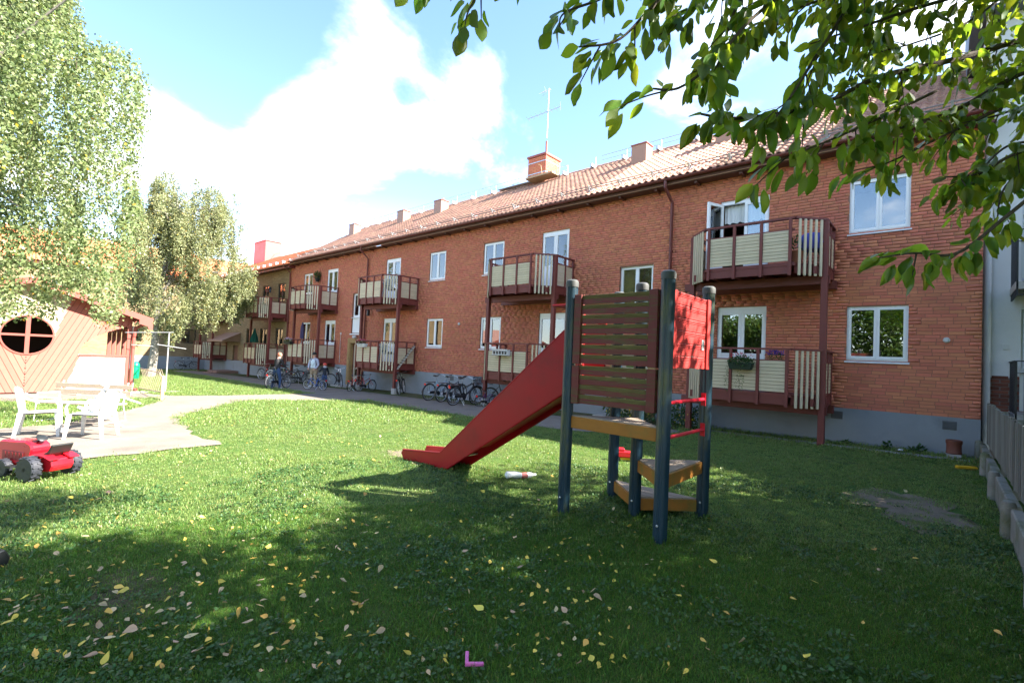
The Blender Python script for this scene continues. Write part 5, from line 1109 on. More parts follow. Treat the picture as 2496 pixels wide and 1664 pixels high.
    if basket:
        bk = MB(); bx = hb+.06; z0_, z1_ = R+.42, R+.66
        for z in (z0_, (z0_+z1_)/2, z1_):
            k = .8+.2*(z-z0_)/(z1_-z0_); ps = [(bx+dx*.13*k, dy*.17*k, z) for dx, dy in ((-1, -1), (1, -1), (1, 1), (-1, 1))]; bk.tube(ps, .006, 4, closed=True)
        for i in range(24):
            a = i/24*4; e = int(a); g = a-e; cs = [(-1, -1), (1, -1), (1, 1), (-1, 1), (-1, -1)]; dx = cs[e][0]+(cs[e+1][0]-cs[e][0])*g; dy = cs[e][1]+(cs[e+1][1]-cs[e][1])*g; bk.tube([(bx+dx*.104, dy*.136, z0_), (bx+dx*.13, dy*.17, z1_)], .004, 3)
        bk.box(bx-.10, bx+.10, -.13, .13, z0_-.004, z0_+.004); B_(bk, 'basket', BLACKM)
    ka = MB().tube([bbk+Vector((-.1, .03, -.05)), Vector((-.16, .20 if lean <= 0 else -.20, .01))], .009, 5); B_(ka, 'kickstand', SILVER)
    return t
NAVY = paint('navy', (.02, .03, .07)); GREY = paint('grey', (.22, .23, .25)); SILVB = paint('silver', (.45, .46, .48)); BLUEP = paint('blue', (.02, .11, .42)); REDP = paint('red', (.42, .02, .02)); BLK = paint('black', (.014, .014, .016)); PURP = paint('purple', (.10, .03, .22)); YEL = paint('yellow', (.6, .45, .05)); LBLUE = paint('light_blue', (.25, .36, .48)); WHP = paint('white', (.7, .7, .7))
DEG = rad
def hd_(p, q): return math.atan2(q[1]-p[1], q[0]-p[0])
def at2(p, q): return ((p[0]+q[0])/2, (p[1]+q[1])/2)
bike('pale blue city bicycle with silver rack, first of the group under the kitchen windows', (-15.05, 12.62), DEG(92), LBLUE, lean=.10, rim=GREY)
bike('dark bicycle with pale rims and amber reflector between the pale blue and the basket bicycles', (-14.35, 12.65), DEG(95), NAVY, lean=.08)
bike('black bicycle with front wire basket leaning beside the balcony post', (-13.05, 12.15), DEG(90), BLK, lean=.10, basket=True, rim=GREY)
bike('second black basket bicycle with chrome handlebar behind the other basket one', (-13.65, 12.75), DEG(84), BLK, lean=.06, basket=True)
bike('small purple child bicycle lying low beside the concrete post foot', (-12.35, 12.55), DEG(80), PURP, R=.20, wb=.62, lean=.25, rack=False, rim=GREY)
bike('black mountain bicycle under the balcony behind the red slide', (-11.9, 13.05), DEG(20), BLK, lean=.10, rack=False, guard=None, rim=BLACKM)
bike('black bicycle seen end on between balcony post and plinth', (-18.15, 13.1), DEG(132), BLK, lean=-.14, rim=GREY)
bike('red and silver child bicycle in front of the entrance door', (-20.8, 12.2), DEG(128), REDP, R=.25, wb=.78, lean=.10, rack=False, stripe=WHP, steer=.2)
bike('red child bicycle with yellow stripe behind the balcony corner', (-20.45, 12.7), DEG(100), REDP, R=.26, wb=.82, lean=-.10, rack=False, stripe=YEL, rim=GREY)
bike('grey silver bicycle standing behind the man and the boy', at2((-24.75, 11.95), (-24.2, 12.9)), DEG(58), SILVB, lean=.05, rim=GREY)
bike('black bicycle with amber spoke reflector against the grey plinth', (-23.2, 12.9), DEG(-20), BLK, lean=.08, rim=GREY)
bike('bicycle with white front wheel rim standing below the yellow house balcony', (-30.6, 12.2), DEG(195), GREY, lean=.06)
bike('dark bicycle with pale rim beside the white rimmed one', (-29.3, 12.4), DEG(35), NAVY, lean=-.06)
bike('black bicycle with yellow frame band in the tangled group by the drainpipe', (-28.4, 12.7), DEG(50), BLK, lean=.08, stripe=YEL, rim=GREY)
bike('black child bicycle lying low in the tangled group', (-27.75, 12.2), DEG(20), BLK, R=.24, wb=.76, lean=.3, rack=False)
bike('dark bicycle with arched mudguard nearest the doorway in the tangled group', (-26.6, 12.5), DEG(65), BLK, lean=.05, rim=GREY)
bike('dark bicycle leaning on the yellow wing beside the birch trunk', (-46.9, 12.3), DEG(85), NAVY, lean=-.1, group=None)
bike('blue child bicycle held by the boy in a red helmet', (-21.98, 10.98), math.atan2(10.88-11.26, -22.2+21.5)+.0, BLUEP, R=.235, wb=.80, lean=0, rack=False, rim=WHP, group=None, steer=.15)
bike('bicycle with red rear light held by the person in a dark jacket', (-23.05, 9.75), DEG(118), GREY, lean=.0, group=None, rim=GREY)
# bike rack rail by the plinth
m = MB(); m.tube([(-15.3, 13.35, gz(-15)+.06), (-12.4, 13.35, gz(-12.4)+.06)], .018, 6)
for k in range(9): x = -15.2+k*.33; g = gz(x); m.tube([(x, 13.35, g+.06), (x, 13.42, g+.33), (x+.10, 13.42, g+.36), (x+.10, 13.35, g+.06)], .010, 5)
tag(m.build('bicycle_stand', GALV, at=(-13.9, 13.35, gz(-13.9))), 'low galvanised bicycle stand rail beside the plinth', 'bike rack')

# ================================================================== PEOPLE
SKIN = mat('skin', (.52, .30, .22), .55, .06, 5); HAIRD = mat('dark_hair', (.025, .018, .014), .6, .2, 30); HAIRR = mat('reddish_hair', (.30, .11, .06), .6, .2, 30)
JEANS = mat('blue_jeans', (.035, .065, .15), .85, .15, 10); BEIGE = mat('beige_trousers', (.36, .28, .18), .85, .1, 10); JACKD = mat('dark_jacket', (.030, .028, .028), .8, .15, 8); JACKB = mat('navy_jacket', (.012, .016, .028), .75, .15, 8); SHIRTL = mat('pale_grey_jacket', (.42, .43, .50), .85, .08, 8); TEE = mat('printed_pale_tee', (.62, .72, .74), .85, .05, 5, col2=(.10, .12, .16), c2amt=.37, c2scale=7); SHOE = mat('white_shoe', (.6, .6, .62), .6)
def person(label, pos, heading, H, joints, mats_, extra=None, headlook=0.0):
    """joints: dict of local points scaled by H (x forward, y left, z up); one skinned mesh"""
    t = thing('person', label, 'person', (pos[0], pos[1], gz(pos[0])), heading)
    J = joints; names = list(J.keys()); V_ = [Vector(J[n][0])*H for n in names]; R_ = [J[n][1]*H for n in names]; par = [J[n][2] for n in names]; reg = [J[n][3] for n in names]
    E_ = [(names.index(p), i) for i, p in enumerate(par) if p]
    me = bpy.data.meshes.new('body'); me.from_pydata([tuple(v) for v in V_], E_, []); ob = bpy.data.objects.new('body', me); COL.objects.link(ob)
    sk = ob.modifiers.new('skin', 'SKIN'); sk.use_smooth_shade = True
    for i, r in enumerate(R_):
        d = me.skin_vertices[0].data[i]; rr = r if isinstance(r, float) else r; d.radius = (r, r); d.use_root = (i == 0)
    ob.modifiers.new('sub', 'SUBSURF').levels = 2
    bpy.context.view_layer.update(); dg = bpy.context.evaluated_depsgraph_get(); em = bpy.data.meshes.new_from_object(ob.evaluated_get(dg)); ob.modifiers.clear(); ob.data = em
    em.materials.clear()
    for m_ in mats_: em.materials.append(m_)
    segs = [(V_[a], V_[b], reg[b]) for a, b in E_]
    for p in em.polygons:
        c = p.center; best = None
        for a, b, g in segs:
            d = b-a; t_ = max(0, min(1, (c-a).dot(d)/max(d.length_squared, 1e-9))); dist = (a+d*t_-c).length
            if best is None or dist < best[0]: best = (dist, g)
        p.material_index = best[1]; p.use_smooth = True
    ob.parent = t
    # face and hands detail
    hc = Vector(J['head'][0])*H; hr = J['head'][1]*H; look = Matrix.Rotation(headlook, 3, 'Z')
    f = MB(); 
    for e in (-1, 1): q = hc+look @ Vector((hr*.86, e*hr*.36, hr*.12)); f.lathe([(.001, -.012), (.014, 0), (.001, .012)], tuple(q), 6)
    f.build('eyes', HAIRD, t, local=True)
    f = MB(); f.tube([hc+look @ Vector((hr*.9, 0, hr*.12)), hc+look @ Vector((hr*1.18, 0, -hr*.18)), hc+look @ Vector((hr*.9, 0, -hr*.25))], [.010, .016, .006], 6)
    for e in (-1, 1): f.tube([hc+look @ Vector((0, e*hr*.95, -hr*.2)), hc+look @ Vector((-.01, e*hr*1.08, hr*.15))], .014, 5)
    f.build('nose_and_ears', SKIN, t, local=True, smooth=True)
    MB().tube([hc+look @ Vector((hr*.93, -hr*.25, -hr*.52)), hc+look @ Vector((hr*.98, 0, -hr*.55)), hc+look @ Vector((hr*.93, hr*.25, -hr*.52))], .007, 5).build('mouth', mat('lips', (.35, .12, .10), .5), t, local=True)
    for sd_ in ('l', 'r'):
        wr = Vector(J['wrist_'+sd_][0])*H; hn = Vector(J['hand_'+sd_][0])*H; d = (hn-wr).normalized(); sd2 = d.cross(Vector((0, 0, 1)) if abs(d.z) < .9 else Vector((1, 0, 0))).normalized(); n2 = sd2.cross(d); hl = .055*H*1.0
        fg = MB(); k = H/1.75
        for i, (o_, ln) in enumerate(((-.028, .060), (-.010, .070), (.010, .066), (.028, .052))):
            b0 = hn+sd2*o_*k; fg.tube([b0-d*.02*k, b0+d*ln*.45*k-n2*.008*k, b0+d*ln*.75*k-n2*.03*k, b0+d*ln*.85*k-n2*.05*k], [.0095*k, .009*k, .008*k, .006*k], 6)
        b0 = hn-d*.035*k+sd2*.03*k; fg.tube([b0, b0+sd2*.03*k+d*.02*k, b0+sd2*.035*k+d*.05*k-n2*.02*k], [.011*k, .010*k, .007*k], 6)
        fg.build('fingers', SKIN, t, local=True, smooth=True)
    return t, hc, hr, look
def body(arm_l, arm_r, leg_l, leg_r, lean=0.0, head_f=.02):
    """arm = (elbow, wrist, hand) ; leg = (knee, ankle, toe)"""
    J = {'pelvis': ((0, 0, .53), .075, None, 1), 'waist': ((lean*.3, 0, .61), .068, 'pelvis', 0), 'chest': ((lean*.75, 0, .72), .082, 'waist', 0), 'neckb': ((lean, 0, .815), .045, 'chest', 0), 'neck': ((lean*1.05+.005, 0, .86), .032, 'neckb', 2), 'head': ((lean*1.1+head_f, 0, .925), .058, 'neck', 2), 'crown': ((lean*1.1+head_f-.004, 0, .962), .046, 'head', 2)}
    for s, e, A, Lg in (('l', 1, arm_l, leg_l), ('r', -1, arm_r, leg_r)):
        J['sho_'+s] = ((lean*.95, e*.095, .79), .044, 'neckb', 0); J['elb_'+s] = (A[0], .030, 'sho_'+s, 0); J['wrist_'+s] = (A[1], .020, 'elb_'+s, 0); J['hand_'+s] = (A[2], .022, 'wrist_'+s, 2)
        J['hip_'+s] = ((0, e*.052, .50), .062, 'pelvis', 1); J['knee_'+s] = (Lg[0], .040, 'hip_'+s, 1); J['ank_'+s] = (Lg[1], .028, 'knee_'+s, 1); J['toe_'+s] = (Lg[2], .024, 'ank_'+s, 3)
    return J
# man standing with hands on the boy's handlebar side, looking left
J = body(((.02, .15, .64), (.10, .11, .53), (.14, .09, .515)), ((.03, -.15, .64), (.11, -.10, .54), (.15, -.075, .525)), ((.01, .06, .28), (-.01, .065, .035), (.08, .075, .016)), ((.02, -.06, .28), (.01, -.07, .035), (.10, -.08, .016)))
tm, hc, hr, lk_ = person('man with dark hair and glasses in printed tee and open pale jacket', (-23.75, 11.75), DEG(-60), 1.74, J, [SHIRTL, BEIGE, SKIN, SHOE], headlook=DEG(-35))
m = MB(); m.lathe([(hr*1.06, -.01), (hr*1.10, hr*.3), (hr*1.0, hr*.85), (hr*.6, hr*1.25), (.01, hr*1.36)], tuple(hc+lk_ @ Vector((-hr*.12, 0, hr*.15))), 14); m.build('hair', HAIRD, tm, local=True, smooth=True)
m = MB(); m.tube([hc+lk_ @ Vector((0, hr, hr*.18)), hc+lk_ @ Vector((hr*1.05, hr*.6, hr*.15)), hc+lk_ @ Vector((hr*1.15, 0, hr*.15)), hc+lk_ @ Vector((hr*1.05, -hr*.6, hr*.15)), hc+lk_ @ Vector((0, -hr, hr*.18))], .008, 5); m.build('glasses', BLACKM, tm, local=True)
H_ = 1.74; vv = []
for z, wd_, fx in ((.555, .075, .078), (.62, .070, .075), (.70, .066, .088), (.76, .055, .082), (.80, .03, .055)):
    vv += [(fx*H_*.80, -wd_*H_, z*H_), (fx*H_*1.12, 0, z*H_), (fx*H_*.80, wd_*H_, z*H_)]
MB().add(vv, [(3*i+j, 3*i+1+j, 3*i+4+j, 3*i+3+j) for i in range(4) for j in (0, 1)]).build('tee_shirt', TEE, tm, local=True, smooth=True)
# boy, arm stretched out to the handlebar
J = body(((.10, .17, .70), (.22, .18, .70), (.26, .175, .70)), ((.05, -.16, .63), (.13, -.14, .56), (.17, -.12, .55)), ((.02, .07, .27), (-.02, .075, .035), (.07, .085, .016)), ((.03, -.06, .27), (.02, -.07, .035), (.11, -.08, .016)), lean=.03)
tb, hc, hr, lk_ = person('boy in red helmet, dark jacket and jeans standing over a blue child bicycle', (-21.72, 11.28), DEG(165), 1.24, J, [JACKB, JEANS, SKIN, SHOE])
m = MB(); m.lathe([(hr*1.22, 0), (hr*1.28, hr*.18), (hr*1.12, hr*.75), (hr*.7, hr*1.12), (.01, hr*1.25)], tuple(hc+Vector((0, 0, hr*.25))), 14); m.build('helmet', mat('red_helmet', (.62, .05, .03), .3), tb, local=True, smooth=True)
m = MB(); m.lathe([(.055, -.03), (.085, 0), (.08, .035), (.05, .05)], tuple(hc+Vector((-.06, 0, -hr*1.3))), 12); m.build('hood', SHIRTL, tb, local=True, smooth=True)
# person seen from behind with bicycle
J = body(((.10, .14, .64), (.22, .14, .58), (.26, .135, .575)), ((.10, -.14, .64), (.22, -.14, .58), (.26, -.135, .575)), ((.03, .10, .27), (-.03, .115, .035), (.06, .13, .016)), ((.03, -.10, .27), (-.02, -.125, .035), (.07, -.14, .016)), lean=.06)
tp, hc, hr, lk_ = person('person in dark jacket and jeans standing astride a bicycle, seen from behind', (-23.0, 9.62), DEG(118), 1.66, J, [JACKD, JEANS, SKIN, SHOE])
m = MB(); m.lathe([(hr*1.02, -hr*.35), (hr*1.12, hr*.2), (hr*1.02, hr*.8), (hr*.6, hr*1.2), (.01, hr*1.32)], tuple(hc+Vector((-hr*.12, 0, hr*.08))), 14); m.build('hair', HAIRR, tp, local=True, smooth=True)
m = MB(); m.tube([hc+Vector((0, hr*1.1, -.02)), hc+Vector((-.01, hr*.8, hr*.95)), hc+Vector((-.01, 0, hr*1.36)), hc+Vector((-.01, -hr*.8, hr*.95)), hc+Vector((0, -hr*1.1, -.02))], .016, 6); m.build('headphones', mat('pale_pink_plastic', (.70, .45, .38), .5), tp, local=True, smooth=True)

# ================================================================== GARDEN FURNITURE
def plastic_chair(label, loc, rz=0.0, rot=None, group='white plastic chairs on the patio', z=0.0):
    t = thing('plastic_chair', label, 'chair', (loc[0], loc[1], loc[2] if len(loc) > 2 else gz(loc[0])+.018), rz, group, rot)
    def B_(mb, n, sm=True, bv=0): return mb.build(n, PLASTICW, t, local=True, smooth=sm, bevel=bv)
    s = MB(); n = 8; vv = []
    for i in range(n+1):
        x = -.24+.48*i/n
        for j in range(n+1): y = -.23+.46*j/n; vv.append((x, y*(.92+.08*i/n), .42+.02*i/n-.018*math.cos(math.pi*(j/n-.5))+.0))
    g = [(i*(n+1)+j, (i+1)*(n+1)+j, (i+1)*(n+1)+j+1, i*(n+1)+j+1) for i in range(n) for j in range(n)]; s.add(vv, g); s.add([(x, y, z_-.02) for x, y, z_ in vv], g); s.box(.225, .245, -.23, .23, .385, .44); s.box(-.25, -.23, -.215, .215, .385, .42); B_(s, 'seat')
    for sx in (-1, 1):
        for sy in (-1, 1):
            l = MB(); xb = sx*.30 if sx < 0 else .27; top = (sx*.235, sy*.235, .44); bot = (xb, sy*.275, 0.0)
            l.add([(top[0]-.035, top[1], top[2]), (top[0]+.035, top[1], top[2]), (top[0]+.035, top[1]-sy*.045, top[2]), (top[0]-.035, top[1]-sy*.045, top[2]), (bot[0]-.022, bot[1], 0), (bot[0]+.022, bot[1], 0), (bot[0]+.022, bot[1]-sy*.028, 0), (bot[0]-.022, bot[1]-sy*.028, 0)], [(0, 3, 2, 1), (4, 5, 6, 7), (0, 1, 5, 4), (1, 2, 6, 5), (2, 3, 7, 6), (3, 0, 4, 7)]); B_(l, 'leg', False, .004)
        a = MB(); 
    for sy in (-1, 1):
        a = MB(); path = [(.245, sy*.27, .43), (.255, sy*.275, .56), (.215, sy*.28, .635), (.05, sy*.285, .65), (-.12, sy*.28, .66), (-.25, sy*.245, .74)]
        for p, q in zip(path, path[1:]): a.beam(p, q, .052, .024, up=(0, 0, 1) if abs(p[0]-q[0]) > .05 else (1, 0, 0))
        B_(a, 'armrest', False, .004)
    b = MB(); pts = []
    for i in range(9): f = i/8; y = -.235+.47*f; pts.append((-.30-.035*math.sin(math.pi*f), y, .80+.055*math.sin(math.pi*f)))
    b.tube([(-.235, -.215, .44), (-.265, -.235, .62)]+pts+[(-.265, .235, .62), (-.235, .215, .44)], .022, 8); B_(b, 'back_frame')
    for i in range(6):
        y = -.165+.33*i/5; z1_ = .80+.05*math.sin(math.pi*(y+.235)/.47); sl = MB(); sl.beam((-.245, y*.95, .43), (-.305-.02*math.sin(math.pi*(y+.235)/.47), y, z1_), .042, .010, up=(1, 0, 0)); B_(sl, 'back_slat', False)
    return t
plastic_chair('white plastic garden chair standing upright beside the wooden bench end', (-12.15, .98), DEG(80))
plastic_chair('white plastic garden chair standing upright between the other two chairs', (-11.45, 1.60), DEG(-125))
tipped = plastic_chair('white plastic garden chair tipped over on its side', (-12.35, 2.2))
zc = Vector((-.70, -.60, .36)).normalized(); yc_ = Vector((0, 0, 1)); yc_ = (yc_-zc*yc_.dot(zc)).normalized(); yc_ = (Matrix.Rotation(rad(24), 3, zc) @ yc_).normalized(); xc_ = yc_.cross(zc); tm_ = Matrix((xc_, yc_, zc)).transposed()
low = min((tm_ @ Vector(p)).z for p in ((.29, .28, 0), (-.32, .28, 0), (.29, -.28, 0), (-.32, -.28, 0), (-.34, .25, .86), (-.34, -.25, .86), (.27, .31, .65), (.27, -.31, .65)))
tipped.rotation_euler = tm_.to_euler(); tipped.location.z = gz(-12)+.018-low
BW = mat('weathered_bench_wood', (.34, .28, .22), .85, .15, 6, .2, 60, .2, streak=(3, 20, 3)); BF = PLASTICW
bn = thing('garden_bench', 'slatted wooden bench with white tube frame behind the plastic chairs', 'bench', (-14.0, 1.75, gz(-14.0)), DEG(222))
for k in range(2): MB().box(-.85, .85, -.30-.03*k, -.275-.03*k, .58+.13*k, .68+.13*k).build('back_slat', BW, bn, local=True, bevel=.005)
for k in range(3): MB().box(-.85, .85, -.20+.14*k, -.08+.14*k, .40, .43).build('seat_slat', BW, bn, local=True, bevel=.005)
for sx in (-.72, .72):
    m = MB(); m.tube([(sx, -.36, .86), (sx, -.24, .40), (sx, .26, .40), (sx, .28, 0.02), (sx, -.34, .02), (sx, -.24, .40)], .016, 8); m.tube([(sx, -.27, .60), (sx, .24, .62), (sx, .27, .42)], .016, 8); m.build('bench_frame', BF, bn, local=True, smooth=True)

# ================================================================== TOY TRACTOR
TRED = mat('red_toy_plastic', (.52, .008, .018), .30, .05, 4, 0, 60, .5, coat=.2); TBLK = mat('dark_toy_plastic', (.013, .015, .015), .45, .1, 5); TWH = mat('toy_wheel_plastic', (.026, .028, .036), .5, .12, 8)
pF, pR = G(63, 1176), G(173, 1155)
tr_h = math.atan2(pR[1]-pF[1], pR[0]-pF[0])+rad(90)      # axle direction -> heading (front points left in the picture)
axm = ((pF[0]+pR[0])/2, (pF[1]+pR[1])/2)
TT = thing('toy_tractor', 'red pedal tractor toy with black seat and chunky tyres at the patio edge', 'toy tractor', (axm[0], axm[1], gz(axm[0])), tr_h)
TT.scale = (.92, .92, .92)
def TB(mb, n, m_, par=None, sm=False, bv=0): return mb.build(n, m_, par or TT, local=True, smooth=sm, bevel=bv)
def twheel(c, R, wd_, n=26):
    b = MB(); rx = Matrix.Rotation(rad(90), 3, 'X'); b.lathe([(R*.52, -wd_*.5), (R*.86, -wd_*.5), (R*.95, -wd_*.32), (R*.95, wd_*.32), (R*.86, wd_*.5), (R*.52, wd_*.5)], c, 30, mtx=rx)
    for i in range(16):
        a = 2*math.pi*i/16
        for sd_ in (-1, 1): aa = a+(.1 if sd_ > 0 else -.1); p = Vector(c)+Vector((math.cos(aa)*R*.955, sd_*wd_*.24, math.sin(aa)*R*.955)); b.obox(p, R*.09, wd_*.46, R*.10, Matrix.Rotation(-aa, 3, 'Y') @ Matrix.Rotation(sd_*.45, 3, 'X'))
    w_ = TB(b, 'wheel', TWH); h = MB(); h.lathe([(R*.5, -wd_*.30), (R*.5, wd_*.30)], c, 20, mtx=rx); h.lathe([(R*.16, -wd_*.5), (R*.16, wd_*.5)], c, 14, mtx=rx); TB(h, 'hub', TBLK, w_)
hwd = math.hypot(pR[0]-pF[0], pR[1]-pF[1])/2
# local frame: +X forward, wheels at y = +-hwd
twheel((0, -hwd, .17), .17, .115); twheel((0, hwd, .17), .17, .115); twheel((.58, -.17, .12), .12, .08); twheel((.58, .17, .12), .12, .08)
m = MB(); m.prism([(-.20, .13), (-.24, .20), (-.22, .29), (-.10, .31), (.10, .27), (.22, .28), (.24, .16), (.1, .10)], (0, -.13, 0), (1, 0, 0), (0, 0, 1), (0, 1, 0), .26); TB(m, 'rear_body', TRED, bv=.015)
m = MB(); m.prism([(.16, .16), (.20, .30), (.17, .38), (.20, .45), (.30, .49), (.78, .47), (.84, .42), (.84, .20), (.72, .16)], (0, -.115, 0), (1, 0, 0), (0, 0, 1), (0, 1, 0), .23); TB(m, 'bonnet', TRED, bv=.022)
m = MB(); m.box(.30, .72, -.120, .120, .22, .34); 
for k in range(6): m.box(.32+k*.065, .35+k*.065, -.124, .124, .235, .325)
TB(m, 'engine_grille', mat('dark_red_toy', (.20, .01, .015), .4), bv=.004)
for sy in (-1, 1):
    m = MB(); m.prism([(-.26, .30), (-.12, .345), (.06, .345), (.16, .27), (.13, .25), (.04, .32), (-.12, .32), (-.25, .285)], (0, sy*(hwd-.12) - .06, 0), (1, 0, 0), (0, 0, 1), (0, 1, 0), .12); TB(m, 'mudguard', TRED, bv=.006)
m = MB(); m.prism([(.14, .315), (.0, .30), (-.10, .31), (-.16, .36), (-.215, .475), (-.19, .485), (-.12, .385), (-.04, .345), (.13, .335)], (0, -.13, 0), (1, 0, 0), (0, 0, 1), (0, 1, 0), .26); TB(m, 'seat', TBLK, bv=.010)
m = MB(); m.tube([(.28, 0, .46), (.20, 0, .52)], .015, 8); m.lathe([(.05, -.010), (.065, 0), (.05, .010)], (.19, 0, .525), 18, mtx=Matrix.Rotation(rad(-35), 3, 'Y')); TB(m, 'steering_wheel', TBLK, sm=True)
m = MB(); m.tube([(.36, -.22, .20), (.36, .22, .16)], .012, 6); m.box(.31, .43, -.26, -.17, .19, .215); m.box(.31, .43, .17, .26, .15, .175); TB(m, 'pedals', TBLK)
m = MB(); m.box(.50, .66, -.15, .15, .11, .16); TB(m, 'front_axle', TRED)
# second toy at the left edge
tp_ = G(-75, 1396); T2 = thing('toy_scoop', 'black and red toy digger scoop lying in the grass', 'toy', (tp_[0], tp_[1], gz(tp_[0])), DEG(20))
T2.scale = (.75, .75, .75)
m = MB(); m.prism([(0, 0), (.20, .0), (.23, .10), (.18, .19), (.02, .15)], (0, 0, 0), (0, 1, 0), (0, 0, 1), (1, 0, 0), .16); m.build('scoop', TBLK, T2, local=True, bevel=.012)
m = MB(); m.box(-.05, .21, -.02, -.005, .02, .16); m.build('scoop_edge', TBLK, T2, local=True); m = MB(); m.tube([(.08, -.02, .08), (.1, -.22, .09), (.08, -.5, .05)], .03, 8); m.build('arm', TRED, T2, local=True, smooth=True)

# ================================================================== WASHING LINE, BIN, RACK, POST
g = gz(-22.4)
CL = thing('washing_line_pole', 'thin white steel washing line pole with cross arms on the lawn', 'pole', (-22.35, 5.22, g))
PW = mat('chipped_white_steel', (.25, .26, .27), .5, .15, 6, col2=(.42, .36, .3), c2amt=.35, c2scale=6)
MB().tube([(-22.35, 5.22, g-.1), (-22.35, 5.22, 2.05)], .026, 10).build('pole', PW, CL, smooth=True)
MB().tube([(-22.45, 3.9, 1.96), (-22.3, 5.35, 2.06)], .010, 8).build('top_arm', PW, CL); MB().tube([(-22.3, 4.85, 1.57), (-22.3, 5.80, 1.44)], .012, 8).build('lower_arm', PW, CL); MB().tube([(-22.5, 4.1, 1.52), (-22.4, 4.75, 1.5)], .010, 8).build('lower_arm', PW, CL)
MB().box(-22.42, -22.3, 4.6, 5.75, g, g+.035).build('foot_bar', PW, CL)
MB().tube([(-23.0, 4.30, gz(-23)), (-23.0, 4.30, 2.0)], .02, 8).build('pole', PW, CL, smooth=True)
gb = gz(-23.4)
BN = thing('waste_bin', 'green round topped waste bin on a thin post by the pavilion corner', 'bin', (-23.35, 4.42, gb))
MB().tube([(-23.5, 4.42, gb-.1), (-23.5, 4.42, 1.05)], .028, 8).build('bin_post', PW, BN)
MB().lathe([(.115, .22), (.13, .25), (.135, .70), (.115, .79), (.07, .85), (.02, .87)], (-23.35, 4.44, 0), 18).build('bin_body', mat('green_bin_paint', (.005, .26, .12), .35, .06), BN, smooth=True)
RK = thing('wire_rack', 'low wire bicycle rack panel standing on the lawn by the green bin', 'rack', (-20.9, 4.6, gz(-20.9)))
ra0, ra1 = Vector((-23.2, 4.55, gz(-23)+.12)), Vector((-18.95, 4.33, gz(-18.95)+.25))
m = MB(); m.tube([ra0, ra1], .018, 6); m.tube([ra0+Vector((0, 0, .75)), ra0+Vector((3.7, -.19, .78)), ra1+Vector((0, 0, .42))], .018, 6); m.build('frame', mat('rusty_wire', (.30, .24, .17), .6, .2, 8), RK)
for k in range(13): q = ra0+(ra1-ra0)*((k+.5)/13.5); MB().tube([q, q+Vector((0, .10, .45)), q+Vector((.02, .0, .74))], .009, 5).build('hoop', mat('rusty_wire', (.30, .24, .17), .6, .2, 8), RK)
q = (-18.89, 4.33); MB_p = MB().box(q[0]-.045, q[0]+.045, q[1]-.045, q[1]+.045, gz(q[0])-.1, gz(q[0])+.78); tag(MB_p.build('wooden_post', mat('pale_post_wood', (.55, .38, .22), .8, .1, 6), at=(q[0], q[1], gz(q[0])), bevel=.008), 'short pale wooden post beside the path near the washing line', 'post')
q = G(*(0+680/3.92, 600+1340/3.92)); q = (-21.6, 2.62); tag(MB().box(q[0]-.05, q[0]+.05, q[1]-.05, q[1]+.05, gz(q[0])-.1, gz(q[0])+.55).build('wooden_post', mat('pale_post_wood2', (.60, .47, .32), .8, .1, 6), at=(q[0], q[1], gz(q[0])), bevel=.008), 'short pale wooden post in front of the white pavilion panel', 'post')

# ================================================================== BALCONY PLANTS AND OTHER SMALL THINGS
PLG = leafmat('pot_plant_leaf', (.030, .075, .018), (.10, .20, .03), .45, .35, .25); FRED = leafmat('red_petal', (.50, .015, .05), (.6, .05, .08), .5, .3, .3); FPUR = leafmat('purple_petal', (.09, .05, .36), (.2, .1, .5), .5, .3, .3); FWH = leafmat('white_petal', (.65, .62, .66), (.6, .5, .6), .5, .2, .3); FPK = leafmat('pink_petal', (.60, .20, .32), (.6, .3, .4), .5, .3, .3); FYE = leafmat('yellow_petal', (.65, .48, .02), (.6, .5, .05), .5, .2, .3)
def plantblob(t, c, r, n, ml, name, ls=.05, squash=.7, top=False):
    u = rng.normal(size=(n, 3)); u /= np.linalg.norm(u, axis=1, keepdims=True)
    if top: u[:, 2] = np.abs(u[:, 2])
    C_ = np.array(c)+u*np.array(r)*(rng.random((n, 1))**.4); D_ = u+rng.normal(size=(n, 3))*.6; D_ /= np.linalg.norm(D_, axis=1, keepdims=True); T_ = rng.random(n)
    V_, Q_ = leaf_cloud(C_, D_, rng.uniform(.7, 1.3, n)*ls, rng.uniform(.7, 1.2, n)*ls*.7, T_); o = bpy.data.objects.new(name, fast_mesh(name, V_-np.array(WP[t.name]), Q_, ml, T_)); COL.objects.link(o); o.parent = t; o['kind'] = 'stuff'; return o
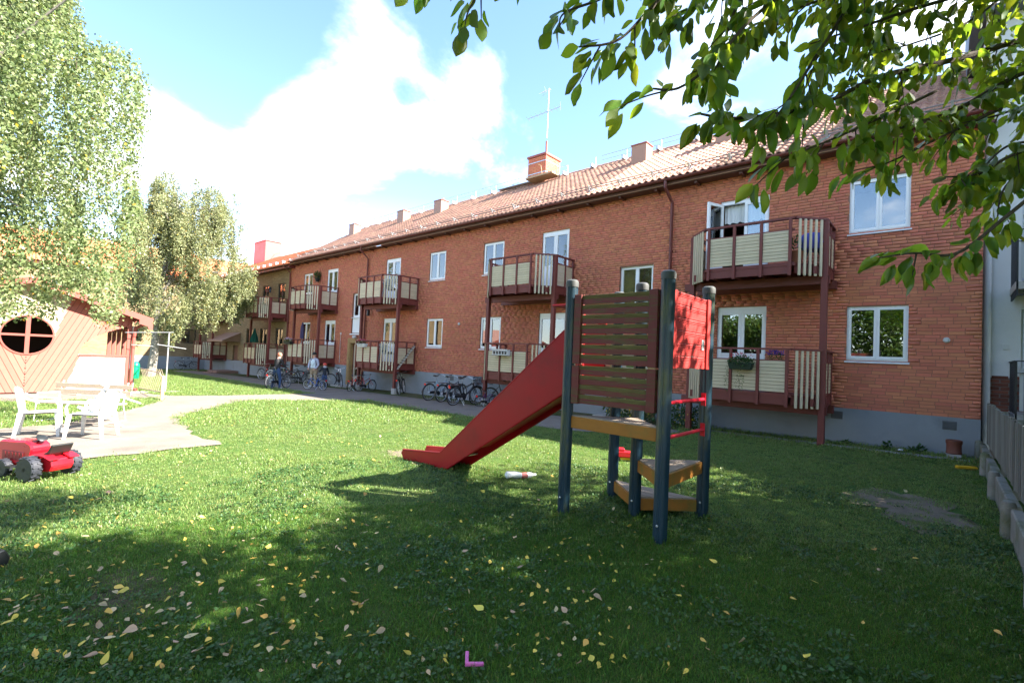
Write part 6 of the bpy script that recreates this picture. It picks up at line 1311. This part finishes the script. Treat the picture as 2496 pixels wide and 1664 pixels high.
def flowerbox(name, label, c, half, pots, flowers, cat='flower box', trail=False, n=260, hang=True):
    t = thing(name, label, cat, (c[0], c[1], c[2]-.1))
    m = MB(); m.add([(c[0]-half[0], c[1]-half[1], c[2]+.02), (c[0]+half[0], c[1]-half[1], c[2]+.02), (c[0]+half[0], c[1]+half[1], c[2]+.02), (c[0]-half[0], c[1]+half[1], c[2]+.02), (c[0]-half[0]*.86, c[1]-half[1]*.7, c[2]-.14), (c[0]+half[0]*.86, c[1]-half[1]*.7, c[2]-.14), (c[0]+half[0]*.86, c[1]+half[1]*.7, c[2]-.14), (c[0]-half[0]*.86, c[1]+half[1]*.7, c[2]-.14)], [(0, 1, 2, 3), (4, 7, 6, 5), (0, 4, 5, 1), (1, 5, 6, 2), (2, 6, 7, 3), (3, 7, 4, 0)]); m.build('planter', pots, t, bevel=.01)
    plantblob(t, (c[0], c[1], c[2]+.05), (half[0]*1.05, half[1]*1.5, .13), n, PLG, 'leaves')
    for fm_, k in flowers: plantblob(t, (c[0], c[1]-.02, c[2]+.14), (half[0]*1.0, half[1]*1.4, .11), k, fm_, 'flowers', .045, top=True)
    if trail:
        for k in range(5): x = c[0]+rng.uniform(-half[0], half[0]*.9); plantblob(t, (x, c[1]-half[1]-.02, c[2]-.35), (.05, .02, .30), 38, PLG, 'trailing_stem', .03)
    return t
yb = FY-1.58-.14
flowerbox('flower_basket', 'hanging basket of red flowers with trailing stems on the cream balcony front', (-3.60, yb, 1.78), (.27, .11), mat('dark_green_planter', (.012, .03, .02), .5), [(FRED, 46)], 'flower basket', True, 520)
flowerbox('flower_basket', 'purple and blue flowers standing behind the same balcony panel top', (-2.95, FY-1.40, 1.88), (.20, .10), TBLK, [(FPUR, 150), (FRED, 12)], 'flower basket', False, 130)
flowerbox('flower_box', 'white window box with red and pink geraniums on the balcony beside the entrance', (-19.95, yb, 1.98), (.34, .10), PLASTICW, [(FRED, 60), (FPK, 40)], n=170)
flowerbox('flower_box', 'dark window box with white and pink flowers on the balcony above the tangled bicycles', (-27.6, yb, 1.98), (.42, .11), TBLK, [(FWH, 70), (FPK, 40), (FPUR, 20)], n=260)
t = thing('hanging_plant', 'bushy green plant in a dark wall pot between two upper windows', 'plant', (-27.75, FY-.18, 5.65)); MB().lathe([(.09, -.02), (.15, .16), (.16, .2)], (-27.75, FY-.17, 5.62), 12).build('pot', TBLK, t, smooth=True); plantblob(t, (-27.75, FY-.18, 5.98), (.26, .18, .24), 420, PLG, 'leaves', .07)
t = thing('potted_plant', 'small green potted plant behind slats of the balcony with the open door', 'plant', (-2.62, 12.65, 4.14)); MB().lathe([(.10, 0), (.14, .25), (.15, .27)], (-2.62, 12.65, 4.14), 12).build('pot', mat('terracotta', (.35, .13, .07), .8), t, smooth=True); plantblob(t, (-2.62, 12.65, 4.55), (.14, .14, .22), 160, PLG, 'leaves', .06)
# covered blue thing on the upper right balcony
t = thing('covered_grill', 'barbecue under a blue cover behind the upper balcony slats', 'barbecue', (-2.35, 12.85, 4.12)); m = MB(); m.lathe([(.05, .42), (.24, .45), (.30, .58), (.29, .72), (.20, .82), (.05, .86)], (-2.35, 12.85, 4.0), 12); m.build('cover', mat('blue_cover', (.07, .08, .42), .6, .1), t, smooth=True); m = MB()
for a in (0, 2.1, 4.2): m.tube([(-2.35+.1*math.cos(a), 12.85+.1*math.sin(a), 4.45), (-2.35+.26*math.cos(a), 12.85+.26*math.sin(a), 4.10)], .015, 6)
m.build('legs', BLACKM, t)
t = thing('bottle_crate', 'white wire bottle holder hung on the balcony panel above the slide', 'basket', (-11.25, yb+.02, 1.76)); m = MB()
for k in range(6): x = -11.58+k*.13; m.box(x, x+.025, yb-.09, yb+.06, 1.74, 1.93)
m.box(-11.6, -10.9, yb-.10, yb-.085, 1.90, 1.94); m.box(-11.6, -10.9, yb-.10, yb-.085, 1.73, 1.77); m.box(-11.6, -10.9, yb-.1, yb+.06, 1.73, 1.74); m.build('wire_frame', PLASTICW, t); MB().box(-11.57, -10.93, yb-.07, yb+.05, 1.745, 1.86).build('bottles', TBLK, t)
# folded parasol (yellow building lower balcony) and its neighbour
for (lab, x, y, zb, c) in (('folded dark green parasol on the yellow house balcony', -35.15+.5, 12.9, .85, (.010, .085, .060)), ('folded dark purple parasol on the red house ground floor balcony', -28.15, 13.1, 1.17, (.07, .06, .13))):
    t = thing('folded_parasol', lab, 'parasol', (x, y, zb)); MB().tube([(x, y, zb), (x, y, zb+2.0)], .02, 8).build('pole', PW, t); m = MB(); n = 16; vv = []
    for z, r in ((1.05, .24 if c[1] > .07 else .10), (1.35, .20 if c[1] > .07 else .10), (1.7, .09), (2.0, .02)):
        for j in range(n): a = 2*math.pi*j/n; rr = r*(1+.22*math.cos(a*6)); vv.append((x+rr*math.cos(a), y+rr*math.sin(a), zb+z))
    m.add(vv, [(i*n+j, i*n+(j+1) % n, (i+1)*n+(j+1) % n, (i+1)*n+j) for i in range(3) for j in range(n)]); m.build('canopy', mat('parasol_cloth_%d' % int(c[1]*1000), c, .9, .1), t, smooth=True)
# chairs on balconies
for lab, x, y, z, rz_ in (('white and black chair behind the slats of the balcony above the entrance', -19.25, 12.95, 4.14, 2.2), ('white chair behind the slats of the balcony with geraniums', -19.2, 12.95, 1.18, 1.8)):
    t = plastic_chair(lab, (x, y, z), rz_, group=None)
    MB().box(-.20, .20, -.20, .20, .445, .50).build('cushion', TBLK, t, local=True, bevel=.02); MB().box(-.27, -.22, -.18, .18, .50, .82).build('cushion', TBLK, t, local=True, bevel=.02)
# cat ladder
a = Vector((-18.15, 12.78, .93)); b = Vector((-18.10, 13.62, 1.98)); t = thing('cat_ladder', 'narrow cat ladder with rungs climbing to the balcony rail', 'ladder', tuple(a)); MB().beam(a, b, .16, .018, up=(1, 0, 0) if False else (0, -.7, .7)).build('plank', mat('pale_plank', (.45, .40, .34), .8), t)
for k in range(10): q = a+(b-a)*((k+.5)/10)+Vector((0, -.02, .02)); MB().box(q.x-.085, q.x+.085, q.y-.018, q.y+.018, q.z-.012, q.z+.015).build('rung', BLACKM, t)
# rusty pot by the corner
q = (.12, 13.35); g = gz(q[0]); t = thing('plant_pot', 'small rusty brown drum standing on a pale block at the building corner', 'drum', (q[0], q[1], g)); MB().box(q[0]-.11, q[0]+.11, q[1]-.11, q[1]+.11, g-.02, g+.09).build('block', CONC, t); MB().lathe([(.115, .09), (.13, .11), (.118, .13), (.118, .28), (.13, .30), (.13, .36), (.105, .37), (.10, .2)], (q[0], q[1], g), 20).build('drum_body', mat('rusty_brown', (.16, .055, .035), .7, .2, 8), t, smooth=True)
# loose toys and litter
q = G(2364, 1146); m = MB(); m.box(-.16, .16, -.04, .04, 0, .06); m.box(-.05, .17, -.05, .05, .012, .045); t = m.build('yellow_toy', mat('yellow_toy', (.65, .36, .01), .45), at=(0, 0, 0), bevel=.015); t.location = (q[0]-.05, q[1], gz(q[0])+.01); t.rotation_euler = (0, 0, .6); tag(t, 'yellow plastic toy lying in the grass near the fence', 'toy')
q = G(1146, 1634); m = MB(); m.beam((0, 0, .012), (.115, 0, .012), .022, .024); m.beam((0, -.011, .012), (0, .10, .03), .024, .03); t = m.build('pink_toy', mat('pink_plastic', (.62, .13, .38), .35), bevel=.004); p_ = G(1137, 1636); t.location = (p_[0], p_[1], gz(p_[0])+.03); t.rotation_euler = (0, 0, YAW+.08); t.scale = (.78, .78, .78); tag(t, 'pink L shaped plastic piece lying in the near grass', 'toy')
q0, q1 = G(1231, 1168), G(1303, 1165); t = thing('plastic_bottle', 'crushed clear plastic bottle with red label lying near the slide', 'bottle', ((q0[0]+q1[0])/2, (q0[1]+q1[1])/2, gz(-4.5)), math.atan2(q1[1]-q0[1], q1[0]-q0[0]))
m = MB(); m.tube([(-.22, 0, .05), (-.20, 0, .06), (-.06, .01, .055), (.02, .0, .045)], [.02, .05, .048, .04], 10); m.tube([(.10, 0, .045), (.17, .01, .05), (.20, .01, .05), (.24, .01, .05)], [.042, .035, .018, .016], 10); m.build('bottle_body', mat('pale_clear_plastic', (.75, .76, .76), .2, .05), t, local=True, smooth=True); MB().tube([(.02, 0, .045), (.10, 0, .045)], [.042, .043], 10).build('label_band', mat('red_white_label', (.62, .18, .15), .5), t, local=True, smooth=True)
q = G(1524, 1123); t = thing('toy_truck', 'small red toy truck with blue and yellow parts in the grass under the tower', 'toy truck', (q[0], q[1], gz(q[0])), DEG(35)); m = MB(); m.box(-.14, .20, -.07, .07, .07, .17); m.box(-.16, -.02, -.065, .065, .10, .22); m.build('truck_body', TRED, t, local=True, bevel=.012); MB().box(-.22, -.145, -.06, .06, .05, .15).build('cab', mat('blue_toy', (.02, .08, .40), .4), t, local=True, bevel=.01); MB().box(-.2, .2, -.055, .055, .03, .065).build('chassis', mat('yellow_toy', (.65, .36, .01), .45), t, local=True)
for x in (-.14, .12):
    for y in (-.065, .065): MB().lathe([(.045, -.015), (.045, .015)], (x, y, .045), 12, mtx=Matrix.Rotation(rad(90), 3, 'X')).build('wheel', TBLK, t, local=True)
for (px, py) in ((2192, 1102), (2317, 1106)):
    q = G(px, py); m = MB(); m.add([(-.06, -.03, .02), (.05, -.04, .03), (.07, .03, .05), (-.04, .04, .025), (0, 0, .06)], [(0, 1, 4), (1, 2, 4), (2, 3, 4), (3, 0, 4), (0, 3, 2, 1)]); t = m.build('paper_scrap', PLASTICW); t.location = (q[0], q[1], gz(q[0])+.02); t.scale = (1, 1, 1) if px < 2300 else (.4, .4, .4); tag(t, 'crumpled white paper scrap on the grass below the plinth vent' if px < 2300 else 'tiny white paper scrap on the grass beside the rusty drum', 'litter')
# yellow-flowered bush and weeds at the wall
t = thing('flowering_bush', 'low green bush with small yellow flowers at the plinth behind the tower', 'bush', (-6.9, 13.1, gz(-6.9))); plantblob(t, (-6.9, 13.1, .35), (1.0, .42, .42), 1500, PLG, 'leaves', .075); plantblob(t, (-6.9, 12.95, .45), (.95, .42, .42), 130, FYE, 'flowers', .06)
t = thing('flowering_bush', 'low green bush with yellow flowers between the balcony posts near the ladder rungs', 'bush', (-5.35, 13.0, gz(-5.4))); plantblob(t, (-5.35, 13.0, .30), (.55, .40, .38), 800, PLG, 'leaves', .075); plantblob(t, (-5.35, 12.9, .42), (.5, .38, .34), 60, FYE, 'flowers', .06)
for (px, py, h) in ((2165, 1085, .13), (2225, 1090, .10), (2245, 1092, .14), (2060, 1074, .08)):
    q = onY(px, py, 13.62); t = thing('weed', 'leafy green weed growing against the grey plinth', 'weed', (q[0], 13.6, gz(q[0])), group='weeds along the plinth'); plantblob(t, (q[0], 13.6, gz(q[0])+h*.5), (.07, .05, h*.6), 34, PLG, 'leaves', .08)
# ================================================================== TREES BEHIND THE PHOTOGRAPHER (seen in the window panes)
TLEAF = leafmat('garden_tree_leaf', (.055, .095, .020), (.16, .24, .03), .5, .4, .35, .06)
for i, (x, y, h, r, lab) in enumerate(((-2.6, -12.5, 8.8, 3.2, 'tall leafy garden tree behind the lawn, opposite the open balcony door'), (-7.8, -11.5, 6.4, 3.4, 'round green garden tree behind the lawn, beside the tall one'), (2.8, -11.8, 5.8, 3.0, 'low bushy garden tree behind the lawn, by the neighbour fence line'), (-13.4, -13.5, 6.8, 3.4, 'wide garden tree behind the lawn, towards the patio'))):
    t = thing('garden_tree', lab, 'tree', (x, y, gz(x))); m = MB(); tapered(m, [(x, y, -.3), (x+.1, y, h*.35), (x-.1, y+.1, h*.8)], .16, .04); 
    for k in range(7): a = k*.9; m.tube([(x, y, h*(.3+.07*k)), (x+r*.6*math.cos(a), y+r*.6*math.sin(a), h*(.5+.05*k))], [.05, .012], 5)
    m.build('trunk', BARK, t, smooth=True)
    cl = rng.normal(size=(70, 3)); cl /= np.linalg.norm(cl, axis=1, keepdims=True); cl = np.array([x, y, h*.56])+cl*np.array([r, r, h*.42])*(rng.random((70, 1))**.5); n = 15000
    C_ = cl[rng.integers(0, 70, n)]+rng.normal(size=(n, 3))*.42; C_[:, 2] = np.maximum(C_[:, 2], .4); D_ = rng.normal(size=(n, 3)); D_[:, 2] -= .5; D_ /= np.linalg.norm(D_, axis=1, keepdims=True); T_ = rng.random(n); V_, Q_ = leaf_cloud(C_, D_, rng.uniform(.16, .28, n), rng.uniform(.12, .2, n), T_)
    o = bpy.data.objects.new('crown', fast_mesh('crown', V_-np.array(WP[t.name]), Q_, TLEAF, T_)); COL.objects.link(o); o.parent = t; o['kind'] = 'stuff'

for i, (x, y, h, r, lab) in enumerate(((4.7, 8.6, 7.6, 3.5, 'unseen garden tree added beyond the board fence to shade the right lawn'), (7.0, 5.2, 8.4, 3.6, 'taller unseen garden tree added behind the cherry to deepen shade on the right'))):  # trees out of view, added so the right-hand lawn lies in shade
    t = thing('garden_tree', lab, 'tree', (x, y, gz(x))); m = MB(); tapered(m, [(x, y, -.3), (x+.1, y, h*.35), (x-.1, y+.1, h*.8)], .18, .04)
    for k in range(7): a = k*.9; m.tube([(x, y, h*(.3+.07*k)), (x+r*.6*math.cos(a), y+r*.6*math.sin(a), h*(.5+.05*k))], [.05, .012], 5)
    m.build('trunk', BARK, t, smooth=True)
    cl = rng.normal(size=(150, 3)); cl /= np.linalg.norm(cl, axis=1, keepdims=True); cl = np.array([x, y, h*.58])+cl*np.array([r, r, h*.40])*(rng.random((150, 1))**.45); n = 26000
    C_ = cl[rng.integers(0, 150, n)]+rng.normal(size=(n, 3))*.38; C_[:, 2] = np.maximum(C_[:, 2], .8); C_ = C_[C_[:, 0] > .55+.14*C_[:, 1]]; n = len(C_); D_ = rng.normal(size=(n, 3)); D_[:, 2] -= .5; D_ /= np.linalg.norm(D_, axis=1, keepdims=True); T_ = rng.random(n); V_, Q_ = leaf_cloud(C_, D_, rng.uniform(.12, .2, n), rng.uniform(.08, .14, n), T_)
    o = bpy.data.objects.new('crown', fast_mesh('crown', V_-np.array(WP[t.name]), Q_, TLEAF, T_)); COL.objects.link(o); o.parent = t; o['kind'] = 'stuff'

# ================================================================== GRASS
GRASS = leafmat('grass_blade_shade_tone', (.074, .150, .024), (.17, .33, .04), .48, .42, .38, .06, (.24, .20, .07), .05, spec=.22)  # darkened blade colour: tree shade on the near lawn is painted in
GRASS2 = leafmat('grass_blade_sun_tone', (.170, .245, .066), (.24, .37, .07), .42, .40, .40, .06, (.32, .28, .12), .07, spec=.5)  # paler copy of the blade: sunlight on the open lawn put into its colour
CLOV = leafmat('clover_leaf', (.045, .100, .024), (.10, .20, .03), .55, .30, .25, .05)
def clump(nb, rad_, lmin, lmax, wd_, lean=.6, seed=0):
    r_ = np.random.default_rng(seed); V = []; F = []; T = []
    for i in range(nb):
        a = r_.random()*6.283; rr = rad_*math.sqrt(r_.random()); p = np.array([rr*math.cos(a), rr*math.sin(a), -.004]); ln = r_.uniform(lmin, lmax); b = r_.random()*6.283; ld = np.array([math.cos(b), math.sin(b), 0]); s = np.array([-ld[1], ld[0], 0])*wd_*r_.uniform(.7, 1.2)/2; lf = lean*r_.uniform(.2, 1.2)
        p1 = p+np.array([0, 0, ln*.55])+ld*ln*lf*.25; p2 = p+np.array([0, 0, ln*(.95-.35*lf)])+ld*ln*lf*.85; o = len(V); V += [p-s, p+s, p1+s*.85, p1-s*.85, p2]; F += [(o, o+1, o+2, o+3), (o+3, o+2, o+4)]; T += [r_.random()]*2
    return V, F, T
def clover(nb, rad_, seed=0):
    r_ = np.random.default_rng(seed); V = []; F = []; T = []
    for i in range(nb):
        a = r_.random()*6.283; rr = rad_*math.sqrt(r_.random()); c = np.array([rr*math.cos(a), rr*math.sin(a), r_.uniform(.012, .035)]); s = r_.uniform(.006, .012); tl = r_.normal(size=2)*.5; o = len(V)
        for k in range(6): q = k*1.047; dx, dy = s*math.cos(q), s*math.sin(q)*.8; V.append(c+np.array([dx, dy, tl[0]*dx+tl[1]*dy]))
        F.append(tuple(range(o, o+6))); T.append(r_.random())
    return V, F, T
def scatter(name, cl, pts, scl, m_, label, rotj=.18):
    V, F, T = cl; nv = len(V); npt = len(pts); me = bpy.data.meshes.new(name); me.from_pydata([tuple(v) for v in V]+[tuple(p) for p in pts], [], F); me.materials.append(m_)
    a = me.attributes.new('tint', 'FLOAT', 'FACE'); a.data.foreach_set('value', T)
    isp = np.zeros(nv+npt, bool); isp[nv:] = True; a = me.attributes.new('isp', 'BOOLEAN', 'POINT'); a.data.foreach_set('value', isp)
    rv = np.zeros((nv+npt, 3), np.float32); rv[nv:, 2] = rng.random(npt)*6.283; rv[nv:, :2] = rng.normal(0, rotj, (npt, 2)); a = me.attributes.new('rotv', 'FLOAT_VECTOR', 'POINT'); a.data.foreach_set('vector', rv.ravel())
    sv = np.ones(nv+npt, np.float32); sv[nv:] = scl; a = me.attributes.new('scl', 'FLOAT', 'POINT'); a.data.foreach_set('value', sv)
    o = bpy.data.objects.new(name, me); COL.objects.link(o); o['kind'] = 'stuff'; o['label'] = label; o['category'] = 'grass'
    g = bpy.data.node_groups.new(name, 'GeometryNodeTree'); g.interface.new_socket('Geometry', in_out='INPUT', socket_type='NodeSocketGeometry'); g.interface.new_socket('Geometry', in_out='OUTPUT', socket_type='NodeSocketGeometry')
    i_ = g.nodes.new('NodeGroupInput'); o_ = g.nodes.new('NodeGroupOutput'); sp = g.nodes.new('GeometryNodeSeparateGeometry'); sp.domain = 'POINT'
    def na(n_, ty): q = g.nodes.new('GeometryNodeInputNamedAttribute'); q.data_type = ty; q.inputs['Name'].default_value = n_; return q.outputs['Attribute']
    ip = g.nodes.new('GeometryNodeInstanceOnPoints'); k = g.links.new
    k(i_.outputs[0], sp.inputs['Geometry']); k(na('isp', 'BOOLEAN'), sp.inputs['Selection']); k(sp.outputs['Selection'], ip.inputs['Points']); k(sp.outputs['Inverted'], ip.inputs['Instance'])
    k(na('rotv', 'FLOAT_VECTOR'), ip.inputs['Rotation']); k(na('scl', 'FLOAT'), ip.inputs['Scale']); k(ip.outputs[0], o_.inputs[0])
    md = o.modifiers.new('scatter', 'NODES'); md.node_group = g; return o
def lawn_pts(n, x0, x1, y0, y1, dens):
    P = np.stack([rng.uniform(x0, x1, n), rng.uniform(y0, y1, n)], 1); z = .06+.0135*np.clip(P[:, 0], -45, 15); Q = np.column_stack([P, z]); px, py, pz = pixs(Q)
    ok = (pz > .4) & (px > -420) & (px < IW+260) & (py < IH+420)
    for pl in (P_MAIN, P_DIAG, P_PATIO, P_MOSS): ok &= ~inpoly(P[:, 0], P[:, 1], pl)
    ok &= ~(inpoly(P[:, 0], P[:, 1], P_STRIP) & (rng.random(n) < .9))
    nb = .55+.225*(np.sin(P[:, 0]*9+2*np.sin(P[:, 1]*5))+np.sin(P[:, 1]*11+1.5*np.sin(P[:, 0]*7)))
    for (bx, by, rx, ry, k) in BARE:
        r_ = np.hypot((P[:, 0]-bx)/rx, (P[:, 1]-by)/ry); ok &= ~(rng.random(n) < np.clip(1.5-1.35*r_, 0, 1)*k*np.clip(nb*1.5, .25, 1))
    ok &= (P[:, 0] < .48) & (P[:, 1] < 13.72) & ~((P[:, 0] < -22.6) & (P[:, 1] < 4.1))
    d = np.hypot(P[:, 0], P[:, 1]); ok &= rng.random(n) < dens(d, P); return Q[ok]
def pn(P): return .5+.25*np.sin(P[:, 0]*1.7+np.sin(P[:, 1]*2.3)*1.4)+.25*np.sin(P[:, 1]*2.9+np.sin(P[:, 0]*1.1)*1.7)
near_p = lawn_pts(60000, -7, .5, -1.5, 7.5, lambda d, P: np.clip(1.25-.16*np.maximum(d-2.2, 0), .0, 1)*np.where(d < 5.6, 1, 0))
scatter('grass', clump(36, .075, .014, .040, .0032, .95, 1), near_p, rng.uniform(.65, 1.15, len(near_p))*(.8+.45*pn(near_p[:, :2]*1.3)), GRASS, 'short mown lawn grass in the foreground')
mid_p = lawn_pts(60000, -18, .5, -2.5, 13.7, lambda d, P: np.where((d > 4.0) & (d < 15), np.clip((d-3.8)/2.0, 0, 1)*np.clip(1.5-d/13, .28, 1), 0))
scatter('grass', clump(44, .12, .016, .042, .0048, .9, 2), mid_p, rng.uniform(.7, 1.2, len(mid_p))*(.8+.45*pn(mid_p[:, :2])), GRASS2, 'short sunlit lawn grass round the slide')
far_p = lawn_pts(70000, -46, .5, -6, 13.7, lambda d, P: np.where(d > 12.5, np.clip(1.3-d/40, .3, 1), 0))
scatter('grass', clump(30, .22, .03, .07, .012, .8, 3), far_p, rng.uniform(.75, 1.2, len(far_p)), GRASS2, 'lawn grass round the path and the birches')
cl_p = lawn_pts(16000, -7, .5, -1.5, 9.5, lambda d, P: np.where(d < 8, np.clip(pn(P)*1.5-.45, 0.05, 1), 0))
scatter('clover', clover(18, .075, 4), cl_p, rng.uniform(.7, 1.3, len(cl_p)), CLOV, 'small leafy clover patches in the near lawn')
tuft = lawn_pts(4000, -7, .5, -1, 9, lambda d, P: np.where(pn(P*1.9) > .86, .35, .012))
px_t = []
for (x, y) in (PLm, PFm, PRm, PBm, PMm):
    for k in range(7): a = rng.random()*6.28; px_t.append((x+.085*math.cos(a), y+.085*math.sin(a), gz(x)))
for k in range(26): x = -4.9+rng.normal()*.5; y = 4.9+rng.normal()*.35; px_t.append((x, y, gz(x)))
for k in range(60): px_t.append((FX-.08-rng.random()*.12, rng.uniform(3.2, 13.6), gz(0)))
for k in range(70): x = rng.uniform(-5, .3); px_t.append((x, 13.60+rng.random()*.12, gz(x)))
tuft = np.concatenate([tuft, np.array(px_t)])
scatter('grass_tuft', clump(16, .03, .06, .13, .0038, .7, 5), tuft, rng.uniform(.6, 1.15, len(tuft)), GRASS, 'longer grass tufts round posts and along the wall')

# ================================================================== FALLEN LEAVES
FL = leafmat('fallen_leaf', (.66, .45, .085), (.5, .36, .05), .55, .32, .15, .05, (.50, .35, .20), .34)
fls = []
for s in range(5):
    r_ = np.random.default_rng(40+s); prof = [(0, 0), (.12, .30), (.32, .44), (.55, .36), (.8, .16), (1, 0)]; vv = []; cu = r_.uniform(-.5, .5); fo = r_.uniform(.05, .5)
    for x, w_ in prof: z = cu*(x-.5)**2+.12; vv += [(x-.5, -w_, z+fo*w_), (x-.5, 0, z), (x-.5, w_*r_.uniform(.8, 1), z+fo*w_*r_.uniform(.3, 1.2))]
    vv += [(-.5, 0, .12), (-.5-.28, .03, .10), (-.5-.28, -.0, .10)]
    ff = [(i*3+j, i*3+3+j, i*3+4+j, i*3+1+j) for i in range(5) for j in (0, 1)]; me = bpy.data.meshes.new('fallen_leaf'); me.from_pydata(vv, [], ff+[(18, 19, 20)]); me.materials.append(FL); me.polygons.foreach_set('use_smooth', [True]*len(me.polygons)); me.update(); fls.append(me)
PB = (P_PATIO, P_DIAG)
nleaf = 0; tries = 0
while nleaf < 300 and tries < 6000:
    tries += 1; u = rng.random()
    if u < .80: px_ = rng.uniform(0, 1500); py_ = 1130+520*rng.random()**.9
    elif u < .95: px_ = rng.uniform(150, 1150); py_ = rng.uniform(1010, 1140)
    else: px_ = rng.uniform(1500, 2450); py_ = rng.uniform(1200, 1640)
    if u < .80 and px_ > 900 and rng.random() < .45: continue
    p = G(px_, py_)
    if any(inpoly(np.array([p[0]]), np.array([p[1]]), pl)[0] for pl in PB): continue
    o = bpy.data.objects.new('fallen_leaf', fls[rng.integers(5)]); COL.objects.link(o); s = rng.choice([rng.uniform(.036, .052), rng.uniform(.045, .076)])
    o.location = (p[0], p[1], gz(p[0])+.030+rng.random()*.014); o.rotation_euler = (rng.normal()*.35, rng.normal()*.35, rng.random()*6.28); o.scale = (s, s*rng.uniform(.55, 1.0), s*rng.uniform(.6, 1.6))
    tag(o, 'small yellow or tan fallen leaf lying on the lawn', 'leaf', 'fallen leaves on the lawn'); nleaf += 1
# the rest of the leaf litter: smaller, half sunk in the grass
V_ = []; F_ = []; T_ = []
for k in range(420):
    px_ = rng.uniform(-100, 1750); py_ = rng.uniform(1080, 1660); p = G(px_, py_)
    if any(inpoly(np.array([p[0]]), np.array([p[1]]), pl)[0] for pl in PB): continue
    me = fls[rng.integers(5)]; s = rng.uniform(.022, .042); mt = Matrix.Translation((p[0], p[1], gz(p[0])+.018+rng.random()*.014)) @ Matrix.Rotation(rng.random()*6.28, 4, 'Z') @ Matrix.Rotation(rng.normal()*.5, 4, 'X') @ Matrix.Rotation(rng.normal()*.5, 4, 'Y') @ Matrix.Diagonal((s, s*rng.uniform(.6, 1), s, 1)); o_ = len(V_); r_ = rng.random()
    V_ += [tuple(mt @ v.co) for v in me.vertices]; F_ += [tuple(i+o_ for i in q.vertices) for q in me.polygons]; T_ += [r_]*len(me.polygons)
me = bpy.data.meshes.new('leaf_litter'); me.from_pydata(V_, [], F_); me.materials.append(FL); a = me.attributes.new('tint', 'FLOAT', 'FACE'); a.data.foreach_set('value', T_); o = bpy.data.objects.new('leaf_litter', me); COL.objects.link(o); o['kind'] = 'stuff'; o['label'] = 'small pale leaf litter sunk in the lawn'; o['category'] = 'leaves'
